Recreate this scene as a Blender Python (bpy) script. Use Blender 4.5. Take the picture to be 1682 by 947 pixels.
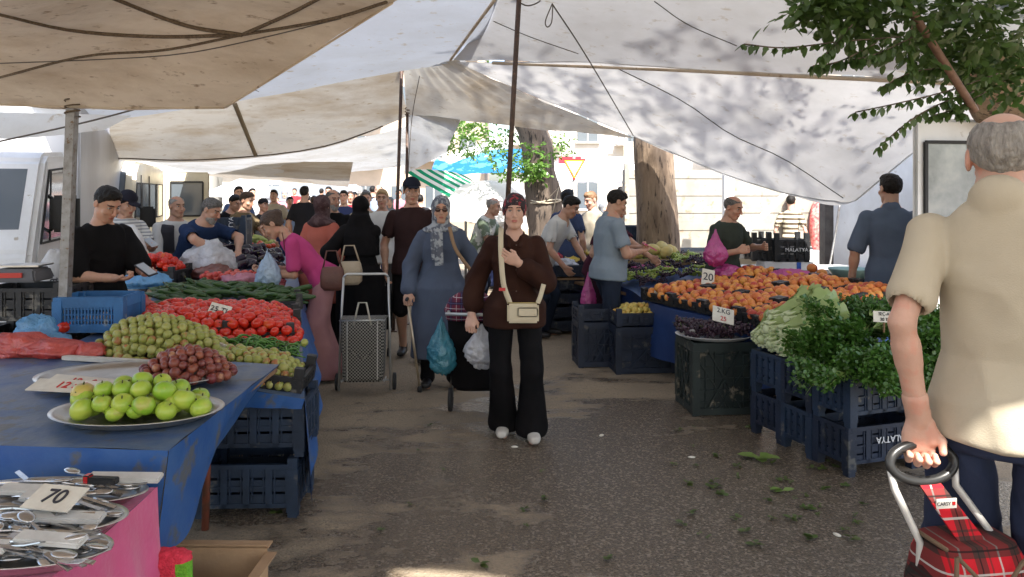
import bpy, bmesh, math, random
import numpy as np
from mathutils import Vector, Matrix, Euler
R = math.radians
for _o in list(bpy.data.objects): bpy.data.objects.remove(_o)
scene = bpy.context.scene
# ---------------------------------------------------------------- camera
FPX, HZ, CH = 1250.0, 315.0, 1.65
cd = bpy.data.cameras.new('camera'); cam = bpy.data.objects.new('camera', cd)
scene.collection.objects.link(cam); scene.camera = cam
cam.location = (0, 0, CH); cam.rotation_euler = (R(90), 0, 0)
cd.sensor_width = 36; cd.lens = FPX / 1682 * 36; cd.shift_y = -(473.5 - HZ) / 1682
cd.clip_end = 900; cd.clip_start = 0.05
# ---------------------------------------------------------------- light
SUN_EL, SUN_AZ = R(54), R(-162)      # where the sun stands: azimuth from +Y clockwise
sdir = Vector((math.sin(SUN_AZ) * math.cos(SUN_EL), math.cos(SUN_AZ) * math.cos(SUN_EL), math.sin(SUN_EL)))
sdir.x = abs(sdir.x) * 1.0
w = bpy.data.worlds.new('World'); scene.world = w; w.use_nodes = True
nt = w.node_tree; bgn = nt.nodes['Background']
sk = nt.nodes.new('ShaderNodeTexSky'); sk.sky_type = 'NISHITA'; sk.sun_disc = False
sk.sun_elevation = SUN_EL; sk.sun_rotation = math.atan2(sdir.x, sdir.y)
sk.air_density = 1.0; sk.dust_density = 2.5; sk.ozone_density = 1.0
nt.links.new(sk.outputs[0], bgn.inputs[0]); bgn.inputs[1].default_value = 0.15
sl = bpy.data.lights.new('sun', 'SUN'); sl.energy = 5.0; sl.angle = R(0.9); sl.color = (1, .95, .87)
so = bpy.data.objects.new('sun', sl); scene.collection.objects.link(so)
so.rotation_euler = (-sdir).to_track_quat('-Z', 'Y').to_euler(); so.location = sdir * 30
scene.view_settings.view_transform = 'Standard'; scene.view_settings.look = 'None'
scene.view_settings.exposure = 1.6; scene.view_settings.gamma = 1
scene.view_settings.use_curve_mapping = False
scene.render.engine = 'CYCLES'
scene.cycles.max_bounces = 8; scene.cycles.transparent_max_bounces = 12
scene.render.resolution_x = 1024; scene.render.resolution_y = 577
# ---------------------------------------------------------------- helpers
rng = random.Random(7); nr = np.random.RandomState(5)
COL = scene.collection
def P(px, py, Y): return Vector(((px - 841) / FPX * Y, Y, CH - (py - HZ) / FPX * Y))
def PZ(px, py, Z):                              # the point at height Z seen at a pixel
    Y = (CH - Z) * FPX / (py - HZ); return P(px, py, Y)
def G(px, py): return PZ(px, py, 0)
def tag(o, label=None, cat=None, group=None, kind=None):
    if label: o['label'] = label
    if cat: o['category'] = cat
    if group: o['group'] = group
    if kind: o['kind'] = kind
    return o
def empty(name, loc=(0, 0, 0), rz=0, label=None, cat=None, group=None):
    o = bpy.data.objects.new(name, None); COL.objects.link(o); o.location = loc; o.rotation_euler = (0, 0, rz)
    o.empty_display_size = .1
    return tag(o, label, cat, group)
def kids(o): return [c for c in bpy.data.objects if c.parent == o]
def dup(root, loc, rz=0, label=None, group=None, rot=None, scale=None, tree=None):
    r = root.copy(); COL.objects.link(r); r.location = loc; r.rotation_euler = rot if rot else (0, 0, rz)
    if scale: r.scale = (scale,) * 3 if not hasattr(scale, '__len__') else scale
    if label: r['label'] = label
    if group: r['group'] = group
    for ch in (tree if tree is not None else kids(root)):
        c = ch.copy(); COL.objects.link(c); c.parent = r
    return r
class MB:
    def __init__(s): s.v = []; s.f = []; s.m = []; s.s = []; s.mi = 0; s.sm = False
    def add(s, vs, fs, M=None, sm=None):
        b = len(s.v)
        s.v += [tuple(M @ Vector(p)) if M else tuple(p) for p in vs]
        for f in fs: s.f.append(tuple(b + i for i in f)); s.m.append(s.mi); s.s.append(s.sm if sm is None else sm)
        return s
    def box(s, c, d, rz=0, M=None, tap=None):
        hx, hy, hz = d[0] / 2, d[1] / 2, d[2] / 2
        tx, ty = tap if tap else (1, 1)
        vs = [(-hx, -hy, -hz), (hx, -hy, -hz), (hx, hy, -hz), (-hx, hy, -hz), (-hx * tx, -hy * ty, hz), (hx * tx, -hy * ty, hz), (hx * tx, hy * ty, hz), (-hx * tx, hy * ty, hz)]
        T = Matrix.Translation(c) @ Matrix.Rotation(rz, 4, 'Z')
        if M: T = M @ T
        return s.add(vs, [(0, 3, 2, 1), (4, 5, 6, 7), (0, 1, 5, 4), (1, 2, 6, 5), (2, 3, 7, 6), (3, 0, 4, 7)], T, False)
    def bar(s, a, b, w, h=None):                 # square bar between two points
        a, b = Vector(a), Vector(b); h = h or w; d = b - a
        q = d.to_track_quat('Z', 'Y').to_matrix().to_4x4()
        return s.box((0, 0, 0), (w, h, d.length), M=Matrix.Translation((a + b) / 2) @ q)
    def tube(s, pts, r, n=8, closed=False, cap=True):
        pts = [Vector(p) for p in pts]; N = len(pts); rs = r if hasattr(r, '__len__') else [r] * N
        vs = []; prev = None
        for i, p in enumerate(pts):
            t = (pts[(i + 1) % N] - pts[i - 1]) if closed or 0 < i < N - 1 else (pts[1] - pts[0] if i == 0 else pts[-1] - pts[-2])
            if t.length < 1e-9: t = Vector((0, 0, 1))
            t.normalize()
            if prev is None:
                u = t.cross(Vector((0, 0, 1)) if abs(t.z) < .9 else Vector((1, 0, 0))).normalized()
            else:
                u = (prev - t * prev.dot(t)); u = u.normalized() if u.length > 1e-6 else t.orthogonal().normalized()
            prev = u; w_ = t.cross(u)
            for k in range(n):
                a = 2 * math.pi * k / n; vs.append(p + (u * math.cos(a) + w_ * math.sin(a)) * rs[i])
        fs = []
        for i in range(N if closed else N - 1):
            j = (i + 1) % N
            for k in range(n): fs.append((i * n + k, i * n + (k + 1) % n, j * n + (k + 1) % n, j * n + k))
        if cap and not closed: fs += [tuple(range(n))[::-1], tuple((N - 1) * n + k for k in range(n))]
        return s.add(vs, fs, None, True)
    def lathe(s, prof, n=16, M=None, sx=1, sy=1):
        vs = []; fs = []
        for (r, z) in prof:
            for k in range(n):
                a = 2 * math.pi * k / n; vs.append((r * math.cos(a) * sx, r * math.sin(a) * sy, z))
        for i in range(len(prof) - 1):
            for k in range(n): fs.append((i * n + k, i * n + (k + 1) % n, (i + 1) * n + (k + 1) % n, (i + 1) * n + k))
        fs.append(tuple(range(n))[::-1]); fs.append(tuple((len(prof) - 1) * n + k for k in range(n)))
        return s.add(vs, fs, M, True)
    def sphere(s, c, r, n=12, m=8, M=None):
        rx, ry, rz_ = r if hasattr(r, '__len__') else (r, r, r)
        vs = [(0, 0, -rz_)]; fs = []
        for i in range(1, m):
            ph = math.pi * i / m
            for k in range(n):
                a = 2 * math.pi * k / n; vs.append((rx * math.sin(ph) * math.cos(a), ry * math.sin(ph) * math.sin(a), -rz_ * math.cos(ph)))
        vs.append((0, 0, rz_)); T = len(vs) - 1
        for k in range(n):
            fs.append((0, 1 + (k + 1) % n, 1 + k)); fs.append((T, 1 + (m - 2) * n + k, 1 + (m - 2) * n + (k + 1) % n))
        for i in range(m - 2):
            for k in range(n): fs.append((1 + i * n + k, 1 + i * n + (k + 1) % n, 1 + (i + 1) * n + (k + 1) % n, 1 + (i + 1) * n + k))
        T_ = Matrix.Translation(c); return s.add(vs, fs, (M @ T_) if M else T_, True)
    def prism(s, poly, y0, y1, M=None):          # polygon in XZ extruded along Y
        n = len(poly); vs = [(x, y0, z) for x, z in poly] + [(x, y1, z) for x, z in poly]
        fs = [tuple(range(n)), tuple(range(2 * n - 1, n - 1, -1))] + [(i, n + i, n + (i + 1) % n, (i + 1) % n) for i in range(n)]
        return s.add(vs, fs, M, False)
    def np_add(s, V, Q, sm=True, M=None):
        return s.add([tuple(p) for p in V], [tuple(int(i) for i in q) for q in Q], M, sm)
    def build(s, name, mats, parent=None, loc=None, rot=None, bevel=0, label=None, cat=None, group=None, kind=None):
        me = bpy.data.meshes.new(name); me.from_pydata(s.v, [], s.f)
        for m in (mats if isinstance(mats, (list, tuple)) else [mats]): me.materials.append(m)
        me.polygons.foreach_set('material_index', s.m); me.polygons.foreach_set('use_smooth', s.s); me.update()
        bm = bmesh.new(); bm.from_mesh(me); bmesh.ops.recalc_face_normals(bm, faces=bm.faces); 
        if bevel: bmesh.ops.bevel(bm, geom=list(bm.edges), offset=bevel, segments=2, affect='EDGES', clamp_overlap=True)
        bm.to_mesh(me); bm.free()
        o = bpy.data.objects.new(name, me); COL.objects.link(o)
        if parent: o.parent = parent
        if loc is not None: o.location = loc
        if rot is not None: o.rotation_euler = rot
        return tag(o, label, cat, group, kind)
def textmesh(name, body, size, mat, parent, M, ext=.0015, align='CENTER'):
    c = bpy.data.curves.new('t', 'FONT'); c.body = body; c.size = size; c.align_x = align; c.align_y = 'CENTER'; c.extrude = ext
    o = bpy.data.objects.new('t', c); COL.objects.link(o)
    me = bpy.data.meshes.new_from_object(o); bpy.data.objects.remove(o)
    me.name = name; me.transform(M); me.materials.clear(); me.materials.append(mat)
    o = bpy.data.objects.new(name, me); COL.objects.link(o)
    if parent: o.parent = parent
    return o
# ---------------------------------------------------------------- materials
def mat(name, c1, c2=None, scale=6, rough=.6, bump=0, bscale=60, metal=0, detail=4, contrast=(.35, .65), spec=.5, rnd=None, coord='Object', c3=None, s3=30, t3=.62, sheen=0, stretch=None, emit=None, sss=0, hs=0, folds=0):
    m = bpy.data.materials.new(name); m.use_nodes = True; N = m.node_tree.nodes; L = m.node_tree.links
    b = N['Principled BSDF']; b.inputs['Roughness'].default_value = rough; b.inputs['Metallic'].default_value = metal
    b.inputs['Specular IOR Level'].default_value = spec
    if sheen: b.inputs['Sheen Weight'].default_value = sheen
    if sss: b.inputs['Subsurface Weight'].default_value = sss; b.inputs['Subsurface Scale'].default_value = .01; b.inputs['Subsurface Radius'].default_value = (1, .35, .2)
    tc = N.new('ShaderNodeTexCoord'); vec = tc.outputs[coord]
    if rnd or c2 or c3:
        oi = N.new('ShaderNodeObjectInfo')
        ad = N.new('ShaderNodeVectorMath'); ad.operation = 'MULTIPLY_ADD'
        L.new(oi.outputs['Random'], ad.inputs[0]); ad.inputs[1].default_value = (37, 19, 53); L.new(vec, ad.inputs[2]); vec = ad.outputs[0]
    if stretch:
        mp = N.new('ShaderNodeMapping'); mp.inputs['Scale'].default_value = stretch; L.new(vec, mp.inputs[0]); vec = mp.outputs[0]
    col = None
    def mix(fac, a, bcol):
        x = N.new('ShaderNodeMix'); x.data_type = 'RGBA'; L.new(fac, x.inputs['Factor'])
        if isinstance(a, tuple): x.inputs['A'].default_value = (*a, 1)
        else: L.new(a, x.inputs['A'])
        if isinstance(bcol, tuple): x.inputs['B'].default_value = (*bcol, 1)
        else: L.new(bcol, x.inputs['B'])
        return x.outputs['Result']
    def nz(sc, lo, hi):
        t = N.new('ShaderNodeTexNoise'); t.inputs['Scale'].default_value = sc; t.inputs['Detail'].default_value = detail; t.inputs['Roughness'].default_value = .6
        L.new(vec, t.inputs['Vector']); r = N.new('ShaderNodeMapRange'); r.inputs[1].default_value = lo; r.inputs[2].default_value = hi
        L.new(t.outputs['Fac'], r.inputs[0]); return r.outputs[0]
    cur = c1
    if rnd: cur = mix(oi.outputs['Random'], c1, rnd)
    if c2: cur = mix(nz(scale, *contrast), cur, c2)
    if c3: cur = mix(nz(s3, t3, t3 + .08), cur, c3)
    if isinstance(cur, tuple): b.inputs['Base Color'].default_value = (*cur, 1)
    else: L.new(cur, b.inputs['Base Color'])
    if bump:
        t = N.new('ShaderNodeTexNoise'); t.inputs['Scale'].default_value = bscale; t.inputs['Detail'].default_value = 5; L.new(vec, t.inputs['Vector'])
        bp = N.new('ShaderNodeBump'); bp.inputs['Strength'].default_value = bump; bp.inputs['Distance'].default_value = .01
        L.new(t.outputs['Fac'], bp.inputs['Height']); L.new(bp.outputs[0], b.inputs['Normal'])
        if folds:
            mp2 = N.new('ShaderNodeMapping'); mp2.inputs['Scale'].default_value = (1, 1, .42); mp2.inputs['Rotation'].default_value = (.5, .35, 0); L.new(vec, mp2.inputs[0])
            t2 = N.new('ShaderNodeTexNoise'); t2.noise_type = 'RIDGED_MULTIFRACTAL'; t2.inputs['Scale'].default_value = 5.5; t2.inputs['Detail'].default_value = 2.2; t2.inputs['Distortion'].default_value = .7; L.new(mp2.outputs[0], t2.inputs['Vector'])
            b2_ = N.new('ShaderNodeBump'); b2_.inputs['Strength'].default_value = folds; b2_.inputs['Distance'].default_value = .022; L.new(t2.outputs['Fac'], b2_.inputs['Height']); L.new(b2_.outputs[0], bp.inputs['Normal'])
    if emit: b.inputs['Emission Color'].default_value = (*emit[:3], 1); b.inputs['Emission Strength'].default_value = emit[3]
    m['c'] = 1
    return m
def bsdf(m): return m.node_tree.nodes['Principled BSDF']
def thin(name, c1, c2, tr=.45, scale=2.2, rough=.5, lo=.4, hi=.7, c3=None, bump=.3, bscale=8, gloss=.0, stretch=(1, 1, 1), crease=0):
    """thin translucent sheet: tarps, plastic bags, leaves"""
    m = bpy.data.materials.new(name); m.use_nodes = True; N = m.node_tree.nodes; L = m.node_tree.links
    N.remove(N['Principled BSDF']); out = N['Material Output']
    tc = N.new('ShaderNodeTexCoord'); mp = N.new('ShaderNodeMapping'); mp.inputs['Scale'].default_value = stretch; L.new(tc.outputs['Object'], mp.inputs[0]); vec = mp.outputs[0]
    def nz(sc, lo, hi, d=6):
        t = N.new('ShaderNodeTexNoise'); t.inputs['Scale'].default_value = sc; t.inputs['Detail'].default_value = d; t.inputs['Roughness'].default_value = .62
        L.new(vec, t.inputs['Vector']); r = N.new('ShaderNodeMapRange'); r.inputs[1].default_value = lo; r.inputs[2].default_value = hi; L.new(t.outputs['Fac'], r.inputs[0]); return r.outputs[0]
    def mix(f, a, b):
        x = N.new('ShaderNodeMix'); x.data_type = 'RGBA'; L.new(f, x.inputs['Factor'])
        for k, v in (('A', a), ('B', b)):
            if isinstance(v, tuple): x.inputs[k].default_value = (*v, 1)
            else: L.new(v, x.inputs[k])
        return x.outputs['Result']
    cur = mix(nz(scale, lo, hi), c1, c2)
    if c3: cur = mix(nz(scale * 7, .6, .72), cur, c3)
    d = N.new('ShaderNodeBsdfDiffuse'); t = N.new('ShaderNodeBsdfTranslucent'); L.new(cur, d.inputs[0]); L.new(cur, t.inputs[0])
    mx = N.new('ShaderNodeMixShader'); mx.inputs[0].default_value = tr; L.new(d.outputs[0], mx.inputs[1]); L.new(t.outputs[0], mx.inputs[2]); o = mx.outputs[0]
    if gloss:
        g = N.new('ShaderNodeBsdfGlossy'); g.inputs['Roughness'].default_value = rough; m2 = N.new('ShaderNodeMixShader'); m2.inputs[0].default_value = gloss
        L.new(o, m2.inputs[1]); L.new(g.outputs[0], m2.inputs[2]); o = m2.outputs[0]
    if bump:
        tt = N.new('ShaderNodeTexNoise'); tt.inputs['Scale'].default_value = bscale; tt.inputs['Detail'].default_value = 6; L.new(vec, tt.inputs['Vector'])
        bp = N.new('ShaderNodeBump'); bp.inputs['Strength'].default_value = bump; bp.inputs['Distance'].default_value = .03; L.new(tt.outputs['Fac'], bp.inputs['Height'])
        if crease:
            t2 = N.new('ShaderNodeTexNoise'); t2.noise_type = 'RIDGED_MULTIFRACTAL'; t2.inputs['Scale'].default_value = 1.7; t2.inputs['Detail'].default_value = 4; t2.inputs['Distortion'].default_value = 1.2; mp2 = N.new('ShaderNodeMapping'); mp2.inputs['Rotation'].default_value = (0, 0, .6); mp2.inputs['Scale'].default_value = (1, .45, 1); L.new(vec, mp2.inputs[0]); L.new(mp2.outputs[0], t2.inputs['Vector'])
            b2_ = N.new('ShaderNodeBump'); b2_.inputs['Strength'].default_value = crease; b2_.inputs['Distance'].default_value = .05; L.new(t2.outputs['Fac'], b2_.inputs['Height']); L.new(b2_.outputs[0], bp.inputs['Normal'])
        L.new(bp.outputs[0], d.inputs['Normal']); L.new(bp.outputs[0], t.inputs['Normal'])
        if gloss: L.new(bp.outputs[0], g.inputs['Normal'])
    L.new(o, out.inputs[0]); return m
def glassmat(name, col=(.05, .06, .07), rough=.08, spec=.8):
    return mat(name, col, rough=rough, spec=spec)
# ---------------------------------------------------------------- value noise and sheets
_perm = nr.rand(32, 32, 32)
def vnoise(p, sc=1.0):
    q = np.asarray(p, float) * sc + 100.37; i = np.floor(q).astype(int); f = q - i; f = f * f * (3 - 2 * f); i &= 31; j = (i + 1) & 31
    X0, Y0, Z0 = i.T; X1, Y1, Z1 = j.T; a, b, c = f.T
    g = lambda x, y, z: _perm[x, y, z]
    return ((g(X0, Y0, Z0) * (1 - a) + g(X1, Y0, Z0) * a) * (1 - b) + (g(X0, Y1, Z0) * (1 - a) + g(X1, Y1, Z0) * a) * b) * (1 - c) + \
           ((g(X0, Y0, Z1) * (1 - a) + g(X1, Y0, Z1) * a) * (1 - b) + (g(X0, Y1, Z1) * (1 - a) + g(X1, Y1, Z1) * a) * b) * c - .5
def catmull(P4, t):
    p0, p1, p2, p3 = P4; return .5 * ((2 * p1) + (-p0 + p2) * t + (2 * p0 - 5 * p1 + 4 * p2 - p3) * t * t + (-p0 + 3 * p1 - 3 * p2 + p3) * t ** 3)
def resample(A, n):                              # A: (k, ...) control values -> (n, ...)
    A = np.asarray(A, float); k = len(A)
    if k == 2: return np.stack([A[0] + (A[1] - A[0]) * i / (n - 1) for i in range(n)])
    E = np.concatenate([[2 * A[0] - A[1]], A, [2 * A[-1] - A[-2]]]); out = []
    for i in range(n):
        u = i / (n - 1) * (k - 1); s_ = min(int(u), k - 2); out.append(catmull(E[s_:s_ + 4], u - s_))
    return np.stack(out)
def sheet(name, rows, m, nu=50, nv=40, amp=.03, nsc=1.5, fold=None, parent=None, thick=0, **tg):
    A = np.array([[list(p) for p in r] for r in rows], float)
    B = resample(A, nv); B = np.stack([resample(r, nu) for r in B])
    V = B.reshape(-1, 3)
    n = vnoise(V, nsc) * amp + vnoise(V, nsc * 3.1) * amp * .35
    V = V.copy(); V[:, 2] += n
    if fold is not None:
        u = np.tile(np.linspace(0, 1, nu), nv); v = np.repeat(np.linspace(0, 1, nv), nu); V += fold(u, v, V)
    o_ = V.mean(0); V = V - o_
    fs = [(j * nu + i, j * nu + i + 1, (j + 1) * nu + i + 1, (j + 1) * nu + i) for j in range(nv - 1) for i in range(nu - 1)]
    mb = MB(); mb.add([tuple(p) for p in V], fs, None, True)
    o = mb.build(name, m, parent, loc=tuple(o_), **tg); o['_n'] = 1
    del o['_n']
    return o
# ---------------------------------------------------------------- signed-distance modelling
class SDF:
    def __init__(s, lo, hi, h):
        s.h = h; s.lo = np.array(lo, float) - 2 * h; n = np.ceil((np.array(hi, float) - s.lo) / h).astype(int) + 3
        s.ax = [s.lo[i] + h * np.arange(n[i]) for i in range(3)]; s.F = np.full(tuple(n), .35)
    def sl(s, lo, hi):
        r = []
        for i in range(3):
            a = int(np.searchsorted(s.ax[i], lo[i])); b = int(np.searchsorted(s.ax[i], hi[i])); a = max(a, 0); b = min(max(b, a + 1), len(s.ax[i])); r.append(slice(min(a, len(s.ax[i]) - 1), b))
        return tuple(r)
    def grid(s, q): return np.meshgrid(s.ax[0][q[0]], s.ax[1][q[1]], s.ax[2][q[2]], indexing='ij')
    def comb(s, q, d, k, op):
        A = s.F[q]
        if op == 'u':
            hh = np.clip(.5 + .5 * (A - d) / k, 0, 1); s.F[q] = A * (1 - hh) + d * hh - k * hh * (1 - hh)
        elif op == 's':
            d = -d; hh = np.clip(.5 - .5 * (A - d) / k, 0, 1); s.F[q] = A * (1 - hh) + d * hh + k * hh * (1 - hh)
    def cone(s, a, b, ra, rb=None, k=.02, op='u'):
        rb = ra if rb is None else rb; a = np.array(a, float); b = np.array(b, float); m = max(ra, rb) + k * 2 + 2 * s.h
        q = s.sl(np.minimum(a, b) - m, np.maximum(a, b) + m); X, Y, Z = s.grid(q); d = b - a; L2 = max(float(d @ d), 1e-9)
        t = np.clip(((X - a[0]) * d[0] + (Y - a[1]) * d[1] + (Z - a[2]) * d[2]) / L2, 0, 1)
        D = np.sqrt((X - a[0] - t * d[0]) ** 2 + (Y - a[1] - t * d[1]) ** 2 + (Z - a[2] - t * d[2]) ** 2) - (ra + (rb - ra) * t)
        s.comb(q, D, k, op); return s
    def ell(s, c, r, M=None, k=.02, op='u'):
        c = np.array(c, float); r = np.array(r, float); m = r.max() + k * 2 + 2 * s.h; 
        q = s.sl(c - m, c + m); X, Y, Z = s.grid(q); p = np.stack([X - c[0], Y - c[1], Z - c[2]], -1)
        if M is not None: p = p @ np.array(M)     # world -> local for rotation M (columns = local axes)
        l = np.sqrt(((p / r) ** 2).sum(-1)); l2 = np.sqrt(((p / (r * r)) ** 2).sum(-1)) + 1e-9
        s.comb(q, l * (l - 1) / l2, k, op); return s
    def loft(s, M, secs, k=.02, op='u', exp=2.3, cap=.012):
        """M 4x4 numpy (local frame, z along axis); secs: (z, halfwidth, halfdepth, yoff)"""
        Mi = np.linalg.inv(M); S = np.array([list(x) + [0] * (4 - len(x)) for x in secs], float)
        w = S[:, 1].max(); z0, z1 = S[0, 0], S[-1, 0]
        cs = np.array([[x, y, z, 1] for x in (-w, w) for y in (-w, w) for z in (z0, z1)]) @ M.T
        q = s.sl(cs[:, :3].min(0) - 2 * k - 2 * s.h, cs[:, :3].max(0) + 2 * k + 2 * s.h); X, Y, Z = s.grid(q)
        x = Mi[0, 0] * X + Mi[0, 1] * Y + Mi[0, 2] * Z + Mi[0, 3]; y = Mi[1, 0] * X + Mi[1, 1] * Y + Mi[1, 2] * Z + Mi[1, 3]; z = Mi[2, 0] * X + Mi[2, 1] * Y + Mi[2, 2] * Z + Mi[2, 3]
        W = np.interp(z, S[:, 0], S[:, 1]); D = np.interp(z, S[:, 0], S[:, 2]); O = np.interp(z, S[:, 0], S[:, 3])
        rr = (np.abs(x / W) ** exp + np.abs((y - O) / D) ** exp) ** (1 / exp)
        d = (rr - 1) * np.minimum(W, D); e = np.maximum(z0 - z, z - z1)
        d = np.where((d > -cap) & (e > -cap), np.sqrt(np.maximum(d + cap, 0) ** 2 + np.maximum(e + cap, 0) ** 2) - cap, np.maximum(d, e))
        s.comb(q, d, k, op); return s
    def mesh(s):
        F = s.F; F[0] = F[-1] = .3; F[:, 0] = F[:, -1] = .3; F[:, :, 0] = F[:, :, -1] = .3
        n = np.array(F.shape) - 1; acc = np.zeros((*n, 3)); cnt = np.zeros(tuple(n))
        C = [(0, 0, 0), (1, 0, 0), (0, 1, 0), (1, 1, 0), (0, 0, 1), (1, 0, 1), (0, 1, 1), (1, 1, 1)]
        for a in range(8):
            for b in range(a + 1, 8):
                ca, cb = np.array(C[a]), np.array(C[b])
                if np.abs(ca - cb).sum() != 1: continue
                A = F[ca[0]:ca[0] + n[0], ca[1]:ca[1] + n[1], ca[2]:ca[2] + n[2]]; B = F[cb[0]:cb[0] + n[0], cb[1]:cb[1] + n[1], cb[2]:cb[2] + n[2]]
                m = (A < 0) != (B < 0); t = A[m] / (A[m] - B[m]); acc[m] += ca + (cb - ca) * t[:, None]; cnt[m] += 1
        act = cnt > 0; idx = -np.ones(tuple(n), int); idx[act] = np.arange(act.sum())
        V = (np.argwhere(act) + acc[act] / cnt[act][:, None]) * s.h + s.lo
        Q = []
        for ax in range(3):
            o = [i for i in range(3) if i != ax]
            sa = [slice(None)] * 3; sb = [slice(None)] * 3; sa[ax] = slice(0, -1); sb[ax] = slice(1, None)
            A = F[tuple(sa)] < 0; B = F[tuple(sb)] < 0; E = np.argwhere(A != B); E = E[(E[:, o[0]] > 0) & (E[:, o[1]] > 0)]
            sg = A[tuple(E.T)]; e0 = np.zeros(3, int); e0[o[0]] = 1; e1 = np.zeros(3, int); e1[o[1]] = 1
            q = np.stack([idx[tuple((E - e0 - e1).T)], idx[tuple((E - e1).T)], idx[tuple(E.T)], idx[tuple((E - e0).T)]], 1)
            fl = sg if ax != 1 else ~sg
            q[~fl] = q[~fl][:, ::-1]; Q.append(q)
        Q = np.concatenate(Q); return V, Q
def vnormals(V, Q):
    a = np.cross(V[Q[:, 2]] - V[Q[:, 0]], V[Q[:, 3]] - V[Q[:, 1]]); n = np.zeros_like(V)
    for i in range(4): np.add.at(n, Q[:, i], a)
    return n / (np.linalg.norm(n, axis=1)[:, None] + 1e-12)
def smooth_v(V, Q, it=2, lam=.5):
    for _ in range(it):
        s_ = np.zeros_like(V); c = np.zeros(len(V))
        for i in range(4):
            for j in (1, 3): np.add.at(s_, Q[:, i], V[Q[:, (i + j) % 4]]); np.add.at(c, Q[:, i], 1)
        V = V * (1 - lam) + lam * s_ / c[:, None]
    return V
def wrinkle(V, Q, amp=.006, sc=(9, 9, 4), warp=.25, it=1):
    V = smooth_v(V, Q, it); n = vnormals(V, Q); T_ = np.array([[.9, .3, .3], [-.3, .95, 0], [-.3, .1, .95]]); q = (V @ T_) * np.array(sc)
    q = q + vnoise(V, 5)[:, None] * warp * 4; r = np.abs(vnoise(q, 1.0)) * 2; r2 = np.abs(vnoise(q + 7.7, 2.1)) * 2
    return V + n * ((.35 - r) * amp * 1.3 + (.35 - r2) * amp * .55)[:, None]
def npmesh(name, V, Q, mats, parent=None, mi=None, loc=None):
    me = bpy.data.meshes.new(name); V = np.asarray(V, np.float32); Q = np.asarray(Q, np.int32)
    me.vertices.add(len(V)); me.vertices.foreach_set('co', V.ravel()); me.loops.add(Q.size); me.loops.foreach_set('vertex_index', Q.ravel())
    me.polygons.add(len(Q)); me.polygons.foreach_set('loop_start', np.arange(0, Q.size, 4, dtype=np.int32)); 
    me.polygons.foreach_set('use_smooth', np.ones(len(Q), bool))
    for m in (mats if isinstance(mats, (list, tuple)) else [mats]): me.materials.append(m)
    if mi is not None: me.polygons.foreach_set('material_index', np.asarray(mi, np.int32))
    me.update(calc_edges=True); me.validate()
    o = bpy.data.objects.new(name, me); COL.objects.link(o)
    if parent: o.parent = parent
    if loc is not None: o.location = loc
    return o
# ---------------------------------------------------------------- people
SK = {}
def skin(k):
    if k not in SK:
        c = {'light': (.60, .36, .27), 'tan': (.50, .285, .195), 'brown': (.38, .20, .13)}[k]
        m = mat('skin_' + k, c, tuple(x * .9 for x in c), scale=14, rough=.5, bump=.12, bscale=180, sss=.1, c3=tuple(x * y for x, y in zip(c, (1.02, .86, .84))), s3=9, t3=.55)
        SK[k] = [m, mat('lips_' + k, (c[0] * .75, c[1] * .42, c[2] * .45), rough=.4), mat('brow_' + k, (.03, .02, .015), rough=.8), mat('eye_white_' + k, (.6, .57, .54), rough=.2), mat('iris_' + k, (.02, .012, .008), rough=.1)]
    return SK[k]
def fabric(name, c, c2=None, scale=5, rough=.85, bump=.16, bscale=260, **k): return mat(name, c, c2 or tuple(x * .82 for x in c), scale=scale, rough=rough, bump=bump, bscale=bscale, spec=.12, folds=.55, **k)
def npM(m): return np.array([list(r) for r in m])
def frame(a, z, xh):
    z = Vector(z).normalized(); x = (Vector(xh) - z * z.dot(Vector(xh))).normalized(); y = z.cross(x)
    M = Matrix.Identity(4)
    for i in range(3): M[i][0] = x[i]; M[i][1] = y[i]; M[i][2] = z[i]; M[i][3] = a[i]
    return M
def ik(a, c, l1, l2, pole):
    a, c = Vector(a), Vector(c); d = c - a; L = d.length
    if L > (l1 + l2) * .995: d = d * ((l1 + l2) * .995 / L); L = d.length; c = a + d
    L = max(L, abs(l1 - l2) + .02)
    x = (l1 * l1 - l2 * l2 + L * L) / (2 * L); h = math.sqrt(max(l1 * l1 - x * x, 0)); u = d.normalized()
    p = Vector(pole); p = (p - u * p.dot(u)).normalized(); return a + u * x + p * h, c
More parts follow.
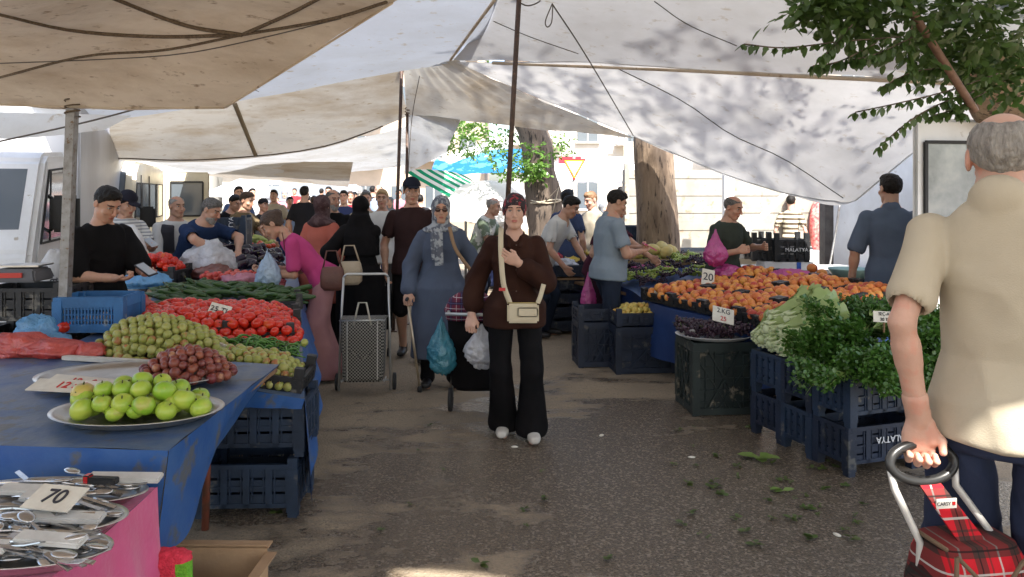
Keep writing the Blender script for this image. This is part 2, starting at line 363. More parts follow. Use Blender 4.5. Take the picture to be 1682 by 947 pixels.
def hand_sdf(s, wr, d, n, sgn, S, curl=.5, spread=0, tcurl=.3):
    d = Vector(d).normalized(); n = Vector(n); n = (n - d * n.dot(d)).normalized(); l = d.cross(n) * sgn       # l: thumb side
    s.loft(npM(frame(wr, d, l)), [(-.03, .028 * S, .022 * S), (.0, .027 * S, .02 * S), (.04 * S, .040 * S, .017 * S), (.085 * S, .040 * S, .013 * S)], k=.008, exp=2.2, cap=.008)
    s.cone(wr + d * .015 * S + l * .022 * S, wr + d * .055 * S + l * .03 * S + n * .008, .017 * S, .013 * S, k=.01)
    for i, (off, ln) in enumerate([(.030, .072), (.0105, .080), (-.010, .075), (-.029, .060)]):
        p = wr + d * (.086 - abs(off) * .12) * S + l * off * S; dd = d.copy() + l * off * spread
        for j, fr in enumerate((.45, .31, .24)):
            ang = curl * (.55 + .45 * j) + .05 * i; dd = (Matrix.Rotation(ang, 3, n.cross(d).normalized()) @ dd) if False else (dd * math.cos(ang) + n_perp(dd, n, d) * math.sin(ang)).normalized()
            q = p + dd * ln * fr * S; s.cone(p, q, (.0092 - j * .0008) * S, (.0085 - j * .0008) * S, k=.004); p = q
    t0 = wr + d * .028 * S + l * .030 * S; td = (d * .75 + l * .65 + n * .25).normalized(); t1 = t0 + td * .034 * S
    td2 = (d * .9 + l * (.25 - tcurl) + n * (.2 + tcurl)).normalized(); s.cone(t0, t1, .0125 * S, .011 * S, k=.008); s.cone(t1, t1 + td2 * .028 * S, .0105 * S, .009 * S, k=.004)
def n_perp(dd, n, d):
    ax = d.cross(n).normalized(); v = ax.cross(dd); return v.normalized() * (1 if True else -1)
def head_sdf(s, Hm, S, fem=False, face=True, k=.012):
    """Hm: 4x4 head frame (mathutils), origin at head centre, -Y out of the face"""
    Rn = npM(Hm.to_3x3()); T = lambda x, y, z: tuple(Hm @ Vector((x * S, y * S, z * S)))
    e = lambda c, r, k=k, op='u': s.ell(T(*c), [v * S for v in r], M=Rn, k=k, op=op)
    e((0, .014, .028), (.075, .094, .085)); e((0, -.022, -.045), (.058, .068, .068), k=.025); e((0, -.062, -.095), (.026, .022, .02), k=.025)
    s.cone(T(.042, -.01, -.07), T(.02, -.06, -.1), .018 * S, .014 * S, k=.02); s.cone(T(-.042, -.01, -.07), T(-.02, -.06, -.1), .018 * S, .014 * S, k=.02)
    if face:
        e((0, -.074, .034), (.046, .014, .011), k=.015)
        for sx in (-1, 1):
            e((sx * .031, -.098, .010), (.017, .017, .012), k=.012, op='s'); e((sx * .04, -.060, -.028), (.022, .02, .02), k=.015)
            e((sx * .011, -.100, -.028), (.008, .010, .007), k=.006)
        s.cone(T(0, -.086, .018), T(0, -.110, -.024), .007 * S, .011 * S, k=.009)
        e((0, -.087, -.054), (.020, .010, .005), k=.005); e((0, -.086, -.066), (.018, .010, .006), k=.005); e((0, -.101, -.060), (.024, .006, .0016), k=.004, op='s')
    for sx in (-1, 1):
        e((sx * .076, .012, -.004), (.009, .020, .030), k=.008)
        if face: e((sx * .086, .006, -.002), (.006, .010, .016), k=.005, op='s')
def person(label, loc, face=0, H=1.7, fem=False, g=1.0, lean=0, lh=None, rh=None, lc=.5, rc=.5, ln=None, rn=None, ld=None, rd=None, lpole=None, rpole=None, feet=None,
           head=(0, 0, 0), hair='short', hairm=None, top=None, bottom=None, shoes=None, sk='tan', res=.012, hres=.006, hand=.004, group=None, z=0, belly=0, beard=None, name='person', extra=None, wob=0, hipz=None, hdrop=0, hfwd=0):
    S = H / 1.7; V3 = Vector; SKM = skin(sk); rot = R(face)
    hz = (hipz if hipz else .90 * S); drop = .90 * S - hz
    hipw = .095 if not fem else .1; shw = (.172 if not fem else .150) * (1 + (g - 1) * .4)
    Uf = Matrix.Translation((0, 0, hz)) @ Matrix.Rotation(R(lean), 4, 'X') @ Matrix.Translation((0, 0, -hz - 0)) @ Matrix.Translation((0, 0, -drop))
    up = lambda x, y, z_: Uf @ V3((x * S, y * S, z_ * S))
    Un = npM(Uf)
    # joints
    sh = {1: up(shw, .012, 1.345), -1: up(-shw, .012, 1.345)}
    hd = {1: lh, -1: rh}; el = {}; wr = {}
    for sg in (1, -1):
        t = hd[sg]; t = V3(t) if t is not None else up(sg * (shw + .07), -.05, .84)
        pole = (lpole if sg == 1 else rpole) or (sg * .6, .6, -.5)
        el[sg], wr[sg] = ik(sh[sg], t, .285 * S, .255 * S, pole)
    ft = feet or ((.11, -.01), (-.11, .02)); hp = {1: V3((hipw * S, 0, hz)), -1: V3((-hipw * S, 0, hz))}; an = {}; kn = {}
    for sg, f in ((1, ft[0]), (-1, ft[1])): kn[sg], an[sg] = ik(hp[sg], (f[0], f[1] + .02, .085 * S), .43 * S, .41 * S, (sg * .12, -1, 0))
    nk = up(0, .015, 1.44); Hb = Uf.to_3x3().to_4x4() if False else Matrix.Identity(4)
    # the head keeps its own pitch: 0 looks level, positive looks down
    Hr = Matrix.Rotation(R(head[0]), 4, 'Z') @ Matrix.Rotation(R(head[1]), 4, 'X') @ Matrix.Rotation(R(head[2]), 4, 'Y')
    hc0 = up(0, -.01 - hfwd, 1.50 - hdrop); hc = hc0 + (Hr.to_3x3() @ V3((0, -.005, .085 * S))); Hm = Matrix.Translation(hc) @ Hr
    # torso sections
    if fem: TS = [(.82, .14, .10), (.90, .168, .115), (1.04, .132, .096), (1.12, .128, .098), (1.24, .138, .118, -.008), (1.33, .134, .092), (1.385, .112, .078), (1.42, .07, .062), (1.46, .05, .05)]
    else: TS = [(.82, .14, .095), (.90, .155, .108), (1.04, .142, .100), (1.12, .145, .106), (1.26, .155, .114), (1.34, .150, .098), (1.395, .125, .085), (1.43, .082, .068), (1.47, .055, .055)]
    def secs(o, zs=None, gw=g):
        r = []
        for t in TS:
            b = belly * math.exp(-((t[0] - 1.06) / .1) ** 2); r.append((t[0] * S, (t[1] * gw) * S + o, (t[2] * gw + b / 2) * S + o, (t[3] if len(t) > 3 else 0) * S - b / 2 * S))
        return r
    pts = list(sh.values()) + list(el.values()) + list(wr.values()) + list(an.values()) + list(kn.values()) + [hc, V3((0, 0, hz))]
    lo = V3([min(p[i] for p in pts) for i in range(3)]) - V3((.24, .24, .16)); hi = V3([max(p[i] for p in pts) for i in range(3)]) + V3((.24, .24, .16)); lo.z = -.02
    s = SDF(lo, hi, res)
    s.loft(Un, secs(0), k=.03)
    for sg in (1, -1):
        s.cone(sh[sg], el[sg], .047 * S * g, .038 * S * g, k=.03); s.cone(el[sg], wr[sg], .039 * S * g, .026 * S, k=.012)
        s.cone(el[sg] * .75 + wr[sg] * .25, el[sg] * .6 + wr[sg] * .4, .040 * S * g, .036 * S * g, k=.02)
        s.cone(hp[sg], kn[sg], .082 * S * g, .054 * S, k=.03); s.cone(kn[sg], an[sg], .052 * S, .036 * S, k=.02)
        s.cone(kn[sg] * .75 + an[sg] * .25, kn[sg] * .6 + an[sg] * .4, .053 * S, .048 * S, k=.02)
        f = an[sg]; s.cone(f + V3((0, .03, -.045)), f + V3((0, -.13 * S, -.055)), .030, .025, k=.02)
    s.cone(nk - V3((0, 0, .03)), hc + Hr.to_3x3() @ V3((0, .022, -.055)) * S, (.056 if not fem else .047) * S * min(g, 1.1), (.052 if not fem else .043) * S, k=.02)
    fine = hres < res
    parts = []; mats = list(SKM)
    if not fine: head_sdf(s, Hm, S, fem, face=res < .02)
    hsg = {}
    for sg in (1, -1):
        d = V3(ld if sg == 1 else rd) if (ld if sg == 1 else rd) else (wr[sg] - el[sg]).normalized()
        n = V3((ln if sg == 1 else rn) or (-sg, 0, 0)); c = lc if sg == 1 else rc
        if n.cross(d).length < .1: n = V3((0, 0, -1))
        if hand >= res: hand_sdf(s, wr[sg], d, n, -sg, S * 1.05, c)
        else:
            h = SDF(wr[sg] - V3((.17,) * 3), wr[sg] + V3((.17,) * 3), hand); h.cone(wr[sg] - (wr[sg] - el[sg]).normalized() * .06, wr[sg], .031 * S, .027 * S); hand_sdf(h, wr[sg], d, n, -sg, S, c); parts.append(h.mesh())
    V, Q = s.mesh(); V = smooth_v(V, Q, 1); parts = [(V, Q)] + parts
    if fine:
        h = SDF(hc - V3((.14,) * 3), hc + V3((.14, .14, .15)), hres); h.cone(nk, hc + Hr.to_3x3() @ V3((0, .022, -.055)) * S, .050 * S, (.052 if not fem else .043) * S, k=.02)
        head_sdf(h, Hm, S, fem); parts.append(h.mesh())
    Vs, Qs, off = [], [], 0
    for v, q in parts: Vs.append(v); Qs.append(q + off); off += len(v)
    V = np.concatenate(Vs); Q = np.concatenate(Qs); mi = np.zeros(len(Q), int)
    if fine or res < .02:
        c = V[Q].mean(1); Mi = npM(Hm.inverted()); q = (c @ Mi[:3, :3].T + Mi[:3, 3]) / S
        mi[(np.abs(q[:, 0]) < .022 - np.abs(q[:, 2] + .060) * .9) & (np.abs(q[:, 2] + .060) < .0085) & (q[:, 1] < -.075)] = 1
        bz = .034 - (np.abs(q[:, 0]) - .03) ** 2 * 9
        mi[(np.abs(q[:, 2] - bz) < (.0045 if not fem else .0035)) & (np.abs(q[:, 0]) > .012) & (np.abs(q[:, 0]) < .047) & (q[:, 1] < -.06)] = 2
        mb = MB(); mb.mi = 0
        for sx in (-1, 1):
            cc = Hm @ V3((sx * .031 * S, -.0695 * S, .009 * S)); RM = Hr
            mb.mi = 3; mb.sphere((0, 0, 0), (.0135 * S, .010 * S, .0062 * S), 10, 8, M=Matrix.Translation(cc) @ RM); mb.mi = 4
            mb.sphere((0, 0, 0), (.0055 * S, .004 * S, .0055 * S), 8, 6, M=Matrix.Translation(Hm @ V3((sx * .031 * S, -.0768 * S, .009 * S))) @ RM)
            mb.mi = 2; mb.tube([Hm @ V3((sx * x * S, y * S, z_ * S)) for x, y, z_ in ((.018, -.0765, .011), (.025, -.0800, .0155), (.036, -.0785, .0155), (.045, -.070, .011))], .0016, 5)
        o2 = len(V); V = np.concatenate([V, np.array(mb.v)]); Q4 = []; m4 = []
        for f, m_ in zip(mb.f, mb.m):
            if len(f) == 4: Q4.append(f); m4.append(m_)
            elif len(f) == 3: Q4.append((f[0], f[1], f[2], f[2])); m4.append(m_)
        # triangles of the eyeball poles are skipped (hidden inside the head)
        Q4 = [(f, m_) for f, m_ in zip(Q4, m4) if len(set(f)) == 4]
        Q = np.concatenate([Q, np.array([f for f, _ in Q4]) + o2]); mi = np.concatenate([mi, np.array([m_ for _, m_ in Q4])])
    body = npmesh(name, V, Q, mats, mi=mi); body.location = (loc[0], loc[1], z); body.rotation_euler = (0, 0, rot)
    tag(body, label, 'person', group)
    info = dict(sh=sh, el=el, wr=wr, hp=hp, kn=kn, an=an, Hm=Hm, hc=hc, up=up, S=S, nk=nk, Uf=Uf)
    # ---- top
    def box_for(): return SDF(lo - V3((.08, .08, 0)), hi + V3((.08, .08, 0)), res)
    def arms(q, o, frac, flare=0, k=.016, wide=1):
        for sg in (1, -1):
            if frac <= 1:
                e = sh[sg].lerp(el[sg], frac); q.cone(sh[sg], e, (.046 * S * g + o) * wide, (.046 * S * g + o + flare) * wide, k=k)
            else:
                q.cone(sh[sg], el[sg], (.046 * S * g + o) * wide, .044 * S * g + o + flare * .5, k=k); e = el[sg].lerp(wr[sg], frac - 1); q.cone(el[sg], e, .046 * S * g + o + flare * .5, .034 * S * g + o + flare, k=.02)
    if top:
        o = top.get('o', .014); q = box_for(); hem = top.get('hem', .80) * S; kd = top['kind']; T2 = secs(o); fl = top.get('flare', .022)
        zb = [t for t in T2 if max(hem, .95 * S) + .005 < t[0] < 1.45 * S]
        hw = T2[1][1] + fl; hdp = T2[1][2] + fl + .008
        if kd in ('coat', 'dress'):
            low = [(hem, top.get('hemw', .30) * S, top.get('hemd', .22) * S)] + [(.9 * S, hw + .03, hdp + .03)]
            # long skirts hang straight down from the hip even when the wearer leans
            if lean > 12:
                q.loft(npM(Matrix.Identity(4)), [(hem, low[0][1], low[0][2]), (hz, hw + .01, hdp + .01)], k=.05); q.loft(Un, [(.86 * S, hw, hdp)] + zb, k=.04)
            else: q.loft(Un, low + [(1.0 * S, zb[0][1] + .03, zb[0][2] + .03)] + zb[1:], k=.04)
        else: q.loft(Un, [(hem, hw, hdp, T2[1][3])] + ([(.93 * S, hw - .003, hdp - .004, T2[1][3])] if hem < .9 * S else []) + zb, k=.03)
        arms(q, o, top.get('sleeve', .62), top.get('sflare', .006), wide=top.get('wide', 1.0))
        if top.get('collar', 0):
            q.cone(up(0, .012, 1.395), up(0, .024, 1.43), (.072 if not fem else .064) * S, (.066 if not fem else .058) * S, k=.008)
            q.cone(up(0, -.085, 1.50), up(0, -.12, 1.40), .030 * S, .014 * S, k=.006, op='s')
        q.cone(nk, hc, (.050 if not fem else .044) * S * min(g, 1.1), .05 * S, k=.006, op='s')
        if top.get('vneck'): q.cone(up(0, -.07, 1.44), up(0, -.135, 1.345), .046 * S, .010 * S, k=.006, op='s')
        if top.get('vneck', 0) > 1:
            for sx in (-1, 1): q.cone(up(sx * .062, .0, 1.435), up(sx * .058, -.075, 1.405), .010, .011, k=.01); q.cone(up(sx * .058, -.075, 1.405), up(sx * .038, -.128, 1.345), .011, .013, k=.01)
        for sg in (1, -1):                       # open cuffs
            fr = top.get('sleeve', .62)
            if fr <= 1: e = sh[sg].lerp(el[sg], fr); dd = (el[sg] - sh[sg]).normalized(); q.cone(e - dd * .005, e + dd * .09, (.044 * S * g + o * .55), (.044 * S * g + o * .55), k=.004, op='s')
        Vt, Qt = q.mesh(); Vt = wrinkle(Vt, Qt, top.get('amp', .007), sc=top.get('sc', (8, 8, 4)))
        if top.get('buttons') is not None:
            pass
        info['top'] = npmesh(top.get('name', {'tshirt': 't_shirt', 'shirt': 'shirt', 'coat': 'coat', 'dress': 'dress'}[kd]), Vt, Qt, top['m'], body)
    if bottom:
        o = bottom.get('o', .004); q = box_for(); kd = bottom['kind']; pl = [(hz - .10 * S, .15 * S * g + o, .11 * S * g + o), (hz, (.172 if fem else .162) * S * g + o, .116 * S * g + o), (hz + .05 * S, .150 * S * g, .106 * S * g)]
        q.loft(npM(Matrix.Identity(4)), pl, k=.03)
        if kd == 'skirt': q.loft(npM(Matrix.Identity(4)), [(bottom.get('hem', .12) * S, bottom.get('hemw', .24) * S, bottom.get('hemd', .2) * S), (hz, .178 * S * g + o, .125 * S * g + o)], k=.04)
        else:
            kw = bottom.get('knee', .066) * S; hw = bottom.get('hemw', .062) * S; fr = bottom.get('len', 1.0)
            for sg in (1, -1):
                q.cone(hp[sg] + V3((0, 0, -.02)), kn[sg], .088 * S * g + o * .5, kw, k=.03)
                if fr > .05:
                    e = kn[sg].lerp(an[sg], fr); q.cone(kn[sg], e, kw, hw, k=.03)
                    if bottom.get('drop', 1): q.cone(e, e - V3((0, 0, .0)), hw, hw, k=.02)
            zc = .03 if fr >= .95 else 0
            if zc:
                z_ = q.ax[2][None, None, :]; q.F = np.maximum(q.F, zc - z_)
        if bottom.get('amp', 1): 
            Vt, Qt = q.mesh(); Vt = wrinkle(Vt, Qt, bottom.get('amp', .007), sc=bottom.get('sc', (9, 9, 3)))
        info['bottom'] = npmesh('skirt' if kd == 'skirt' else bottom.get('name', 'trousers'), Vt, Qt, bottom['m'], body)
    # ---- shoes
    if shoes:
        for sg in (1, -1):
            a = an[sg]; q = SDF((a.x - .08, a.y - .22, -.01), (a.x + .08, a.y + .11, .15), .006 if res < .014 else res)
            yaw = sg * .12; fx = lambda y: a.x + yaw * -y * .6
            q.loft(npM(frame((a.x, a.y + .055 * S, .045), (yaw * .6, -1, 0), (1, 0, 0))), [(0, .03, .035), (.04, .036, .045), (.12, .040, .038), (.19 * S, .044, .030), (.255 * S, .030, .022)], k=.015, exp=2.3)
            q.cone((a.x, a.y + .02, .05), (a.x, a.y + .01, .10), .040, .043, k=.02)
            q.cone((a.x, a.y + .01, .09), (a.x, a.y + .01, .16), .033, .036, k=.006, op='s')
            z_ = q.ax[2][None, None, :]; q.F = np.maximum(q.F, .006 - z_)
            v_, q_ = q.mesh(); cz = v_[q_].mean(1)[:, 2]; npmesh('shoe', v_, q_, shoes if isinstance(shoes, list) else [shoes, shoes], body, mi=(cz < .03).astype(int))
    # ---- hair or headgear
    Rn = npM(Hr.to_3x3()); T = lambda x, y, z_: tuple(Hm @ V3((x * S, y * S, z_ * S)))
    hh = min(res, hres)
    def cutplane(q, n, a, k=.004):               # keep the side where n.(p-a) < 0, in head space
        X, Y, Z = np.meshgrid(*q.ax, indexing='ij'); Mi = npM(Hm.inverted())
        p = [(Mi[i, 0] * X + Mi[i, 1] * Y + Mi[i, 2] * Z + Mi[i, 3]) / S for i in range(3)]; n = np.array(n, float); n /= np.linalg.norm(n)
        q.F = np.maximum(q.F, ((p[0] - a[0]) * n[0] + (p[1] - a[1]) * n[1] + (p[2] - a[2]) * n[2]) * S)
    def hb(): return SDF(hc - V3((.2, .2, .24)), hc + V3((.2, .2, .2)), hh)
    if hairm is None: hairm = HAIR['black']
    if hair in ('short', 'bald', 'cap', 'bun'):
        q = hb(); e = lambda c, r, k=.012, op='u': q.ell(T(*c), [v * S for v in r], M=Rn, k=k, op=op)
        t = .007 if hair == 'short' else .006
        e((0, .016, .030), (.075 + t * .6, .094 + t, .085 + t * 1.1)); 
        if hair in ('short',): e((0, -.025, .088), (.058, .055, .034), k=.02)
        if hair == 'bun': e((0, .09, .04), (.05, .05, .05)); e((0, .05, -.03), (.06, .05, .06), k=.02)
        cutplane(q, (0, -.70, -.71), (0, {'bald': -.03, 'short': -.076}.get(hair, -.084), {'bald': .05, 'short': .078}.get(hair, .070)))
        cutplane(q, (0, 0, -1), (0, .06, -.062))
        if hair == 'bald':
            q.ell(T(0, .022, .120), [v * S for v in (.064, .104, .064)], M=Rn, k=.006, op='s')
        for sx in (-1, 1): q.ell(T(sx * .088, .006, -.012), [v * S for v in (.02, .026, .034)], M=Rn, k=.004, op='s')
        v_, q_ = q.mesh(); v_ = v_ + vnormals(v_, q_) * (vnoise(v_, 45) * .008 + vnoise(v_, 110) * .004)[:, None]
        info['hair'] = npmesh('hair', v_, q_, hairm, body)
    if hair == 'cap':
        q = hb(); e = lambda c, r, k=.008, op='u': q.ell(T(*c), [v * S for v in r], M=Rn, k=k, op=op)
        e((0, .012, .045), (.088, .105, .095)); cutplane(q, (0, -.12, -1), (0, 0, .048)); e((0, -.125, .052), (.06, .062, .007), k=.01)
        v_, q_ = q.mesh(); npmesh('cap', v_, q_, top.get('capm'), body)
    if hair in ('scarf', 'bonnet', 'chador'):
        q = hb() if hair == 'bonnet' else SDF(hc - V3((.3, .3, .48)), hc + V3((.3, .3, .2)), max(hh, .006)); e = lambda c, r, k=.012, op='u': q.ell(T(*c), [v * S for v in r], M=Rn, k=k, op=op)
        e((0, .020, .030), (.087, .105, .100))
        if hair == 'bonnet':
            e((0, .085, -.01), (.06, .06, .07), k=.03); cutplane(q, (0, -.80, -.60), (0, -.088, .064)); cutplane(q, (0, 0, -1), (0, .06, -.085))
        else:
            e((0, .0, -.055), (.078, .085, .085), k=.03)
            if hair == 'scarf': q.cone(T(0, .02, -.12), tuple(up(0, .03, 1.43)), .07 * S, .10 * S, k=.04); q.ell(tuple(up(0, .01, 1.405)), (.165 * S, .115 * S, .05 * S), M=npM(Uf.to_3x3()), k=.04)
            else:
                q.loft(Un, [(1.10 * S, .20 * S, .15 * S), (1.30 * S, .195 * S, .14 * S), (1.40 * S, .15 * S, .11 * S), (1.52 * S, .085 * S, .08 * S, .03)], k=.05)
            e((0, -.10, -.018), (.058, .07, .088), k=.01, op='s')
        v_, q_ = q.mesh(); v_ = wrinkle(v_, q_, .006, sc=(16, 10, 9)); info['hair'] = npmesh('headscarf', v_, q_, hairm, body)
    if beard:
        q = hb(); q.ell(T(0, -.022, -.052), [v * S for v in (.064, .074, .072)], M=Rn); q.ell(T(0, -.062, -.1), [v * S for v in (.032, .032, .03)], M=Rn, k=.02)
        cutplane(q, (0, .35, 1), (0, -.08, -.045)); q.ell(T(0, -.1, -.058), [v * S for v in (.022, .03, .012)], M=Rn, k=.004, op='s')
        v_, q_ = q.mesh(); v_ = v_ + vnormals(v_, q_) * (vnoise(v_, 90) * .006)[:, None]; npmesh('beard', v_, q_, beard, body)
    PEOPLE[label] = (body, info); return body, info
PEOPLE = {}
HAIR = {'black': mat('hair_black', (.006, .005, .0045), (.014, .011, .009), scale=60, spec=.2, rough=.5, bump=.6, bscale=150), 'brown': mat('hair_brown', (.035, .018, .01), (.07, .035, .018), scale=60, rough=.5, bump=.6, bscale=150),
        'grey': mat('hair_grey', (.36, .34, .31), (.20, .185, .17), scale=55, rough=.6, bump=1.0, bscale=150, stretch=(1, 1, .25)), 'salt': mat('hair_salt', (.16, .15, .14), (.05, .045, .04), scale=70, rough=.6, bump=.7, bscale=150)}
# ---------------------------------------------------------------- ground
def ground_mat():
    m = bpy.data.materials.new('asphalt'); m.use_nodes = True; N = m.node_tree.nodes; L = m.node_tree.links; b = N['Principled BSDF']
    geo = N.new('ShaderNodeNewGeometry'); pos = geo.outputs['Position']
    def noise(sc, d=6, ro=.6, v=pos):
        t = N.new('ShaderNodeTexNoise'); t.inputs['Scale'].default_value = sc; t.inputs['Detail'].default_value = d; t.inputs['Roughness'].default_value = ro; L.new(v, t.inputs['Vector']); return t.outputs['Fac']
    def mr(x, a, c, lo=0, hi=1):
        r = N.new('ShaderNodeMapRange'); r.inputs[1].default_value = a; r.inputs[2].default_value = c; r.inputs[3].default_value = lo; r.inputs[4].default_value = hi; L.new(x, r.inputs[0]); return r.outputs[0]
    def mth(op, a, c):
        n = N.new('ShaderNodeMath'); n.operation = op
        for i, v in enumerate((a, c)):
            if isinstance(v, (int, float)): n.inputs[i].default_value = v
            else: L.new(v, n.inputs[i])
        return n.outputs[0]
    def mix(f, a, c):
        x = N.new('ShaderNodeMix'); x.data_type = 'RGBA'; L.new(f, x.inputs['Factor'])
        for k, v in (('A', a), ('B', c)):
            if isinstance(v, tuple): x.inputs[k].default_value = (*v, 1)
            else: L.new(v, x.inputs[k])
        return x.outputs['Result']
    mp = N.new('ShaderNodeMapping'); mp.vector_type = 'TEXTURE'; mp.inputs['Location'].default_value = (.85, 4.2, 0); mp.inputs['Scale'].default_value = (2.0, 1.95, 1); mp.inputs['Rotation'].default_value = (0, 0, R(15)); L.new(pos, mp.inputs[0])
    ln = N.new('ShaderNodeVectorMath'); ln.operation = 'LENGTH'; L.new(mp.outputs[0], ln.inputs[0])
    mp2 = N.new('ShaderNodeMapping'); mp2.inputs['Scale'].default_value = (.8, 1.7, 1); mp2.inputs['Rotation'].default_value = (0, 0, R(-12)); L.new(pos, mp2.inputs[0])
    big = noise(1.15, 8, .62, mp2.outputs[0])
    wet = mr(mth('ADD', mth('SUBTRACT', 1.0, ln.outputs['Value']), mth('MULTIPLY', mth('SUBTRACT', big, .5), 3.4)), -.10, .12)
    agg = noise(70, 4, .75); vo = N.new('ShaderNodeTexVoronoi'); vo.inputs['Scale'].default_value = 85; L.new(pos, vo.inputs['Vector']); sx_ = N.new('ShaderNodeSeparateColor'); L.new(vo.outputs['Color'], sx_.inputs[0]); agg2 = sx_.outputs[0]; vh = mr(vo.outputs['Distance'], .1, .6, 1, 0)
    dry = mix(mr(agg, .3, .7), (.23, .185, .132), (.42, .34, .245)); dry = mix(mr(agg2, .8, 1.0, 0, .6), dry, (.10, .088, .075)); dry = mix(mr(noise(2.2, 5), .35, .7), dry, (.26, .212, .155)); dry = mix(mr(noise(7, 5), .62, .75), dry, (.10, .086, .074))
    wc = mix(mr(agg, .35, .7), (.062, .046, .031), (.19, .148, .106)); wc = mix(mr(agg2, .72, .95), wc, (.23, .19, .145))  # pale aggregate cells also put the wet sparkle into the colour
    L.new(mix(wet, dry, wc), b.inputs['Base Color'])
    L.new(mr(wet, 0, 1, .9, .24), b.inputs['Roughness']); L.new(mr(wet, 0, 1, .2, .55), b.inputs['Specular IOR Level'])
    bp = N.new('ShaderNodeBump'); bp.inputs['Strength'].default_value = .8; bp.inputs['Distance'].default_value = .008
    L.new(mth('ADD', mth('MULTIPLY', vh, .5), mth('MULTIPLY', agg, .8)), bp.inputs['Height']); L.new(bp.outputs[0], b.inputs['Normal'])
    return m
mb = MB(); n_ = 40; mb.add([(-160, -60, 0), (160, -60, 0), (160, 260, 0), (-160, 260, 0)], [(0, 1, 2, 3)])
mb.build('ground', ground_mat(), kind='structure')
# ---------------------------------------------------------------- tarps
TP_dirty = thin('tarp_beige', (.74, .65, .53), (.52, .42, .31), tr=.17, scale=1.6, lo=.42, hi=.72, c3=(.30, .22, .15), stretch=(1, 2.2, 1), crease=.3)
TP_blue = thin('tarp_pale', (.68, .74, .84), (.60, .64, .70), crease=.4, tr=.12, scale=1.1, c3=(.52, .47, .40), bump=.5, bscale=3)
TP_val = thin('tarp_stained', (.66, .62, .55), (.50, .42, .32), tr=.17, scale=2.2, lo=.45, hi=.66, c3=(.42, .33, .22), bump=.6, bscale=5, stretch=(.5, 1, 1.5))
TP_white = thin('tarp_white', (.70, .71, .73), (.58, .58, .58), tr=.115, scale=1.3, c3=(.50, .46, .40), bump=.4, bscale=3.5)
TP_white2 = thin('tarp_white_thin', (.74, .73, .72), (.60, .59, .57), tr=.235, scale=1.3, c3=(.52, .47, .40), bump=.4, bscale=3.5, crease=.4)
TP_far = thin('tarp_far', (.74, .76, .78), (.60, .60, .58), tr=.2, scale=1.4, c3=(.52, .47, .40), bump=.4)
ROPE = mat('rope', (.10, .075, .05), (.18, .14, .10), scale=80, rough=.9, bump=.8, bscale=120); CORD = mat('cord', (.12, .11, .10), rough=.8)
from mathutils.bvhtree import BVHTree
def ray(o, px, py, off=.01):
    me = o.data; t = BVHTree.FromPolygons([o.matrix_basis @ v.co for v in me.vertices], [tuple(p.vertices) for p in me.polygons])
    d = P(px, py, 1) - Vector((0, 0, CH)); d.normalize(); h = t.ray_cast(Vector((0, 0, CH)), d)
    if h[0] is None: return None
    return h[0] - d * off
def line_on(o, pts, r, m, name, parent=None, off=.012, n=14):
    A = resample(np.array(pts, float), n); ps = [ray(o, x, y, off) for x, y in A]; ps = [p for p in ps if p]
    if len(ps) < 2: return
    loc = o.location; mb = MB(); mb.tube([p - loc for p in ps] if parent else ps, r, 6); return mb.build(name, m, parent)
def twist(u, v, V):
    d = np.zeros_like(V); d[:, 2] = np.sin(u * 60 + v * 9) * .003; return d
t1 = sheet('tarp', [[P(-330, 160, 4.9), P(0, 172, 4.75), P(185, 178, 4.6), P(372, 178, 4.5)],
    [P(-420, 60, 4.2), P(0, 95, 4.2), P(240, 75, 4.1), P(505, 92, 4.0)],
    [P(-400, 0, 3.6), P(0, 30, 3.7), P(250, -10, 3.6), P(650, 0, 3.5)], [(-3.9, 2.4, 2.52), (-2.5, 2.4, 2.48), (-1.4, 2.4, 2.56), tuple(P(782, -95, 2.7))], [(-4.2, .7, 2.5), (-2.2, .7, 2.44), (-1.0, .85, 2.52), (.1, 1.15, 2.6)]], TP_dirty, 60, 60, amp=.035, nsc=1.3,
    label='dirty beige tarp hanging low in the top left corner with ropes under it', cat='tarp')
line_on(t1, [(175, -8), (300, 40), (397, 57)], .011, ROPE, 'rope', t1); line_on(t1, [(397, 57), (470, 25), (530, -6)], .009, ROPE, 'rope', t1)
line_on(t1, [(-5, 22), (120, 50), (260, 60), (397, 57)], .010, ROPE, 'rope', t1); line_on(t1, [(-5, 128), (140, 92), (270, 82), (397, 57)], .007, ROPE, 'rope', t1)
line_on(t1, [(397, 57), (540, 32), (635, 3)], .008, ROPE, 'rope', t1); line_on(t1, [(-5, 104), (150, 98), (300, 88), (430, 62), (560, 30)], .003, CORD, 'seam', t1)
line_on(t1, [(-5, 172), (185, 177), (368, 177)], .006, TP_dirty, 'hem', t1); line_on(t1, [(372, 175), (505, 93), (645, 4)], .006, TP_dirty, 'hem', t1)
t2 = sheet('tarp', [[(-5.2, .9, 3.25), (-3, .9, 3.35), (-1.2, .9, 3.4), (.3, .9, 3.5)], [(-5.4, 5, 2.95), (-3.4, 5, 3.1), (-1.7, 5, 3.3), P(835, -70, 5)],
    [P(60, 120, 7), P(280, 90, 7), P(520, 60, 7), P(800, 46, 7)], [P(0, 222, 9), P(300, 180, 9), P(600, 128, 9), P(762, 100, 8.7)]], TP_blue, 60, 60, amp=.05, nsc=.9,
    label='large pale bluish white tarp roof in the upper left centre, tied to the pole top', cat='tarp')
line_on(t2, [(812, 0), (775, 50), (740, 98)], .016, TP_dirty, 'hem', t2); line_on(t2, [(370, 112), (398, 138), (425, 150)], .004, CORD, 'seam', t2)
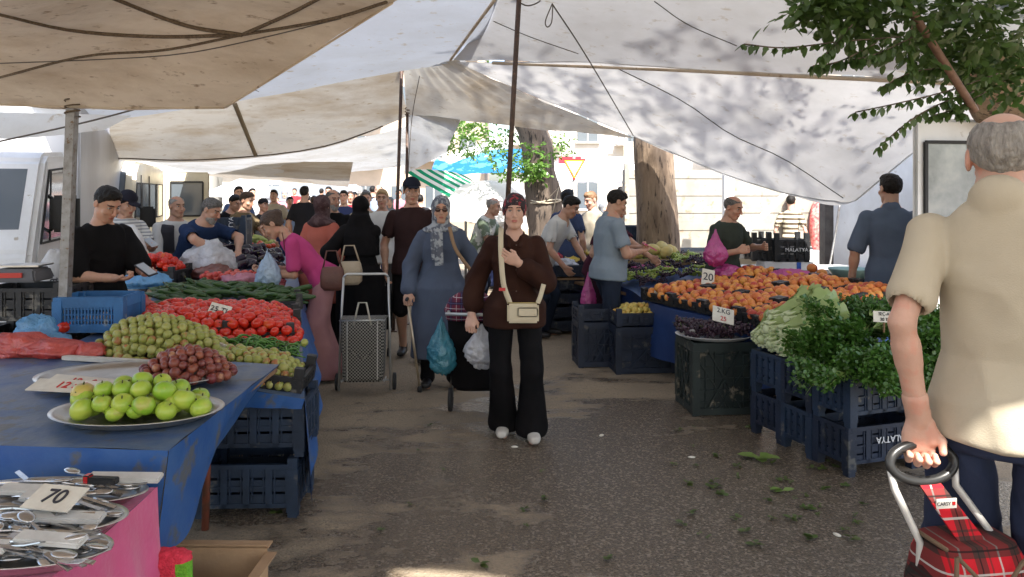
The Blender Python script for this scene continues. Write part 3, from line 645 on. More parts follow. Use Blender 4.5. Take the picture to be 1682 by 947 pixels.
t2b = sheet('tarp', [[P(180, 190, 9.02), P(400, 155, 9.02), P(560, 128, 9.02), P(664, 108, 9.02)], [P(180, 222, 9.9), P(380, 210, 9.9), P(540, 190, 9.8), P(662, 150, 9.5)],
    [P(180, 262, 10.6), P(330, 266, 10.6), P(520, 246, 10.6), P(672, 190, 10.0)]], TP_val, 60, 30, amp=.05, nsc=1.1, label='stained beige tarp sloping down behind the left roof edge', cat='tarp')
line_on(t2b, [(182, 193), (400, 158), (560, 131), (660, 111)], .022, TP_dirty, 'hem', t2b); line_on(t2b, [(385, 168), (402, 210), (420, 254)], .03, mat('tape', (.30, .24, .16), rough=.8), 'patch', t2b, off=-.015)
line_on(t2b, [(182, 259), (330, 262), (520, 243), (660, 195)], .010, ROPE, 'hem', t2b)
t3a = sheet('tarp', [[P(661, 80, 9), P(700, 92, 8.8), P(757, 98, 8.3)], [P(664, 130, 9.4), P(760, 150, 9.1), P(880, 158, 8.8)], [P(668, 187, 9.8), P(850, 207, 9.5), P(1042, 228, 9.2)]], TP_val, 50, 40, amp=.04, nsc=2,
    fold=lambda u, v, V: np.stack([0 * u, 0 * u, np.sin(u * 55) * .035 * (1 - v) ** 2], 1), label='creased beige tarp fanning out from the pole top at the centre', cat='tarp')
t3 = sheet('tarp', [[(-.5, 1.22, 3.12), (.6, 1.2, 2.98), (1.1, 1.0, 2.88), (1.6, .83, 2.84), (2.6, .82, 2.78), (5, .8, 2.7)],
    [P(812, -4, 6), P(950, -20, 5.6), P(1150, -30, 5.2), P(1350, -20, 4.8), P(1550, -10, 4.5), P(1850, 0, 4.2)],
    [P(745, 98, 8.3), P(900, 102, 7.6), P(1100, 110, 7.0), P(1300, 120, 6.4), P(1500, 130, 5.9), P(1750, 142, 5.4)]], TP_white, 70, 60, amp=.05, nsc=.8,
    label='big grey white tarp roof across the upper right, above the thick hem', cat='tarp')
t3b = sheet('tarp', [[P(750, 99, 8.28), P(900, 103, 7.58), P(1100, 111, 6.98), P(1300, 121, 6.38), P(1500, 131, 5.88), P(1750, 143, 5.38)],
    [P(880, 158, 8.75), P(1000, 172, 8.3), P(1150, 200, 7.8), P(1300, 222, 7.3), P(1430, 222, 6.9), P(1620, 190, 6.4)],
    [P(1042, 226, 9.2), P(1110, 254, 8.9), P(1195, 290, 8.6), P(1300, 322, 8.1), P(1395, 333, 7.7), P(1502, 246, 7.3)]], TP_white2, 70, 50, amp=.05, nsc=.9,
    label='sagging white tarp on the right, bellying down between tree trunk and van', cat='tarp')
line_on(t3b, [(757, 101), (900, 106), (1100, 114), (1300, 124), (1500, 133), (1680, 142)], .020, TP_dirty, 'hem', t3b, off=.0)
line_on(t3b, [(1042, 224), (1110, 252), (1195, 287), (1300, 319), (1395, 330), (1440, 312), (1500, 250)], .008, TP_far, 'hem', t3b, off=.0)
line_on(t3b, [(1010, 110), (1120, 165), (1200, 220), (1290, 262), (1385, 325)], .005, CORD, 'seam', t3b); line_on(t3, [(1075, 2), (1130, 40), (1210, 75)], .004, CORD, 'seam', t3); line_on(t3, [(800, 30), (870, 60), (950, 88)], .004, CORD, 'seam', t3)
t3c = sheet('tarp', [[P(668, 186, 9.85), P(715, 190, 9.6), P(757, 197, 9.4)], [P(668, 225, 10.4), P(705, 230, 10.3), P(742, 228, 10)], [P(664, 285, 11), P(700, 268, 10.9), P(733, 250, 10.8)]], TP_far, 24, 24, amp=.05, nsc=2, label='small limp tarp flap hanging behind the two thin poles', cat='tarp')
t4 = sheet('tarp', [[P(160, 258, 11.6), P(420, 258, 11.6), P(560, 232, 11.4), P(700, 200, 11)], [P(250, 268, 13), P(430, 268, 13), P(600, 250, 12.8), P(735, 232, 12.4)], [P(330, 286, 15), P(480, 290, 15), P(640, 276, 14.6), P(735, 252, 14)]], TP_far, 40, 30, amp=.06, nsc=1, label='long pale tarp further back over the left stalls', cat='tarp')
t5 = sheet('tarp', [[P(430, 264, 13.2), P(510, 266, 13.2), P(580, 266, 13.2)], [P(330, 287, 15.5), P(440, 296, 15.5), P(572, 307, 15.5)]], TP_val, 24, 20, amp=.05, label='small grey brown tarp corner hanging at the far left end', cat='tarp')
tb = sheet('tarp', [[(-6, -5, 2.9), (0, -5, 3.2), (6, -5, 2.9)], [(-6, .74, 2.9), (0, .62, 3.05), (6, .56, 2.8)]], TP_white, 20, 20, amp=.05, label='added unseen tarp roof above and behind the camera, shading the near aisle', cat='tarp')  # added out of view to block the sun; its far edge leaves a slit
sheet('tarp', [[P(-120, 176, 6.2), P(60, 184, 6.2), P(216, 190, 6.2)], [P(-120, 225, 6.0), P(40, 226, 6.1), P(170, 214, 6.2)]], TP_far, 24, 12, amp=.04, nsc=2, label='pale grey tarp edge hanging in front of the white truck roof', cat='tarp')
# ---------------------------------------------------------------- poles and lines
STEEL = mat('galvanised', (.30, .30, .30), (.20, .19, .18), scale=20, rough=.5, metal=.6, c3=(.16, .10, .06), s3=40, t3=.6); DARKP = mat('pole_dark', (.045, .028, .022), (.09, .05, .035), scale=25, rough=.5, c3=(.16, .09, .05), s3=30, t3=.6)
def pole(pts, r, m, sq=False, **tg):
    b = Vector(pts[-1]); e = empty('tent_pole', b, **tg); mb = MB()
    if sq: mb.bar(Vector(pts[0]) - b, (0, 0, 0), r * 2)
    else: mb.tube([Vector(p) - b for p in pts], r, 10)
    mb.build('pole_tube', m, e); mb = MB(); mb.box((0, 0, .006), (r * 5, r * 5, .012)); mb.build('base_plate', m, e)
    mb = MB(); mb.tube([Vector(pts[0]) - b + Vector((r * 1.6 * math.cos(a), r * 1.6 * math.sin(a), -.05 + .006 * a)) for a in [i * .6 for i in range(30)]], .005, 5); mb.build('lashing', ROPE, e); return e
pole([P(119, 178, 4.6), P(96, 763, 4.6)], .026, STEEL, True, label='galvanised square post holding the low tarp beside the young man in black', cat='post')
pole([P(854, -30, 6.0), P(845, 130, 6.0), P(816, 659, 6.0)], .021, DARKP, label='tall dark pole behind the woman in the brown shirt', cat='post')
pole([P(661, 78, 9.0), P(646, 544, 9.0)], .020, DARKP, label='thin dark pole beside the man in the cap, the left one of the pair', cat='post')
pole([P(669, 184, 9.5), P(667, 532, 9.5)], .018, DARKP, label='thinner pole just behind, right one of the pair near the man in the cap', cat='post')
def cord(pts, r, m, name, **tg):
    pts = [Vector(p) for p in pts]; o = pts[0].copy(); mb = MB(); mb.tube([Vector(p) - o for p in resample(np.array([list(p) for p in pts]), 24)], r, 6); return mb.build(name, m, None, loc=o, **tg)
cord([P(-10, 234, 4.8), P(150, 198, 4.9), P(302, 157, 5.2)], .006, CORD, 'guy_rope', label='taut grey rope crossing in front of the white truck', cat='rope')
cord([P(907, 6, 5.5), P(965, 95, 6.4), P(1040, 222, 8.8)], .006, CORD, 'guy_rope', label='thin rope running from the roof down to the thick tree trunk', cat='rope')
cord([P(907, 6, 5.5), P(896, 34, 5.5), P(899, 44, 5.5), P(906, 36, 5.5), P(908, 8, 5.5)], .005, CORD, 'rope_loop', label='small black rope loop hanging under the roof near the tall pole', cat='rope')
cord([P(853, 4, 6), P(868, 9, 6), P(886, 2, 6), P(892, -12, 6)], .006, CORD, 'rope_loop', label='short black cord looping off the top of the tall dark pole', cat='rope')
cord([P(1480, -10, 4.0), P(1540, 85, 4.1), P(1602, 182, 4.2)], .022, mat('rod', (.16, .085, .06), (.26, .15, .10), scale=15, rough=.6), 'wooden_rod', label='reddish brown rod slanting through the leaves at upper right', cat='rod')
cord([P(690, 120, 9.2), P(676, 200, 9.4), P(668, 330, 9.4)], .005, CORD, 'guy_rope', label='slack cord hanging down beside the two thin poles', cat='rope')
# ---------------------------------------------------------------- trees
def leafmat(n, a, b, tr=.35): return thin(n, a, b, tr=tr, scale=3.5, lo=.3, hi=.7, bump=0, gloss=.06, rough=.35)
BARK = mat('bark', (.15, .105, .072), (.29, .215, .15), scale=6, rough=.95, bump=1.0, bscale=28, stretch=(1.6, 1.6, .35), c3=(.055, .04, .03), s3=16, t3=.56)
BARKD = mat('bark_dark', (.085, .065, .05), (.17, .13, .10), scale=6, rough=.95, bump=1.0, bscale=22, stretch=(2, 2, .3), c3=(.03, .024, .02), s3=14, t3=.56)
def leaf(mb, c, d, L, w, roll=0):
    d = Vector(d).normalized(); x = d.cross(Vector((0, 0, 1))); x = x.normalized() if x.length > .05 else Vector((1, 0, 0)); n = x.cross(d)
    x2 = x * math.cos(roll) + n * math.sin(roll); n2 = x2.cross(d); c = Vector(c)
    mb.add([c, c + d * L * .35 + x2 * w * .5 + n2 * w * .12, c + d * L * .75 + x2 * w * .36 + n2 * w * .08, c + d * L, c + d * L * .75 - x2 * w * .36 + n2 * w * .08, c + d * L * .35 - x2 * w * .5 + n2 * w * .12], [(0, 1, 2, 3), (0, 3, 4, 5)], None, True)
def crown(name, cs, n, L, m, parent, off, seed=1):
    g = random.Random(seed); mb = MB()
    for (c, r) in cs:
        for k in range(n):
            th = g.uniform(0, 2 * math.pi); ph = math.acos(g.uniform(-1, 1)); rr = r * g.uniform(.2, 1.08) ** .5
            tw = Vector(c) + Vector((math.cos(th) * math.sin(ph) * rr, math.sin(th) * math.sin(ph) * rr, math.cos(ph) * rr * .75))
            dd = Vector((g.uniform(-1, 1), g.uniform(-1, 1), g.uniform(-.9, .5)))
            for j in range(5):
                leaf(mb, tw + dd * (j * L * .55) - off, dd + Vector((g.uniform(-1, 1), g.uniform(-1, 1), g.uniform(-.6, .3))) * .9, L * g.uniform(.7, 1.2), L * .55, g.uniform(-1, 1))
    return mb.build(name, m, parent)
def trunk_mesh(pts, rs, m, parent, base, lump=.12, n=28):
    A = resample(np.array([list(p) for p in pts]), 46); rr = resample(np.array(rs, float)[:, None], 46)[:, 0]; V = []; F = []
    for i, (p, r) in enumerate(zip(A, rr)):
        for k in range(n):
            a = 2 * math.pi * k / n; q = np.array([[p[0] + math.cos(a) * r, p[1] + math.sin(a) * r, p[2]]]); f = 1 + float(vnoise(q * np.array([1, 1, .35]), 5)[0]) * lump * 2 + float(vnoise(q * np.array([1, 1, .25]), 22)[0]) * lump
            V.append((p[0] + math.cos(a) * r * f - base[0], p[1] + math.sin(a) * r * f - base[1], p[2] - base[2]))
    for i in range(45):
        for k in range(n): F.append((i * n + k, i * n + (k + 1) % n, (i + 1) * n + (k + 1) % n, (i + 1) * n + k))
    mb = MB(); mb.add(V, F, None, True); return mb.build('trunk', m, parent)
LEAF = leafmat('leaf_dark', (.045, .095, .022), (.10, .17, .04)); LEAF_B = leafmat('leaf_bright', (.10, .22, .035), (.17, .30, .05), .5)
b = G(1084, 534); b = Vector((P(1084, 534, 9.4).x, 9.4, 0)); tr2 = empty('tree', b, label='thick pale barked tree trunk standing behind the grape stall', cat='tree')
trunk_mesh([b, P(1082, 430, 9.4), P(1078, 320, 9.4), P(1072, 225, 9.4), P(1062, 60, 9.4), P(1050, -120, 9.4), (1.3, 8.9, 7.0), (1.6, 7.4, 8.2)], [.33, .265, .24, .23, .21, .18, .14, .07], BARK, tr2, b)
crown('crown', [((2.6, 5.4, 8.3), 1.3), ((4.0, 4.4, 8.2), 1.2), ((1.6, 4.6, 8.5), 1.0), ((3.2, 3.2, 8.3), 1.0), ((1.0, 6.2, 8.5), 1.2), ((.6, 8.8, 8.4), 1.5)], 100, .12, LEAF, tr2, b, 3)
b = Vector((P(900, 487, 12).x, 12, 0)); tr1 = empty('tree', b, label='dark leaning tree trunk behind the head of the woman in brown', cat='tree')
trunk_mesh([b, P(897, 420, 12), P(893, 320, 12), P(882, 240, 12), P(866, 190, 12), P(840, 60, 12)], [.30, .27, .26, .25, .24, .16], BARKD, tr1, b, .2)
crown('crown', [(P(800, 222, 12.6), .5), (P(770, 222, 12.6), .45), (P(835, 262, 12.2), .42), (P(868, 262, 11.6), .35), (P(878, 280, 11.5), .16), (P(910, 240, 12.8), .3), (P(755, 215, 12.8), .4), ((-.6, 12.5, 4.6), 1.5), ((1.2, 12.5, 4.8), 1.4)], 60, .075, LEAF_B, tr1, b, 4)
mb = MB(); c0 = P(895, 330, 12) - b
mb.tube([c0 + Vector((math.cos(a) * .30, math.sin(a) * .30, .03 * math.sin(a * 2.3))) for a in [i * .4 for i in range(34)]], .012, 6); mb.tube([c0 + Vector((0, -.3, 0)), c0 + Vector((.2, -.32, .22)), c0 + Vector((.1, -.3, -.2))], .01, 6); mb.tube([c0 + Vector((-.3, -.1, 0)), c0 + Vector((-.7, 0, -.15))], .01, 6); mb.build('rope_wrap', mat('rope_pale', (.42, .36, .27), rough=.9), tr1)
b = Vector((4.75, 6.6, 0)); tr3 = empty('tree', b, label='leafy tree at the right edge, its branches hanging in front of the tarp', cat='tree')
trunk_mesh([b, (4.7, 6.5, 1.4), P(1690, 240, 6.0), P(1648, 165, 5.6), P(1625, 60, 5.2), (3.0, 5.0, 3.9)], [.30, .26, .24, .22, .17, .1], BARK, tr3, b, .15)
crown('crown', [(P(1600, 20, 4.4), .42), (P(1520, 15, 4.2), .34), (P(1450, 25, 4.1), .26), (P(1660, 60, 4.6), .42), (P(1600, 95, 4.7), .28), (P(1400, 12, 4.0), .22), (P(1680, 0, 4.0), .4), (P(1555, 60, 4.5), .26), (P(1340, 8, 3.9), .12), (P(1640, 120, 4.8), .2),
    ((2.9, 4.2, 3.7), .8), ((3.6, 5.2, 4.6), 1.0)], 56, .074, LEAF, tr3, b, 5)
mb = MB(); ml = MB(); g = random.Random(11)
for tw, Y in (([(1480, 60), (1380, 68), (1290, 78), (1222, 72)], 3.9), ([(1500, 60), (1440, 88), (1400, 98)], 3.9), ([(1440, 70), (1380, 100), (1335, 108)], 3.9), ([(1640, 120), (1560, 148), (1480, 168), (1405, 184)], 4.2), ([(1600, 150), (1540, 172), (1492, 200), (1445, 240)], 4.2), ([(1560, 110), (1500, 118), (1450, 142)], 4.2), ([(1620, 150), (1570, 178), (1530, 190)], 4.2), ([(1590, 190), (1572, 180), (1560, 160)], 4.2), ([(1400, 40), (1370, 75), (1350, 95)], 3.8), ([(1500, 30), (1492, 90), (1500, 110)], 3.9)):
    A = resample(np.array(tw, float), 16); ps = [P(x, y, Y + g.uniform(-.01, .01)) for x, y in A]; mb.tube([p - b for p in ps], .004, 5)
    for i in range(1, 16):
        d = (ps[i] - ps[i - 1]); 
        for q in (1, -1, 1):
            leaf(ml, ps[i] - b, d.normalized() * .5 + Vector((q * .35, g.uniform(-.5, .5), -.55 + g.uniform(-.4, .3))), .058 * g.uniform(.7, 1.2), .034, g.uniform(-.9, .9))
ml.build('hanging_leaves', LEAF, tr3); mb.build('twig', BARKD, tr3)
# ---------------------------------------------------------------- vehicles (front corner at the origin, body to -x and +y)
WPAINT = mat('paint_white', (.72, .73, .73), (.62, .62, .61), scale=3, rough=.28, c3=(.40, .36, .30), s3=14, t3=.66); CPAINT = mat('paint_cream', (.72, .65, .48), (.62, .55, .40), scale=3, rough=.3, c3=(.40, .33, .24), s3=14, t3=.66); YPAINT = mat('paint_yellow', (.75, .48, .03), (.66, .42, .03), scale=3, rough=.3)
GLASS = glassmat('window_glass', (.10, .12, .14)); RUB = mat('rubber', (.02, .02, .02), rough=.7, bump=.2); CHR = mat('steel_rim', (.45, .45, .45), rough=.35, metal=.8); LAMP = mat('lamp_glass', (.7, .7, .7), rough=.15); ORG = mat('indicator', (.8, .2, .02), rough=.2); REDL = mat('tail_red', (.5, .02, .02), rough=.2)
RZ90 = Matrix.Rotation(R(90), 4, 'Z')
def yz(mb, poly, x0, x1): return mb.prism([(y, z) for y, z in poly], -x1, -x0, RZ90)   # polygon in YZ, spans x0..x1
def wheel(par, x, y, r=.34, w=.2):
    M = Matrix.Translation((x, y, r)) @ Matrix.Rotation(R(90), 4, 'Y'); mb = MB(); mb.lathe([(r * .62, -w / 2), (r * .93, -w / 2), (r, -w * .3), (r, w * .3), (r * .93, w / 2), (r * .62, w / 2)], 28, M); t = mb.build('wheel', RUB, par)
    mb = MB(); mb.lathe([(r * .1, -w * .3), (r * .62, -w * .3), (r * .62, w * .42), (r * .5, w * .30), (r * .2, w * .36), (r * .1, w * .4)], 24, M); mb.build('rim', CHR, t)
def mirror(par, x, y, z, s=1):
    mb = MB(); mb.box((x, y, z), (.24 * s, .08, .34 * s)); a = mb.build('mirror', RUB, par, bevel=.03); mb = MB(); mb.bar((x - .2, y + .1, z - .2), (x, y, z - .05), .025); mb.bar((x - .2, y + .1, z + .2), (x, y, z + .05), .025); mb.build('mirror_arm', RUB, a); return a
ST = R(19)
def truck():
    e = empty('truck', (P(48, 0, 6.5).x, 6.5, 0), ST, 'white box truck parked at the far left, cab with side window', 'truck'); W = 2.0
    mb = MB(); yz(mb, [(0, .32), (-.02, .85), (.06, 1.12), (.50, 1.94), (.62, 2.02), (1.45, 2.06), (1.55, 1.98), (1.6, .34)], -W, 0); mb.build('cab', WPAINT, e, bevel=.04)
    mb = MB(); yz(mb, [(.32, 1.22), (.62, 1.82), (1.22, 1.86), (1.26, 1.22)], -.02, .008); gl = mb.build('side_window', GLASS, e); mb = MB()
    pr = [(.30, 1.19), (.60, 1.85), (1.24, 1.89), (1.28, 1.19)]
    for i in range(4): a, b2 = pr[i], pr[(i + 1) % 4]; mb.bar((.008, *a), (.008, *b2), .018)
    mb.bar((.008, .62, 1.2), (.008, .66, 1.86), .014); mb.build('window_frame', RUB, gl)
    mb = MB(); yz(mb, [(.24, .45), (.24, 1.12), (.58, 1.93), (1.36, 1.96), (1.42, .45)], 0, .012); d = mb.build('door', WPAINT, e, bevel=.004); mb = MB(); mb.box((.025, 1.25, 1.05), (.03, .16, .04)); mb.build('handle', RUB, d); gl.location.x = .012
    q = Matrix.Translation((-W / 2, .285, 1.52)) @ Matrix.Rotation(R(-28), 4, 'X'); mb = MB(); mb.box((0, 0, 0), (W - .22, .02, .78), M=q); mb.build('windshield', GLASS, e, bevel=.03)
    mb = MB(); mb.box((-W / 2, -.06, .42), (W, .14, .26)); mb.build('bumper', RUB, e, bevel=.03)
    for x in (-.28, -W + .28): mb = MB(); mb.box((x, -.02, .78), (.34, .08, .2)); mb.build('headlight', LAMP, e, bevel=.02)
    mb = MB(); mb.box((.0, .02, .62), (.06, .1, .1)); mb.build('indicator', ORG, e, bevel=.01)
    mirror(e, .17, .50, 1.45, 1.0); mirror(e, -W - .2, .35, 1.5, 1.15)
    mb = MB(); mb.box((-W / 2, 1.75 + 2.1, 1.75), (W + .12, 4.2, 2.1)); c = mb.build('cargo_box', mat('cover_white', (.50, .51, .53), (.42, .42, .43), scale=2, rough=.5, stretch=(1, 1, .3), bump=.3, bscale=8), e, bevel=.02)
    mb = MB(); 
    for k in range(14):
        y = 1.78 + k * .3; mb.tube([(.075, y, .95), (.075, y + .15, .80), (.075, y + .3, .95)], .008, 5)
    mb.tube([(.075, 1.75, .98), (.075, 5.9, .98)], .012, 5); mb.build('lacing', mat('lace', (.35, .12, .08), rough=.8), c)
    mb = MB(); mb.box((-W / 2, 3.0, .58), (W, 5.8, .12)); mb.build('chassis', RUB, e)
    for y in (.85, 4.6):
        for x in (-.12, -W + .12): wheel(e, x, y, .36)
truck()
def van(loc, rz, paint, label, L=4.6, H=2.1, open_door=True, W=1.8, cat='van'):
    e = empty('van', loc, rz, label, cat)
    mb = MB(); yz(mb, [(0, .3), (-.02, .95), (.5, 1.15), (.95, 1.95), (1.2, H), (L - .1, H), (L, H - .15), (L, .3)], -W, 0); mb.build('body', paint, e, bevel=.05)
    for y0, y1, s in ((.72, 1.35, .25), (1.5, 2.3, 0), (2.42, 3.2, 0), (3.32, L - .3, 0)):
        mb = MB(); yz(mb, [(y0, 1.22), (y0 + s, H - .32), (y1, H - .32), (y1, 1.22)], 0, .008); g_ = mb.build('side_window', GLASS, e); mb = MB(); pr = [(y0, 1.22), (y0 + s, H - .32), (y1, H - .32), (y1, 1.22)]
        for i in range(4): mb.bar((.006, *pr[i]), (.006, *pr[(i + 1) % 4]), .016)
        mb.build('window_frame', RUB, g_)
    mb = MB(); mb.box((0, 0, 0), (W - .25, .02, .88), M=Matrix.Translation((-W / 2, .715, 1.56)) @ Matrix.Rotation(R(-29.5), 4, 'X')); mb.build('windshield', GLASS, e, bevel=.03)
    mb = MB(); mb.bar((.006, 1.42, .4), (.006, 1.42, H - .2), .014); mb.bar((.006, 2.36, .4), (.006, 2.36, H - .2), .014); mb.box((.006, L / 2, .95), (.02, L - .3, .03)); d = mb.build('door_trim', RUB, e); mb = MB(); mb.box((.02, 1.3, 1.02), (.03, .16, .04)); mb.build('handle', RUB, e)
    for x in (-.26, -W + .26): mb = MB(); mb.box((x, -.03, .78), (.3, .06, .2)); mb.build('headlight', LAMP, e, bevel=.02)
    mb = MB(); mb.box((-W / 2, -.06, .42), (W, .14, .24)); mb.build('bumper', RUB, e, bevel=.03)
    mirror(e, .16, .85, 1.3, .85)
    for y in (.8, L - .8):
        for x in (-.1, -W + .1): wheel(e, x, y, .32)
    if open_door:
        mb = MB(); mb.box((.40, L, 1.15), (.78, .05, 1.75)); d = mb.build('rear_door', paint, e, bevel=.03); mb = MB(); mb.box((.40, L - .03, 1.52), (.56, .02, .62)); g_ = mb.build('door_window', GLASS, d, bevel=.008); mb = MB()
        for a, b2 in (((.12, 1.2), (.12, 1.84)), ((.12, 1.84), (.68, 1.84)), ((.68, 1.84), (.68, 1.2)), ((.68, 1.2), (.12, 1.2))): mb.bar((a[0], L - .045, a[1]), (b2[0], L - .045, b2[1]), .03)
        mb.build('window_frame', RUB, g_)
    return e
van((P(207, 0, 9.9).x, 9.9, 0), ST, CPAINT, 'cream minibus parked beyond the white truck with its rear door open')
# open rear door of the van at right, beyond the blue shirt
e = empty('van', (4.24, 6.0, 0), R(8), 'white van at the right edge with its rear door swung open', 'van')
mb = MB(); mb.box((1.05, 1.6, 1.2), (2.0, 3.2, 1.8)); mb.build('body', WPAINT, e, bevel=.06)
mb = MB(); mb.box((-.62, -.03, 1.25), (1.16, .05, 1.92)); d = mb.build('rear_door', WPAINT, e, bevel=.05); mb = MB(); mb.box((-.62, -.062, 1.72), (.98, .015, .60)); g_ = mb.build('door_window', mat('glass_grey', (.14, .17, .19), (.30, .33, .34), scale=4, rough=.12, spec=.9), d, bevel=.007)
mb = MB()
for a, b2 in (((-1.12, 1.40), (-1.12, 2.03)), ((-1.12, 2.03), (-.12, 2.03)), ((-.12, 2.03), (-.12, 1.40)), ((-.12, 1.40), (-1.12, 1.40))): mb.bar((a[0], -.07, a[1]), (b2[0], -.07, b2[1]), .024)
mb.build('window_gasket', RUB, g_); mb = MB(); mb.box((-.95, -.08, 1.12), (.2, .05, .06)); mb.build('handle', RUB, d)
for x in (.15, 1.95): wheel(e, x, .7, .33)
van((P(1500, 0, 13.5).x, 13.5, 0), R(-8), YPAINT, 'yellow van glimpsed behind the man in the blue shirt', L=4, H=1.95, open_door=False, W=1.7)
# stake truck behind the tree
e = empty('truck', (P(1104, 0, 12.3).x, 12.3, 0), R(6), 'tan flatbed truck with ribbed sides behind the thick tree trunk', 'truck'); TAN = mat('tan_paint', (.33, .315, .275), (.25, .235, .20), scale=3, rough=.5, c3=(.26, .19, .13), s3=9, t3=.6)
mb = MB(); mb.box((1.0, 1.0, .62), (3.6, 1.9, .12)); mb.build('flatbed', RUB, e); mb = MB()
mb.box((1.0, .085, 1.38), (3.6, .02, 1.25))
for k in range(9): mb.box((1.0, .04, .82 + k * .14), (3.6, .05 if k % 2 else .07, .139))
mb.build('ribbed_side', TAN, e)
for x in (-.76, 2.76): mb = MB(); mb.box((x, -.03, 1.4), (.07, .06, 1.4)); mb.build('stake', TAN, e)
s_ = sheet('cover', [[(-.8, 0, 2.45), (1, 0, 2.5), (2.8, 0, 2.45)], [(-.8, -.02, 2.1), (1, -.03, 2.12), (2.8, -.02, 2.05)]], TP_val, 40, 12, amp=.03, fold=lambda u, v, V: np.stack([0 * u, np.sin(u * 60) * .03, np.sin(u * 25) * .03 * v], 1)); s_.parent = e
for x in (-.1, 2.2): wheel(e, x, .15, .36)
# ---------------------------------------------------------------- far buildings, awnings, vehicles
def building(x0, x1, Y, H, c, fl, cols, label, win=(.9, 1.2), balc=True, shop=None, depth=8):
    e = empty('building', ((x0 + x1) / 2, Y, 0), 0, label, 'building'); W = x1 - x0
    mb = MB(); mb.box((0, depth / 2, H / 2), (W, depth, H)); mb.build('wall', mat('wall_' + str(int(Y)) + str(int(abs(x0))), c, tuple(v * .85 for v in c), scale=1, rough=.9), e)
    mb = MB(); mb.box((0, depth / 2, H + .1), (W + .5, depth + .5, .2)); mb.build('roof', mat('roofc', (.3, .25, .22)), e); fh = H / fl
    fm = mat('frame_w', (.5, .5, .5))
    for f in range(fl):
        for k in range(cols):
            x = -W / 2 + W * (k + .5) / cols; z = f * fh + fh * .5; mb = MB(); mb.box((x, -.03, z), (win[0], .06, win[1])); wd = mb.build('window', GLASS, e); mb = MB(); mb.box((x, -.08, z), (.06, .04, win[1])); mb.box((x, -.09, z - win[1] / 2 - .04), (win[0] + .2, .16, .08)); mb.build('window_frame', fm, wd)
            if balc and f and k % 2 == 0:
                mb = MB(); mb.box((x, -.5, z - win[1] / 2 - .15), (win[0] + 1.2, 1.0, .12)); bl = mb.build('balcony', fm, e); mb = MB()
                for j in range(9): mb.box((x - (win[0] + 1.1) / 2 + (win[0] + 1.1) * j / 8, -.96, z - win[1] / 2 + .35), (.03, .03, .9))
                mb.box((x, -.96, z - win[1] / 2 + .8), (win[0] + 1.2, .05, .05)); mb.build('railing', RUB, bl)
    return e
building(-17.5, -9.5, 46, 9, (.52, .50, .46), 3, 4, 'pale apartment block with balconies at the far end of the street')
building(-9, -1.5, 42, 11, (.50, .42, .34), 4, 4, 'beige apartment block beyond the crowd at the end of the street')
building(-30, -18, 40, 7, (.58, .58, .56), 2, 4, 'low white building at far left behind the trees')
building(0, 9, 34, 9, (.60, .57, .52), 3, 4, 'bright cream building behind the leaning tree')
building(9.5, 20, 30, 8, (.55, .50, .44), 3, 4, 'sunlit building behind the ribbed truck')
building(20.5, 34, 30, 9, (.45, .36, .30), 3, 5, 'brownish building at the far right')
for i, (px, Y, c) in enumerate(((470, 34, (.6, .6, .62)), (520, 30, (.65, .66, .68)), (560, 28, (.55, .57, .6)))):
    van((P(px + 25, 0, Y).x, Y, 0), R(8), mat('paint_far%d' % i, c, rough=.3), ['pale grey van parked far down the street, leftmost of three', 'white van far down the street, middle one of three', 'silver van far down the street, rightmost of three'][i], L=4.2, H=1.9, open_door=False)
def umbrella(loc, r, H, tilt, ma, mb_, label, n=8, ax='Y'):
    e = empty('market_umbrella', loc, 0, label, 'umbrella'); M = Matrix.Translation((0, 0, H)) @ Matrix.Rotation(R(tilt), 4, ax); mb = MB(); mb.tube([(0, 0, 0), (0, 0, H - .1)], .025, 8); mb.build('pole_tube', STEEL, e); mb = MB()
    vs = [(0, 0, .0)]; fs = []
    for ring in range(1, 13):
        rr = r * ring / 12
        for k in range(n * 4):
            a = 2 * math.pi * k / (n * 4); sc = 1 - .06 * abs(math.sin(a * n / 2)) * ring / 12; vs.append((rr * math.cos(a) * sc, rr * math.sin(a) * sc, -.42 * (ring / 12) ** 1.5 * r))
    m_ = n * 4
    for k in range(m_): fs.append((0, 1 + k, 1 + (k + 1) % m_))
    for ring in range(11):
        for k in range(m_): a = 1 + ring * m_; fs.append((a + k, a + m_ + k, a + m_ + (k + 1) % m_, a + (k + 1) % m_))
    mb.add(vs, fs, M, True); c = mb.build('canopy', [ma, mb_], e)
    c.data.polygons.foreach_set('material_index', [0 if i < m_ else ((i - m_) // m_ + 1) % 2 for i in range(len(c.data.polygons))]); mb = MB()
    for k in range(n): a = 2 * math.pi * k / n; mb.tube([(0, 0, -.1), (r * .6 * math.cos(a), r * .6 * math.sin(a), -.30 * r)], .008, 4, )
    mb.v = [tuple(M @ Vector(v)) for v in mb.v]; mb.build('ribs', STEEL, e)
WCL = thin('cloth_white', (.8, .8, .78), (.74, .74, .72), tr=.4, bump=0); GRN = thin('cloth_green', (.02, .30, .16), (.03, .26, .14), tr=.35, bump=0); BLU = thin('cloth_blue', (.03, .16, .42), (.10, .30, .55), tr=.35, scale=3, lo=.5, hi=.52, bump=0)
umbrella((P(765, 0, 14).x, 14, 0), 1.05, 1.95, 28, WCL, GRN, 'green and white striped market umbrella tilted beyond the crowd')
umbrella((P(800, 0, 12.9).x, 12.9, 0), .85, 1.80, 24, WCL, WCL, 'white market umbrella tilted in front of the striped one', ax='X')
sheet('awning', [[P(715, 262, 17), P(790, 248, 17), P(868, 244, 17)], [P(705, 290, 16), P(790, 286, 16), P(872, 284, 16)]], BLU, 30, 14, amp=.08, nsc=2, label='blue patterned awning above the striped umbrella', cat='awning')
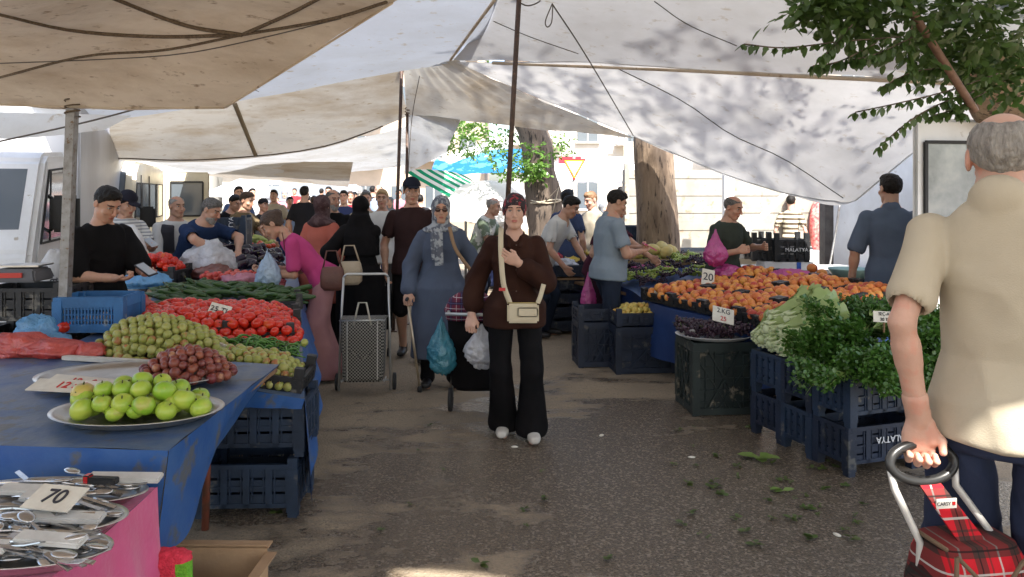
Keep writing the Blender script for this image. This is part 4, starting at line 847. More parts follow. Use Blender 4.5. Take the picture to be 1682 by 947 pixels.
sheet('awning', [[P(720, 262, 14.5), P(830, 222, 14.2), P(910, 200, 14)], [P(740, 268, 13.6), P(830, 236, 13.4), P(910, 216, 13.2)]], WCL, 20, 8, amp=.05, label='narrow white canopy strip crossing above the blue awning', cat='awning')
sheet('awning', [[P(330, 315, 24), P(400, 292, 24), P(440, 300, 24)], [P(340, 325, 22), P(400, 322, 22), P(450, 326, 22)]], TP_far, 20, 14, amp=.1, label='grey stall roof in the distance at left', cat='awning')
sheet('awning', [[P(900, 268, 20), P(970, 262, 20), P(1048, 262, 20)], [P(900, 300, 18), P(970, 300, 18), P(1050, 300, 18)]], WCL, 20, 14, amp=.1, label='white stall awning between the two tree trunks', cat='awning')
# road sign
e = empty('road_sign', (P(943, 0, 13.5).x, 13.5, 0), 0, 'inverted triangular sign with red and yellow border between the tree trunks', 'sign'); mb = MB(); mb.tube([(0, .03, 0), (0, .03, 2.3)], .03, 8); mb.build('post', STEEL, e)
zc = P(943, 278, 13.5).z; mb = MB(); mb.mi = 0; mb.prism([(-.21, .19), (.21, .19), (0, -.19)], -.02, 0, Matrix.Translation((0, 0, zc))); mb.build('panel', mat('sign_red', (.65, .03, .03), rough=.4), e); mb = MB(); mb.prism([(-.175, .16), (.175, .16), (0, -.155)], -.024, -.021, Matrix.Translation((0, 0, zc))); mb.build('border', mat('sign_yellow', (.8, .45, .03), rough=.4), e); mb = MB(); mb.prism([(-.14, .14), (.14, .14), (0, -.115)], -.029, -.025, Matrix.Translation((0, 0, zc))); mb.build('face', mat('sign_white', (.8, .8, .78), rough=.4), e)
textmesh('lettering', 'LGX', .075, mat('ink_dark', (.03, .03, .035)), e, Matrix.Translation((0, -.031, zc + .08)) @ Matrix.Rotation(R(90), 4, 'X'))
mb = MB(); mb.box((0, 0, 0), (1.9, .5, .14)); mb.mi = 1; mb.box((-.7, -.252, 0), (.5, .01, .16)); mb.build('shop_sign', [mat('panel_pale', (.7, .7, .7)), mat('panel_red', (.6, .02, .04))], None, loc=P(985, 263, 17.5), label='pale shop fascia with a red block at its left end', cat='sign')
# ---------------------------------------------------------------- crates
def cmat(n, c, c3=(.16, .15, .13)): return mat(n, c, tuple(v * .6 for v in c), scale=5, rough=.55, bump=.25, bscale=60, c3=c3, s3=8, t3=.60)
C_NAVY = cmat('crate_navy', (.014, .024, .050), (.09, .09, .085)); C_BLUE = cmat('crate_blue', (.020, .040, .080), (.14, .135, .12)); C_BLACK = cmat('crate_black', (.018, .019, .022)); C_GREEN = cmat('crate_green', (.022, .035, .034), (.22, .19, .14)); C_BRIGHT = cmat('crate_bright', (.035, .17, .42), (.25, .3, .34))
INKW = mat('letter_white', (.72, .74, .76), rough=.5)
def crate(w, d, h, m, nx=4, ny=2, style='slot', foot=.05, label=None, group=None, loc=(0, 0, 0), rz=0, text=None, flip=False, tz=None, name='crate', side_text=False, peg=.03, cat='crate'):
    mb = MB(); t = .012; z0 = foot; H = h - z0
    def wall(L, T):
        def b(x, z, sx, sz, y=0, th=t): mb.box((x, y, z), (sx, th, sz), M=T)
        rows = ny; band = H / (rows * 1.45 + 1.2)
        if style == 'slot':
            z = z0
            for r in range(rows + 1):
                bh = band * (1.25 if r in (0, rows) else 1.1); b(0, z + bh / 2, L, bh); z += bh + (H - band * (1.25 * 2 + 1.1 * (rows - 1))) / rows
            for k in range(nx + 1): b(-L / 2 + L * k / nx * (1 - .0) if 0 < k < nx else (-L / 2 + .012 if k == 0 else L / 2 - .012), z0 + H / 2, L * .045 + .012, H - .004, -.005, t + .008)
            for k in range(nx * 2): b(-L / 2 + L * (k + .5) / (nx * 2), z0 + H / 2, .006, H - .01, -.004, t + .004)
            b(0, z0 + H * .48, L, .007, -.006, .012)
            b(0, z0 + H - .012, L + .012, .024, -.006, .02); b(0, z0 + .012, L, .022, -.006, .018)
        else:                                                    # fine lattice
            for r in range(ny * 2 + 1): b(0, z0 + H * r / (ny * 2), L, .009)
            for k in range(nx * 2 + 1): b(-L / 2 + L * k / (nx * 2), z0 + H / 2, .008, H, -.003)
            b(0, h - .03, L, .06, -.004, .018); b(0, z0 + .02, L, .05, -.004, .018)
            if style == 'diag':
                for s_ in (-1, 1): mb.bar(T @ Vector((-s_ * L * .3, -.006, z0 + .04)), T @ Vector((s_ * L * .3, -.006, h - .04)), .014); mb.bar(T @ Vector((-s_ * L * .1, -.006, z0 + .04)), T @ Vector((s_ * L * .48, -.006, h * .8)), .010)
                b(0, z0 + H / 2, L, H, .012, .003)
    for a, L, off in ((0, w, d / 2), (180, w, d / 2), (90, d, w / 2), (-90, d, w / 2)):
        wall(L - .05, Matrix.Rotation(R(a), 4, 'Z') @ Matrix.Translation((0, -off + .01, 0)))
    mb.box((0, 0, z0 + .008), (w - .03, d - .03, .012))
    o = mb.build(name, m, None, loc=loc, rot=(0, 0, rz)); tag(o, label, cat, group)
    for sx in (-1, 1):
        for sy in (-1, 1):
            q = MB(); q.box((0, 0, (h + peg) / 2), (.048, .048, h + peg)); q.box((0, 0, (h) / 2), (.056, .056, h * .8))
            c = q.build('corner_post', m, o, loc=(sx * (w / 2 - .02), sy * (d / 2 - .02), 0))
    if text:
        M = Matrix.Translation((w * .12, -d / 2 - .012, tz or h * .72)) @ Matrix.Rotation(R(90), 4, 'X')
        if flip: M = M @ Matrix.Rotation(R(180), 4, 'Z')
        textmesh('lettering', text, .055, INKW, o, M)
    if side_text:
        M = Matrix.Translation((-w / 2 - .012, 0, h * .7)) @ Matrix.Rotation(R(-90), 4, 'Z') @ Matrix.Rotation(R(90), 4, 'X'); textmesh('lettering', side_text, .05, INKW, o, M)
    return o
# ---------------------------------------------------------------- fruit prototypes
def fruit_mat(n, a, b, c3=None, rough=.35, sc=9, t3=.58, s3=14, rnd=None): return mat(n, a, b, scale=sc, rough=rough, bump=.08, bscale=90, rnd=rnd, c3=c3, s3=s3, t3=t3, contrast=(.38, .62))
STEM = mat('stem', (.10, .08, .03), (.06, .10, .03), rough=.8)
def ball(name, r, m, dent=.18, sq=.92, stem=None, n=14, label=None, cat=None, group=None):
    mb = MB(); vs = []; M_ = 10; pr = []
    for i in range(M_ + 1):
        ph = math.pi * i / M_; rr = math.sin(ph); z = -math.cos(ph) * sq
        z += dent * (math.exp(-(rr / .28) ** 2)) * (-1 if i > M_ / 2 else .6); pr.append((max(rr, .004) * r, z * r))
    mb.lathe(pr, n); o = mb.build(name, m); tag(o, label, cat, group)
    if stem: q = MB(); q.tube([(0, 0, (sq - dent) * r), (r * .08, 0, (sq - dent) * r + stem)], r * .07, 5); q.build('stem', STEM, o)
    return o
USED = set()
def scatter(proto, pts, rots='any', label=None, group=None, scl=(.80, 1.13), cap=290, stuffname=None, first=True):
    pts = sorted(pts, key=lambda p: p[1]); tree = kids(proto); sp = proto.data
    for i, p in enumerate(pts[:cap]):
        if rots == 'any': e = (rng.uniform(0, 6.3), rng.uniform(0, 6.3), rng.uniform(0, 6.3))
        elif rots == 'up': e = (rng.gauss(0, .35), rng.gauss(0, .35), rng.uniform(0, 6.3))
        else: e = rots(p)
        s_ = rng.uniform(*scl)
        if i == 0: proto.location = p; proto.rotation_euler = e; proto.scale = (s_,) * 3
        else: dup(proto, p, rot=e, scale=s_, tree=tree)
    if len(pts) > cap:
        mb = MB(); vs = [v.co.copy() for v in sp.vertices]; fs = [tuple(q.vertices) for q in sp.polygons]
        for p in pts[cap:]:
            M = Matrix.Translation(p) @ Euler((rng.uniform(0, 6), rng.uniform(0, 6), 0)).to_matrix().to_4x4() @ Matrix.Scale(rng.uniform(*scl), 4); mb.add(vs, fs, M, True)
        mb.build(stuffname or (proto.name.split('.')[0] + '_pile'), sp.materials[0], kind='stuff', label='more of the ' + (group or 'fruit') + ' further back', cat='fruit')
def heap_pts(c, rx, ry, h, r, rz=0, shape='ell', base=None, pk=1.0, layers=1, jit=.22, sp=.93, off=(0, 0)):
    """surface layer(s) of a heap; base(x, y) gives the height below"""
    out = []; d = 2 * r * sp
    for L in range(layers):
        j = 0; y = -ry
        while y <= ry:
            x = -rx + (d / 2 if j % 2 else 0) + L * d * .5
            while x <= rx:
                a, b2 = x / rx, y / ry; q = (a - off[0]) ** 2 + (b2 - off[1]) ** 2 if shape == 'ell' else max(abs(a), abs(b2)) ** 3
                if (a * a + b2 * b2 <= 1.0 if shape == 'ell' else True):
                    hh = h * max(0, 1 - q) ** pk
                    xx = x + rng.uniform(-jit, jit) * r; yy = y + rng.uniform(-jit, jit) * r
                    X = c[0] + xx * math.cos(rz) - yy * math.sin(rz); Y = c[1] + xx * math.sin(rz) + yy * math.cos(rz)
                    zb = base(X, Y) if base else c[2]; z = zb + max(r * .95, hh - L * 1.5 * r) + rng.uniform(-.25, .35) * r * (1 if hh > r else .2)
                    if L == 0 or hh > r * 1.6: out.append((X, Y, z))
                x += d
            y += d * .87; j += 1
    return out
TARP_B = mat('tarp_blue', (.018, .085, .29), (.04, .115, .31), scale=6, rough=.42, bump=.35, bscale=14, c3=(.10, .115, .14), s3=9, t3=.57, spec=.4); TARP_T = mat('tarp_blue_worn', (.040, .095, .23), (.12, .16, .22), scale=5, rough=.5, bump=.45, bscale=18, c3=(.10, .11, .12), s3=9, t3=.56)
TARP_D = mat('tarp_blue_shaded', (.012, .035, .13), (.02, .05, .16), scale=3, rough=.5, bump=.4, bscale=10)  # blue tarp of the right table, its shade put into the darker colour
WOODW = mat('board_white', (.62, .60, .55), (.48, .44, .38), scale=8, rough=.7); WOOD = mat('wood', (.28, .17, .09), (.18, .10, .05), scale=5, rough=.8, stretch=(1, 6, 6)); CARD = mat('cardboard', (.42, .28, .16), (.33, .21, .12), scale=6, rough=.9, bump=.2, bscale=80); PAPER = mat('paper', (.72, .69, .60), (.62, .58, .50), scale=20, rough=.8); INKB = mat('ink_black', (.03, .03, .04), rough=.6); INKR = mat('ink_red', (.55, .03, .03), rough=.6); REDP = mat('pipe_red', (.25, .06, .03), (.12, .05, .03), scale=20, rough=.6)
# ---------------------------------------------------------------- left front table
e = empty('market_table', (-2.1, 3.2, 0), 0, 'low trestle table under the blue tarp at front left', 'table')
mb = MB(); mb.box((0, 0, .765), (1.86, 1.2, .03)); mb.build('table_top', WOOD, e, bevel=.004)
for x, y in ((.63, .5), (-.85, .5), (.75, -.5), (-.85, -.5)):
    mb = MB(); mb.tube([(x, y, .76), (x - .03, y + .02, 0)], .018, 10); mb.build('leg', REDP, e)
C0 = (-1.13, 2.5)
A_ = [[(-3.5, 2.72, .795), (-2.6, 2.64, .80), (-1.8, 2.57, .797), (-1.13, 2.5, .80)], [(-3.5, 3.2, .80), (-2.6, 3.15, .79), (-1.8, 3.1, .80), (-1.14, 3.05, .798)], [(-3.5, 3.95, .80), (-2.6, 3.93, .80), (-1.8, 3.9, .79), (-1.16, 3.80, .79)]]
tp = sheet('tarp_cover', A_, TARP_T, 70, 60, amp=.014, nsc=4, label='worn blue tarp spread over the front left table with the apple tray', cat='tarp')
def hang(name, top, bot, m, par, nu=60, nv=26, amp=.02, k=30, a=.012):
    n_ = len(top); mid = [[(t[i] * .5 + b2[i] * .5) for i in range(3)] for t, b2 in zip(top, bot)]
    o = sheet(name, [top, mid, bot], m, nu, nv, amp=0, fold=lambda u, v, V: np.stack([np.sin(u * k + v * 2) * a * v, -np.abs(np.sin(u * k * .7 + 1)) * a * v + vnoise(V, 5) * amp, vnoise(V, 9) * .004 * v], 1)); o.location -= par.location; o.parent = par; return o
hang('front_drape', [(-3.5, 2.718, .795), (-2.6, 2.638, .80), (-1.8, 2.568, .797), (-1.13, 2.498, .80)], [(-3.5, 2.66, .30), (-2.6, 2.58, .30), (-1.8, 2.52, .38), tuple(P(256, 903, 2.47))], TARP_B, tp)
hang('side_drape', [(-1.128, 2.498, .80), (-1.132, 2.75, .80), (-1.14, 3.05, .798), (-1.15, 3.4, .795), (-1.16, 3.80, .79)], [tuple(P(254, 903, 2.465)), tuple(P(306, 885, 2.66)), tuple(P(330, 800, 2.9)), tuple(P(366, 722, 3.2)), tuple(P(402, 660, 3.78))], TARP_B, tp, k=14, a=.010)
# ---------------------------------------------------------------- left display stall
e = empty('display_table', (-2.0, 5.5, 0), 0, 'long trestle table under the heaps of tomatoes and cucumbers on the left', 'table')
mb = MB(); mb.box((-.15, 0, .60), (1.1, 3.0, .03), rz=ST); mb.build('table_top', WOOD, e)
for x, y in ((.45, -1.1), (-.7, -1.3), (-.1, 1.4), (-1.2, 1.2)): mb = MB(); mb.bar((x, y, .59), (x, y, 0), .04); mb.build('leg', WOOD, e)
D_ = [[(-2.5, 3.93, .77), (-2.1, 3.93, .77), (-1.6, 3.90, .68), (-1.05, 3.86, .60)], [(-2.6, 5.0, .79), (-2.3, 5.0, .78), (-1.9, 5.0, .74), (-1.38, 5.0, .70)], [(-2.9, 6.2, .82), (-2.6, 6.2, .80), (-2.2, 6.2, .78), (-1.72, 6.2, .75)], [(-3.4, 7.6, .84), (-3.0, 7.6, .84), (-2.6, 7.6, .82), (-2.14, 7.6, .80)], [(-4.2, 9.6, .86), (-3.8, 9.6, .86), (-3.3, 9.6, .85), (-2.75, 9.6, .84)]]
dp = sheet('tarp_cover', D_, TARP_T, 50, 90, amp=.010, nsc=4, label='dirty blue tarp under the vegetable heaps of the left stall', cat='tarp')
hang('side_drape', [(-1.05, 3.86, .60), (-1.38, 5.0, .70), (-1.72, 6.2, .75), (-2.14, 7.6, .80), (-2.75, 9.6, .84)], [tuple(P(510, 828, 3.86)), tuple(P(527, 640, 4.9)), tuple(P(515, 560, 6.1)), tuple(P(505, 520, 7.5)), (-2.7, 9.6, .4)], TARP_B, dp, nu=120, k=60, a=.014)
hang('front_drape', [(-1.62, 3.87, .685), (-1.30, 3.86, .64), (-1.05, 3.855, .60)], [(-1.58, 3.84, .57), (-1.30, 3.83, .565), (-1.05, 3.825, .56)], TARP_B, dp, nu=40, nv=10, k=16, a=.008)
_bvh = BVHTree.FromPolygons([dp.matrix_basis @ v.co for v in dp.data.vertices], [tuple(p.vertices) for p in dp.data.polygons])
def dz(x, y):
    h = _bvh.ray_cast(Vector((x, y, 2)), Vector((0, 0, -1))); return h[0].z if h[0] else .79
crate(.50, .36, .27, C_BLUE, 4, 2, loc=(-1.35, 4.03, 0), rz=R(2), label='dusty blue crate on the ground under the left stall front, lower of the pair')
crate(.50, .36, .27, C_BLUE, 4, 2, loc=(-1.325, 4.05, .30), rz=R(3), label='dusty blue crate right under the hanging tarp edge, upper of the pair')
for z in (0, .30): crate(.50, .36, .27, C_NAVY, 4, 2, loc=(-1.62, 4.62, z), rz=R(14), label='dark crate standing in shade behind the dusty blue pair', group='crates under the left stall')
# trays
ALU = mat('tray_metal', (.55, .54, .52), (.42, .41, .39), scale=9, rough=.28, metal=.85, bump=.08, bscale=40)
def tray(x, y, z, rx, ry, label, rz=0, name='metal_tray', m=None, tilt=0):
    mb = MB(); mb.lathe([(.02, .006), (.80, .008), (.86, .018), (.93, .030), (1.0, .033), (1.005, .030), (.93, .024), (.86, .010), (.80, .001), (.02, .0)], 56, Matrix.Diagonal((rx, ry, 1, 1)))
    o = mb.build(name, m or ALU, None, loc=(x, y, z), rot=(tilt, 0, rz)); return tag(o, label, 'tray')
tray(-1.405, 2.86, .806, .315, .215, 'scalloped metal tray heaped with green apples'); tray(-1.69, 3.40, .808, .42, .27, 'large metal tray holding the small red plums, left part bare')
ap = ball('green_apple', .040, fruit_mat('apple_green', (.30, .47, .045), (.42, .52, .07), c3=(.40, .42, .08), rnd=(.22, .42, .03), rough=.3), .22, .88, .012, 18, label='glossy green apple heaped on the front metal tray', cat='apple', group='green apples on the front tray')
pts = heap_pts((-1.40, 2.86, .815), .265, .165, .112, .040, layers=2, pk=.8); scatter(ap, pts, 'up', cap=290, scl=(.82, 1.1))
o = ball('apple', .043, fruit_mat('apple_blush', (.55, .30, .06), (.50, .42, .10), rough=.3), .2, .9, .012, 18, label='apple with an orange blush at the left of the green apple heap', cat='apple'); o.location = (-1.60, 2.84, .90)
pl = ball('red_plum', .0215, fruit_mat('plum_red', (.19, .035, .035), (.30, .09, .05), c3=(.45, .22, .12), rnd=(.10, .02, .03), rough=.3), .08, 1.0, None, 12, label='small red plum in the heap on the large metal tray', cat='plum', group='red plums on the large tray')
scatter(pl, heap_pts((-1.46, 3.42, .818), .205, .185, .12, .0215, layers=2, pk=.8), cap=290)
ju = ball('jujube', .0245, fruit_mat('jujube', (.36, .36, .09), (.27, .30, .06), c3=(.36, .14, .05), rnd=(.42, .40, .14), rough=.35, t3=.55), .06, 1.04, None, 12, label='small green jujube with brown blush in the big heap', cat='jujube', group='jujubes on the left stall')
pj = heap_pts((-1.86, 4.20, .77), .40, .27, .21, .0245, layers=1, pk=.9, off=(-.15, .1), base=lambda x, y: dz(x, y)) + heap_pts((-1.40, 4.10, .70), .27, .17, .13, .0245, rz=R(4), shape='box', base=dz, layers=1)
scatter(ju, pj, cap=295)
mb = MB()
for L in (.03, .055): 
    for p in heap_pts((-1.86, 4.20, .77), .37, .25, .21 - L, .0245, base=dz, off=(-.15, .1), pk=.9): mb.sphere((p[0], p[1], p[2] - .012), .0245, 8, 6)
mb.build('jujube_pile', ju.data.materials[0], kind='stuff', label='lower layers of the jujube heap', cat='fruit')
crate(.58, .36, .09, C_BLACK, 5, 1, foot=.01, loc=(-1.40, 4.10, dz(-1.40, 4.10) - .02), rz=R(4), label='shallow black tray holding the lower jujubes at the stall front', peg=.05, name='tray_crate').rotation_euler = (0, R(8.5), R(4))
tm = ball('tomato', .040, fruit_mat('tomato_red', (.56, .022, .012), (.64, .04, .015), rnd=(.50, .015, .012), c3=(.62, .10, .02), rough=.18), .16, .82, .006, 16, label='ripe red tomato in the tomato heap of the left stall', cat='tomato', group='tomatoes on the left stall')
scatter(tm, heap_pts((-1.93, 5.02, .8), .50, .44, .14, .039, rz=ST, shape='box', base=dz, layers=1, pk=.7), 'up', cap=295)
mb = MB()
for p in heap_pts((-1.93, 5.02, .8), .46, .40, .10, .039, rz=ST, shape='box', base=dz, pk=.7): mb.sphere((p[0], p[1], p[2] - .03), .037, 8, 6)
mb.build('tomato_pile', tm.data.materials[0], kind='stuff', label='lower layer of the tomato heap', cat='fruit')
for px, py, Y, l in ((107, 536, 4.35, 'single tomato lying left of the bright blue crate'), (206, 546, 4.5, 'single tomato lying between the bright blue crate and the jujubes'), (222, 540, 4.6, 'tomato rolled loose beside the blue crate corner')):
    p = PZ(px, py, .84); dup(tm, (p.x, p.y, .84), label=l, group='stray tomatoes', tree=kids(tm), rot=(.2, .1, 0))
def pod(name, L, r, m, curve=.25, taper=.35, stem=True, n=8, **tg):
    k = 9; pts = [((i / k - .5) * L, math.sin(i / k * math.pi) * curve * L * .4, 0) for i in range(k + 1)]; rs = [r * max(.25, math.sin(min(1, (i + .6) / (k * .35)) * math.pi / 2) * (1 - taper * i / k) * (1 if i < k else .45)) for i in range(k + 1)]
    mb = MB(); mb.tube(pts, rs, n); o = mb.build(name, m); tag(o, **tg)
    if stem: q = MB(); q.tube([pts[0], (pts[0][0] - L * .12, pts[0][1] + .004, .003)], r * .25, 5); q.build('stem', STEM, o)
    return o
flat = lambda ang, s_=.5, t=.2: (lambda p: (rng.gauss(0, 1.2), rng.gauss(0, t), ang + rng.gauss(0, s_)))
cu = pod('cucumber', .17, .019, fruit_mat('cucumber', (.022, .06, .012), (.045, .10, .02), rough=.35), .12, .1, cat='cucumber', label='dark green cucumber in the heap behind the tomatoes', group='cucumbers on the left stall')
cp = []
for k in range(190):
    u, v = rng.uniform(-.50, .62), rng.uniform(-.30, .36); X = -2.28 + u * math.cos(ST) - v * math.sin(ST); Y = 6.02 + u * math.sin(ST) + v * math.cos(ST); cp.append((X, Y, dz(X, Y) + .03 + max(0, .11 - .22 * (u * u + v * v)) * rng.uniform(.4, 1)))
for k in range(26):
    X, Y = rng.uniform(-2.55, -2.2), rng.uniform(5.0, 5.6); cp.append((X, Y, dz(X, Y) + rng.uniform(.03, .09)))
scatter(cu, cp, flat(ST, .35), cap=295)
pe = pod('green_pepper', .11, .009, fruit_mat('pepper', (.05, .16, .02), (.09, .22, .03), rough=.25), .5, .7, cat='pepper', label='slim green pepper in the small heap before the tomatoes', group='green peppers on the left stall')
cp = []
for k in range(150):
    u, v = rng.uniform(-.27, .24), rng.uniform(-.13, .13); X = -1.50 + u * math.cos(ST) - v * math.sin(ST); Y = 4.48 + u * math.sin(ST) + v * math.cos(ST); cp.append((X, Y, dz(X, Y) + .02 + max(0, .075 - .9 * (u * u + v * v)) * rng.uniform(.5, 1)))
scatter(pe, cp, flat(0, 1.0), cap=150)
def blackpost(x, y, z, lab): mb = MB(); mb.box((0, 0, .045), (.05, .03, .09)); mb.box((0, 0, .095), (.03, .02, .02)); tag(mb.build('crate_post', C_BLACK, None, loc=(x, y, z), rot=(0, 0, .2)), lab, 'post')
for px, py, Y in ((380, 560, 4.62), (487, 560, 4.75), (497, 530, 5.2), (500, 505, 5.8)):
    p = P(px, py, Y); crate(.46, .30, .065, C_BLACK, 4, 1, foot=.01, loc=(p.x - .31, p.y + .16, dz(p.x - .3, p.y) - .01), rz=ST, label='black produce tray sunk under the heaps along the aisle edge of the left stall', group='black trays on the left stall', peg=.05, name='tray_crate')
# boards, price cards
mb = MB(); a, b2 = PZ(100, 592, .80), PZ(284, 603, .80); mb.bar(a + Vector((0, .03, .01)) - a, b2 + Vector((0, .03, .01)) - a, .035, .02); tag(mb.build('wooden_strip', WOODW, None, loc=a), 'white painted wooden strip at the back edge of the front table', 'board')
mb = MB(); a, b2 = P(320, 556, 4.25), P(380, 577, 4.2); mb.bar((0, 0, 0), b2 - a, .012, .05); tag(mb.build('price_board', WOODW, None, loc=a), 'white board seen edge on between jujubes and tomatoes', 'board')
def card(loc, w, h, rot, lines, label, m=PAPER, stick=None, cm=None, size=None):
    mb = MB(); mb.box((0, 0, 0), (w, .004, h)); o = mb.build('price_card', m, None, loc=loc, rot=rot); tag(o, label, 'price sign'); n_ = len(lines)
    for i, t in enumerate(lines):
        s_ = size or h / n_ * .85; textmesh('lettering', t, s_, (cm or [INKB] * n_)[i], o, Matrix.Translation((0, -.004, h / 2 - (i + .5) * h / n_)) @ Matrix.Rotation(R(90), 4, 'X'))
    if stick: mb = MB(); mb.bar((0, .006, -h / 2 + .01), (0, .01, -h / 2 - stick), .008); mb.build('stick', WOOD, o)
    return o
card(P(361, 509, 4.85), .13, .085, (R(-42), R(16), R(8)), ['25 TL'], 'small white price card lying on the tomato heap', stick=.05, size=.05)
for i, (px, py, dzz, r_) in enumerate(((135, 628, .0, R(-17)), (118, 634, .02, R(-10)))):
    o = card(PZ(px, py, .845 + dzz), .36, .085, (R(-72), R(0), r_), ['%'] if False else ['12 : 0'], ['cream price board with red writing leaning on the big tray, upper one', 'cream price board with red writing leaning on the big tray, lower one'][i], cm=[INKR], size=.06)
mb = MB(); a = PZ(170, 632, .86); mb.bar((0, 0, 0), (.10, -.01, .004), .02); mb.mi = 1; mb.bar((.10, -.01, .004), (.145, -.015, .005), .024); mb.mi = 2; mb.bar((.145, -.015, .005), (.20, -.02, .006), .018); tag(mb.build('marker_pen', [mat('orange_plastic', (.6, .18, .02), rough=.4), C_BLACK, PAPER], None, loc=a, bevel=.003), 'orange and black marker pen lying on the big tray', 'pen')
# ---------------------------------------------------------------- plastic bags
def plas(n, c, c2=None, tr=.35): return thin(n, c, c2 or tuple(min(1, v * 1.25 + .02) for v in c), tr=tr, scale=9, lo=.4, hi=.6, bump=.9, bscale=22, gloss=.10, rough=.28)
PL_RED = plas('plastic_coral', (.62, .09, .07)); PL_BLUE = plas('plastic_blue', (.12, .36, .62)); PL_PINK = plas('plastic_pink', (.62, .10, .28)); PL_WHITE = plas('plastic_white', (.62, .62, .64)); PL_TEAL = plas('plastic_teal', (.03, .22, .30)); PL_LBLUE = plas('plastic_paleblue', (.40, .52, .66)); PL_MAG = plas('plastic_magenta', (.55, .06, .30))
def bag(c, r, m, label, seed=0, cat='plastic bag', neck=None, flat_=.35, rz=0, name='plastic_bag', amp=.25, group=None):
    mb = MB(); mb.sphere((0, 0, 0), 1, 44, 30); V = np.array(mb.v); n = vnoise(V + seed * 3.7, 2.1) * amp * 1.6 + np.abs(vnoise(V + seed, 4.5)) * amp * 1.3 + np.abs(vnoise(V + seed, 10)) * amp * .55
    V = V * (1 + n - .12)[:, None]; V[:, 2] = np.where(V[:, 2] < -flat_, -flat_ + (V[:, 2] + flat_) * .1, V[:, 2])
    if neck: t = np.clip((V[:, 2] - .35) / .6, 0, 1); V[:, 0] *= 1 - t * .82; V[:, 1] *= 1 - t * .82; V[:, 2] += t * neck
    V *= np.array(r); mb.v = [tuple(v) for v in V]; o = mb.build(name, m, None, loc=(c[0], c[1], c[2] + flat_ * r[2]), rot=(0, 0, rz)); return tag(o, label, cat, group)
def bp(px, py, Y, z=None): p = P(px, py, Y); return (p.x, p.y, z if z is not None else p.z)
bag(bp(25, 0, 4.0, .80), (.20, .13, .085), PL_RED, 'crumpled coral red plastic bags at the left edge of the front table', 1); bag(bp(85, 0, 3.97, .80), (.19, .11, .06), PL_RED, 'flat coral red plastic bag in the middle of the red pile', 2); bag(bp(140, 0, 3.98, .80), (.10, .08, .045), PL_RED, 'small coral red plastic bag at the right end of the red pile', 3)
bag(bp(60, 0, 4.30, .80), (.13, .10, .10), PL_BLUE, 'crumpled bright blue plastic bag behind the red ones', 4, flat_=.6); bag(bp(95, 0, 4.18, .80), (.09, .07, .055), PL_BLUE, 'small blue plastic bag end beside the larger blue one', 5)
bag(bp(218, 0, 5.2, .82), (.15, .12, .10), PL_RED, 'red plastic bag tucked between blue crate and tomatoes', 6); bag(bp(238, 0, 6.3, .86), (.20, .14, .10), PL_BLUE, 'pale blue plastic bag behind the red bag, left of the cucumbers', 7); bag(bp(395, 0, 6.75, .84), (.20, .12, .07), plas('plastic_rose', (.60, .22, .28)), 'pinkish plastic bag lying behind the cucumbers', 8)
bag(bp(342, 0, 7.3, .84), (.27, .2, .24), PL_WHITE, 'big clear plastic bag of potatoes being tied by the bearded man', 9, flat_=.5); bag(bp(352, 0, 7.1, .84), (.20, .15, .10), plas('brown_bag', (.16, .05, .035), tr=.1), 'dark reddish sack lying below the clear bag', 10)
bag(bp(450, 0, 6.55, .84), (.10, .08, .07), plas('plastic_redfruit', (.30, .04, .06)), 'net of dark red fruit at the bottom of the pale blue bag', 11)
bag(bp(440, 0, 6.5, .83), (.11, .09, .15), PL_LBLUE, 'pale blue plastic bag held open by the woman in pink', 12, neck=.5, flat_=.7)
# bright blue crate, dark crates, scale, sack
crate(.40, .30, .215, C_BRIGHT, 9, 3, style='lattice', foot=.01, loc=(bp(150, 0, 4.62)[0], 4.72, .80), rz=R(3), label='bright blue lattice crate of pale garlic on the left table', peg=0)
ga = ball('garlic', .024, mat('garlic', (.55, .48, .42), (.42, .33, .30), scale=20, rough=.7), -.3, .8, None, 10, label='garlic bulb inside the bright blue lattice crate', cat='garlic', group='garlic bulbs in the blue crate')
scatter(ga, [(bp(150, 0, 4.62)[0] + rng.uniform(-.14, .15), 4.72 + rng.uniform(-.11, .11), .84 + rng.uniform(0, .04)) for k in range(34)], cap=60)
for k, (z, x) in enumerate(((.0, 0), (.27, .01), (.54, 0), (.81, .02))): crate(.5, .38, .25, C_BLACK, 4, 2, loc=(-3.05 + x, 4.85, z), rz=R(3), label=['black crate at the bottom of the left edge stack', 'second black crate up in the left edge stack', 'third black crate up in the left edge stack', 'topmost black crate at the left edge, under the weighing scale'][k])
crate(.42, .34, .2, C_BLACK, 4, 2, loc=(-2.95, 5.6, .58), label='dark crate between the post and the young man in black'); crate(.42, .34, .3, C_BLACK, 4, 2, loc=(-2.95, 5.6, 0), label='dark crate under the one beside the young man in black')
e = empty('weighing_scale', (-3.10, 4.82, 1.09), .1, 'digital weighing scale with a red strip on the black crates', 'scale'); mb = MB(); mb.box((0, 0, .04), (.28, .26, .08), tap=(.85, .8)); mb.build('housing', mat('scale_grey', (.10, .10, .11), rough=.5), e, bevel=.012); mb = MB(); mb.box((0, .03, .095), (.26, .2, .01)); mb.build('pan', ALU, e, bevel=.004); mb = MB(); mb.box((-.02, -.125, .045), (.16, .012, .03)); mb.build('display', mat('red_strip', (.5, .03, .02), rough=.4), e)
o = bag(bp(92, 0, 5.4, .74), (.15, .12, .34), mat('sack_white', (.60, .60, .60), (.5, .5, .5), scale=9, rough=.6, bump=.5, bscale=20), 'white woven sack with black lettering left of the post', 13, cat='sack', flat_=.6, amp=.08, name='sack')
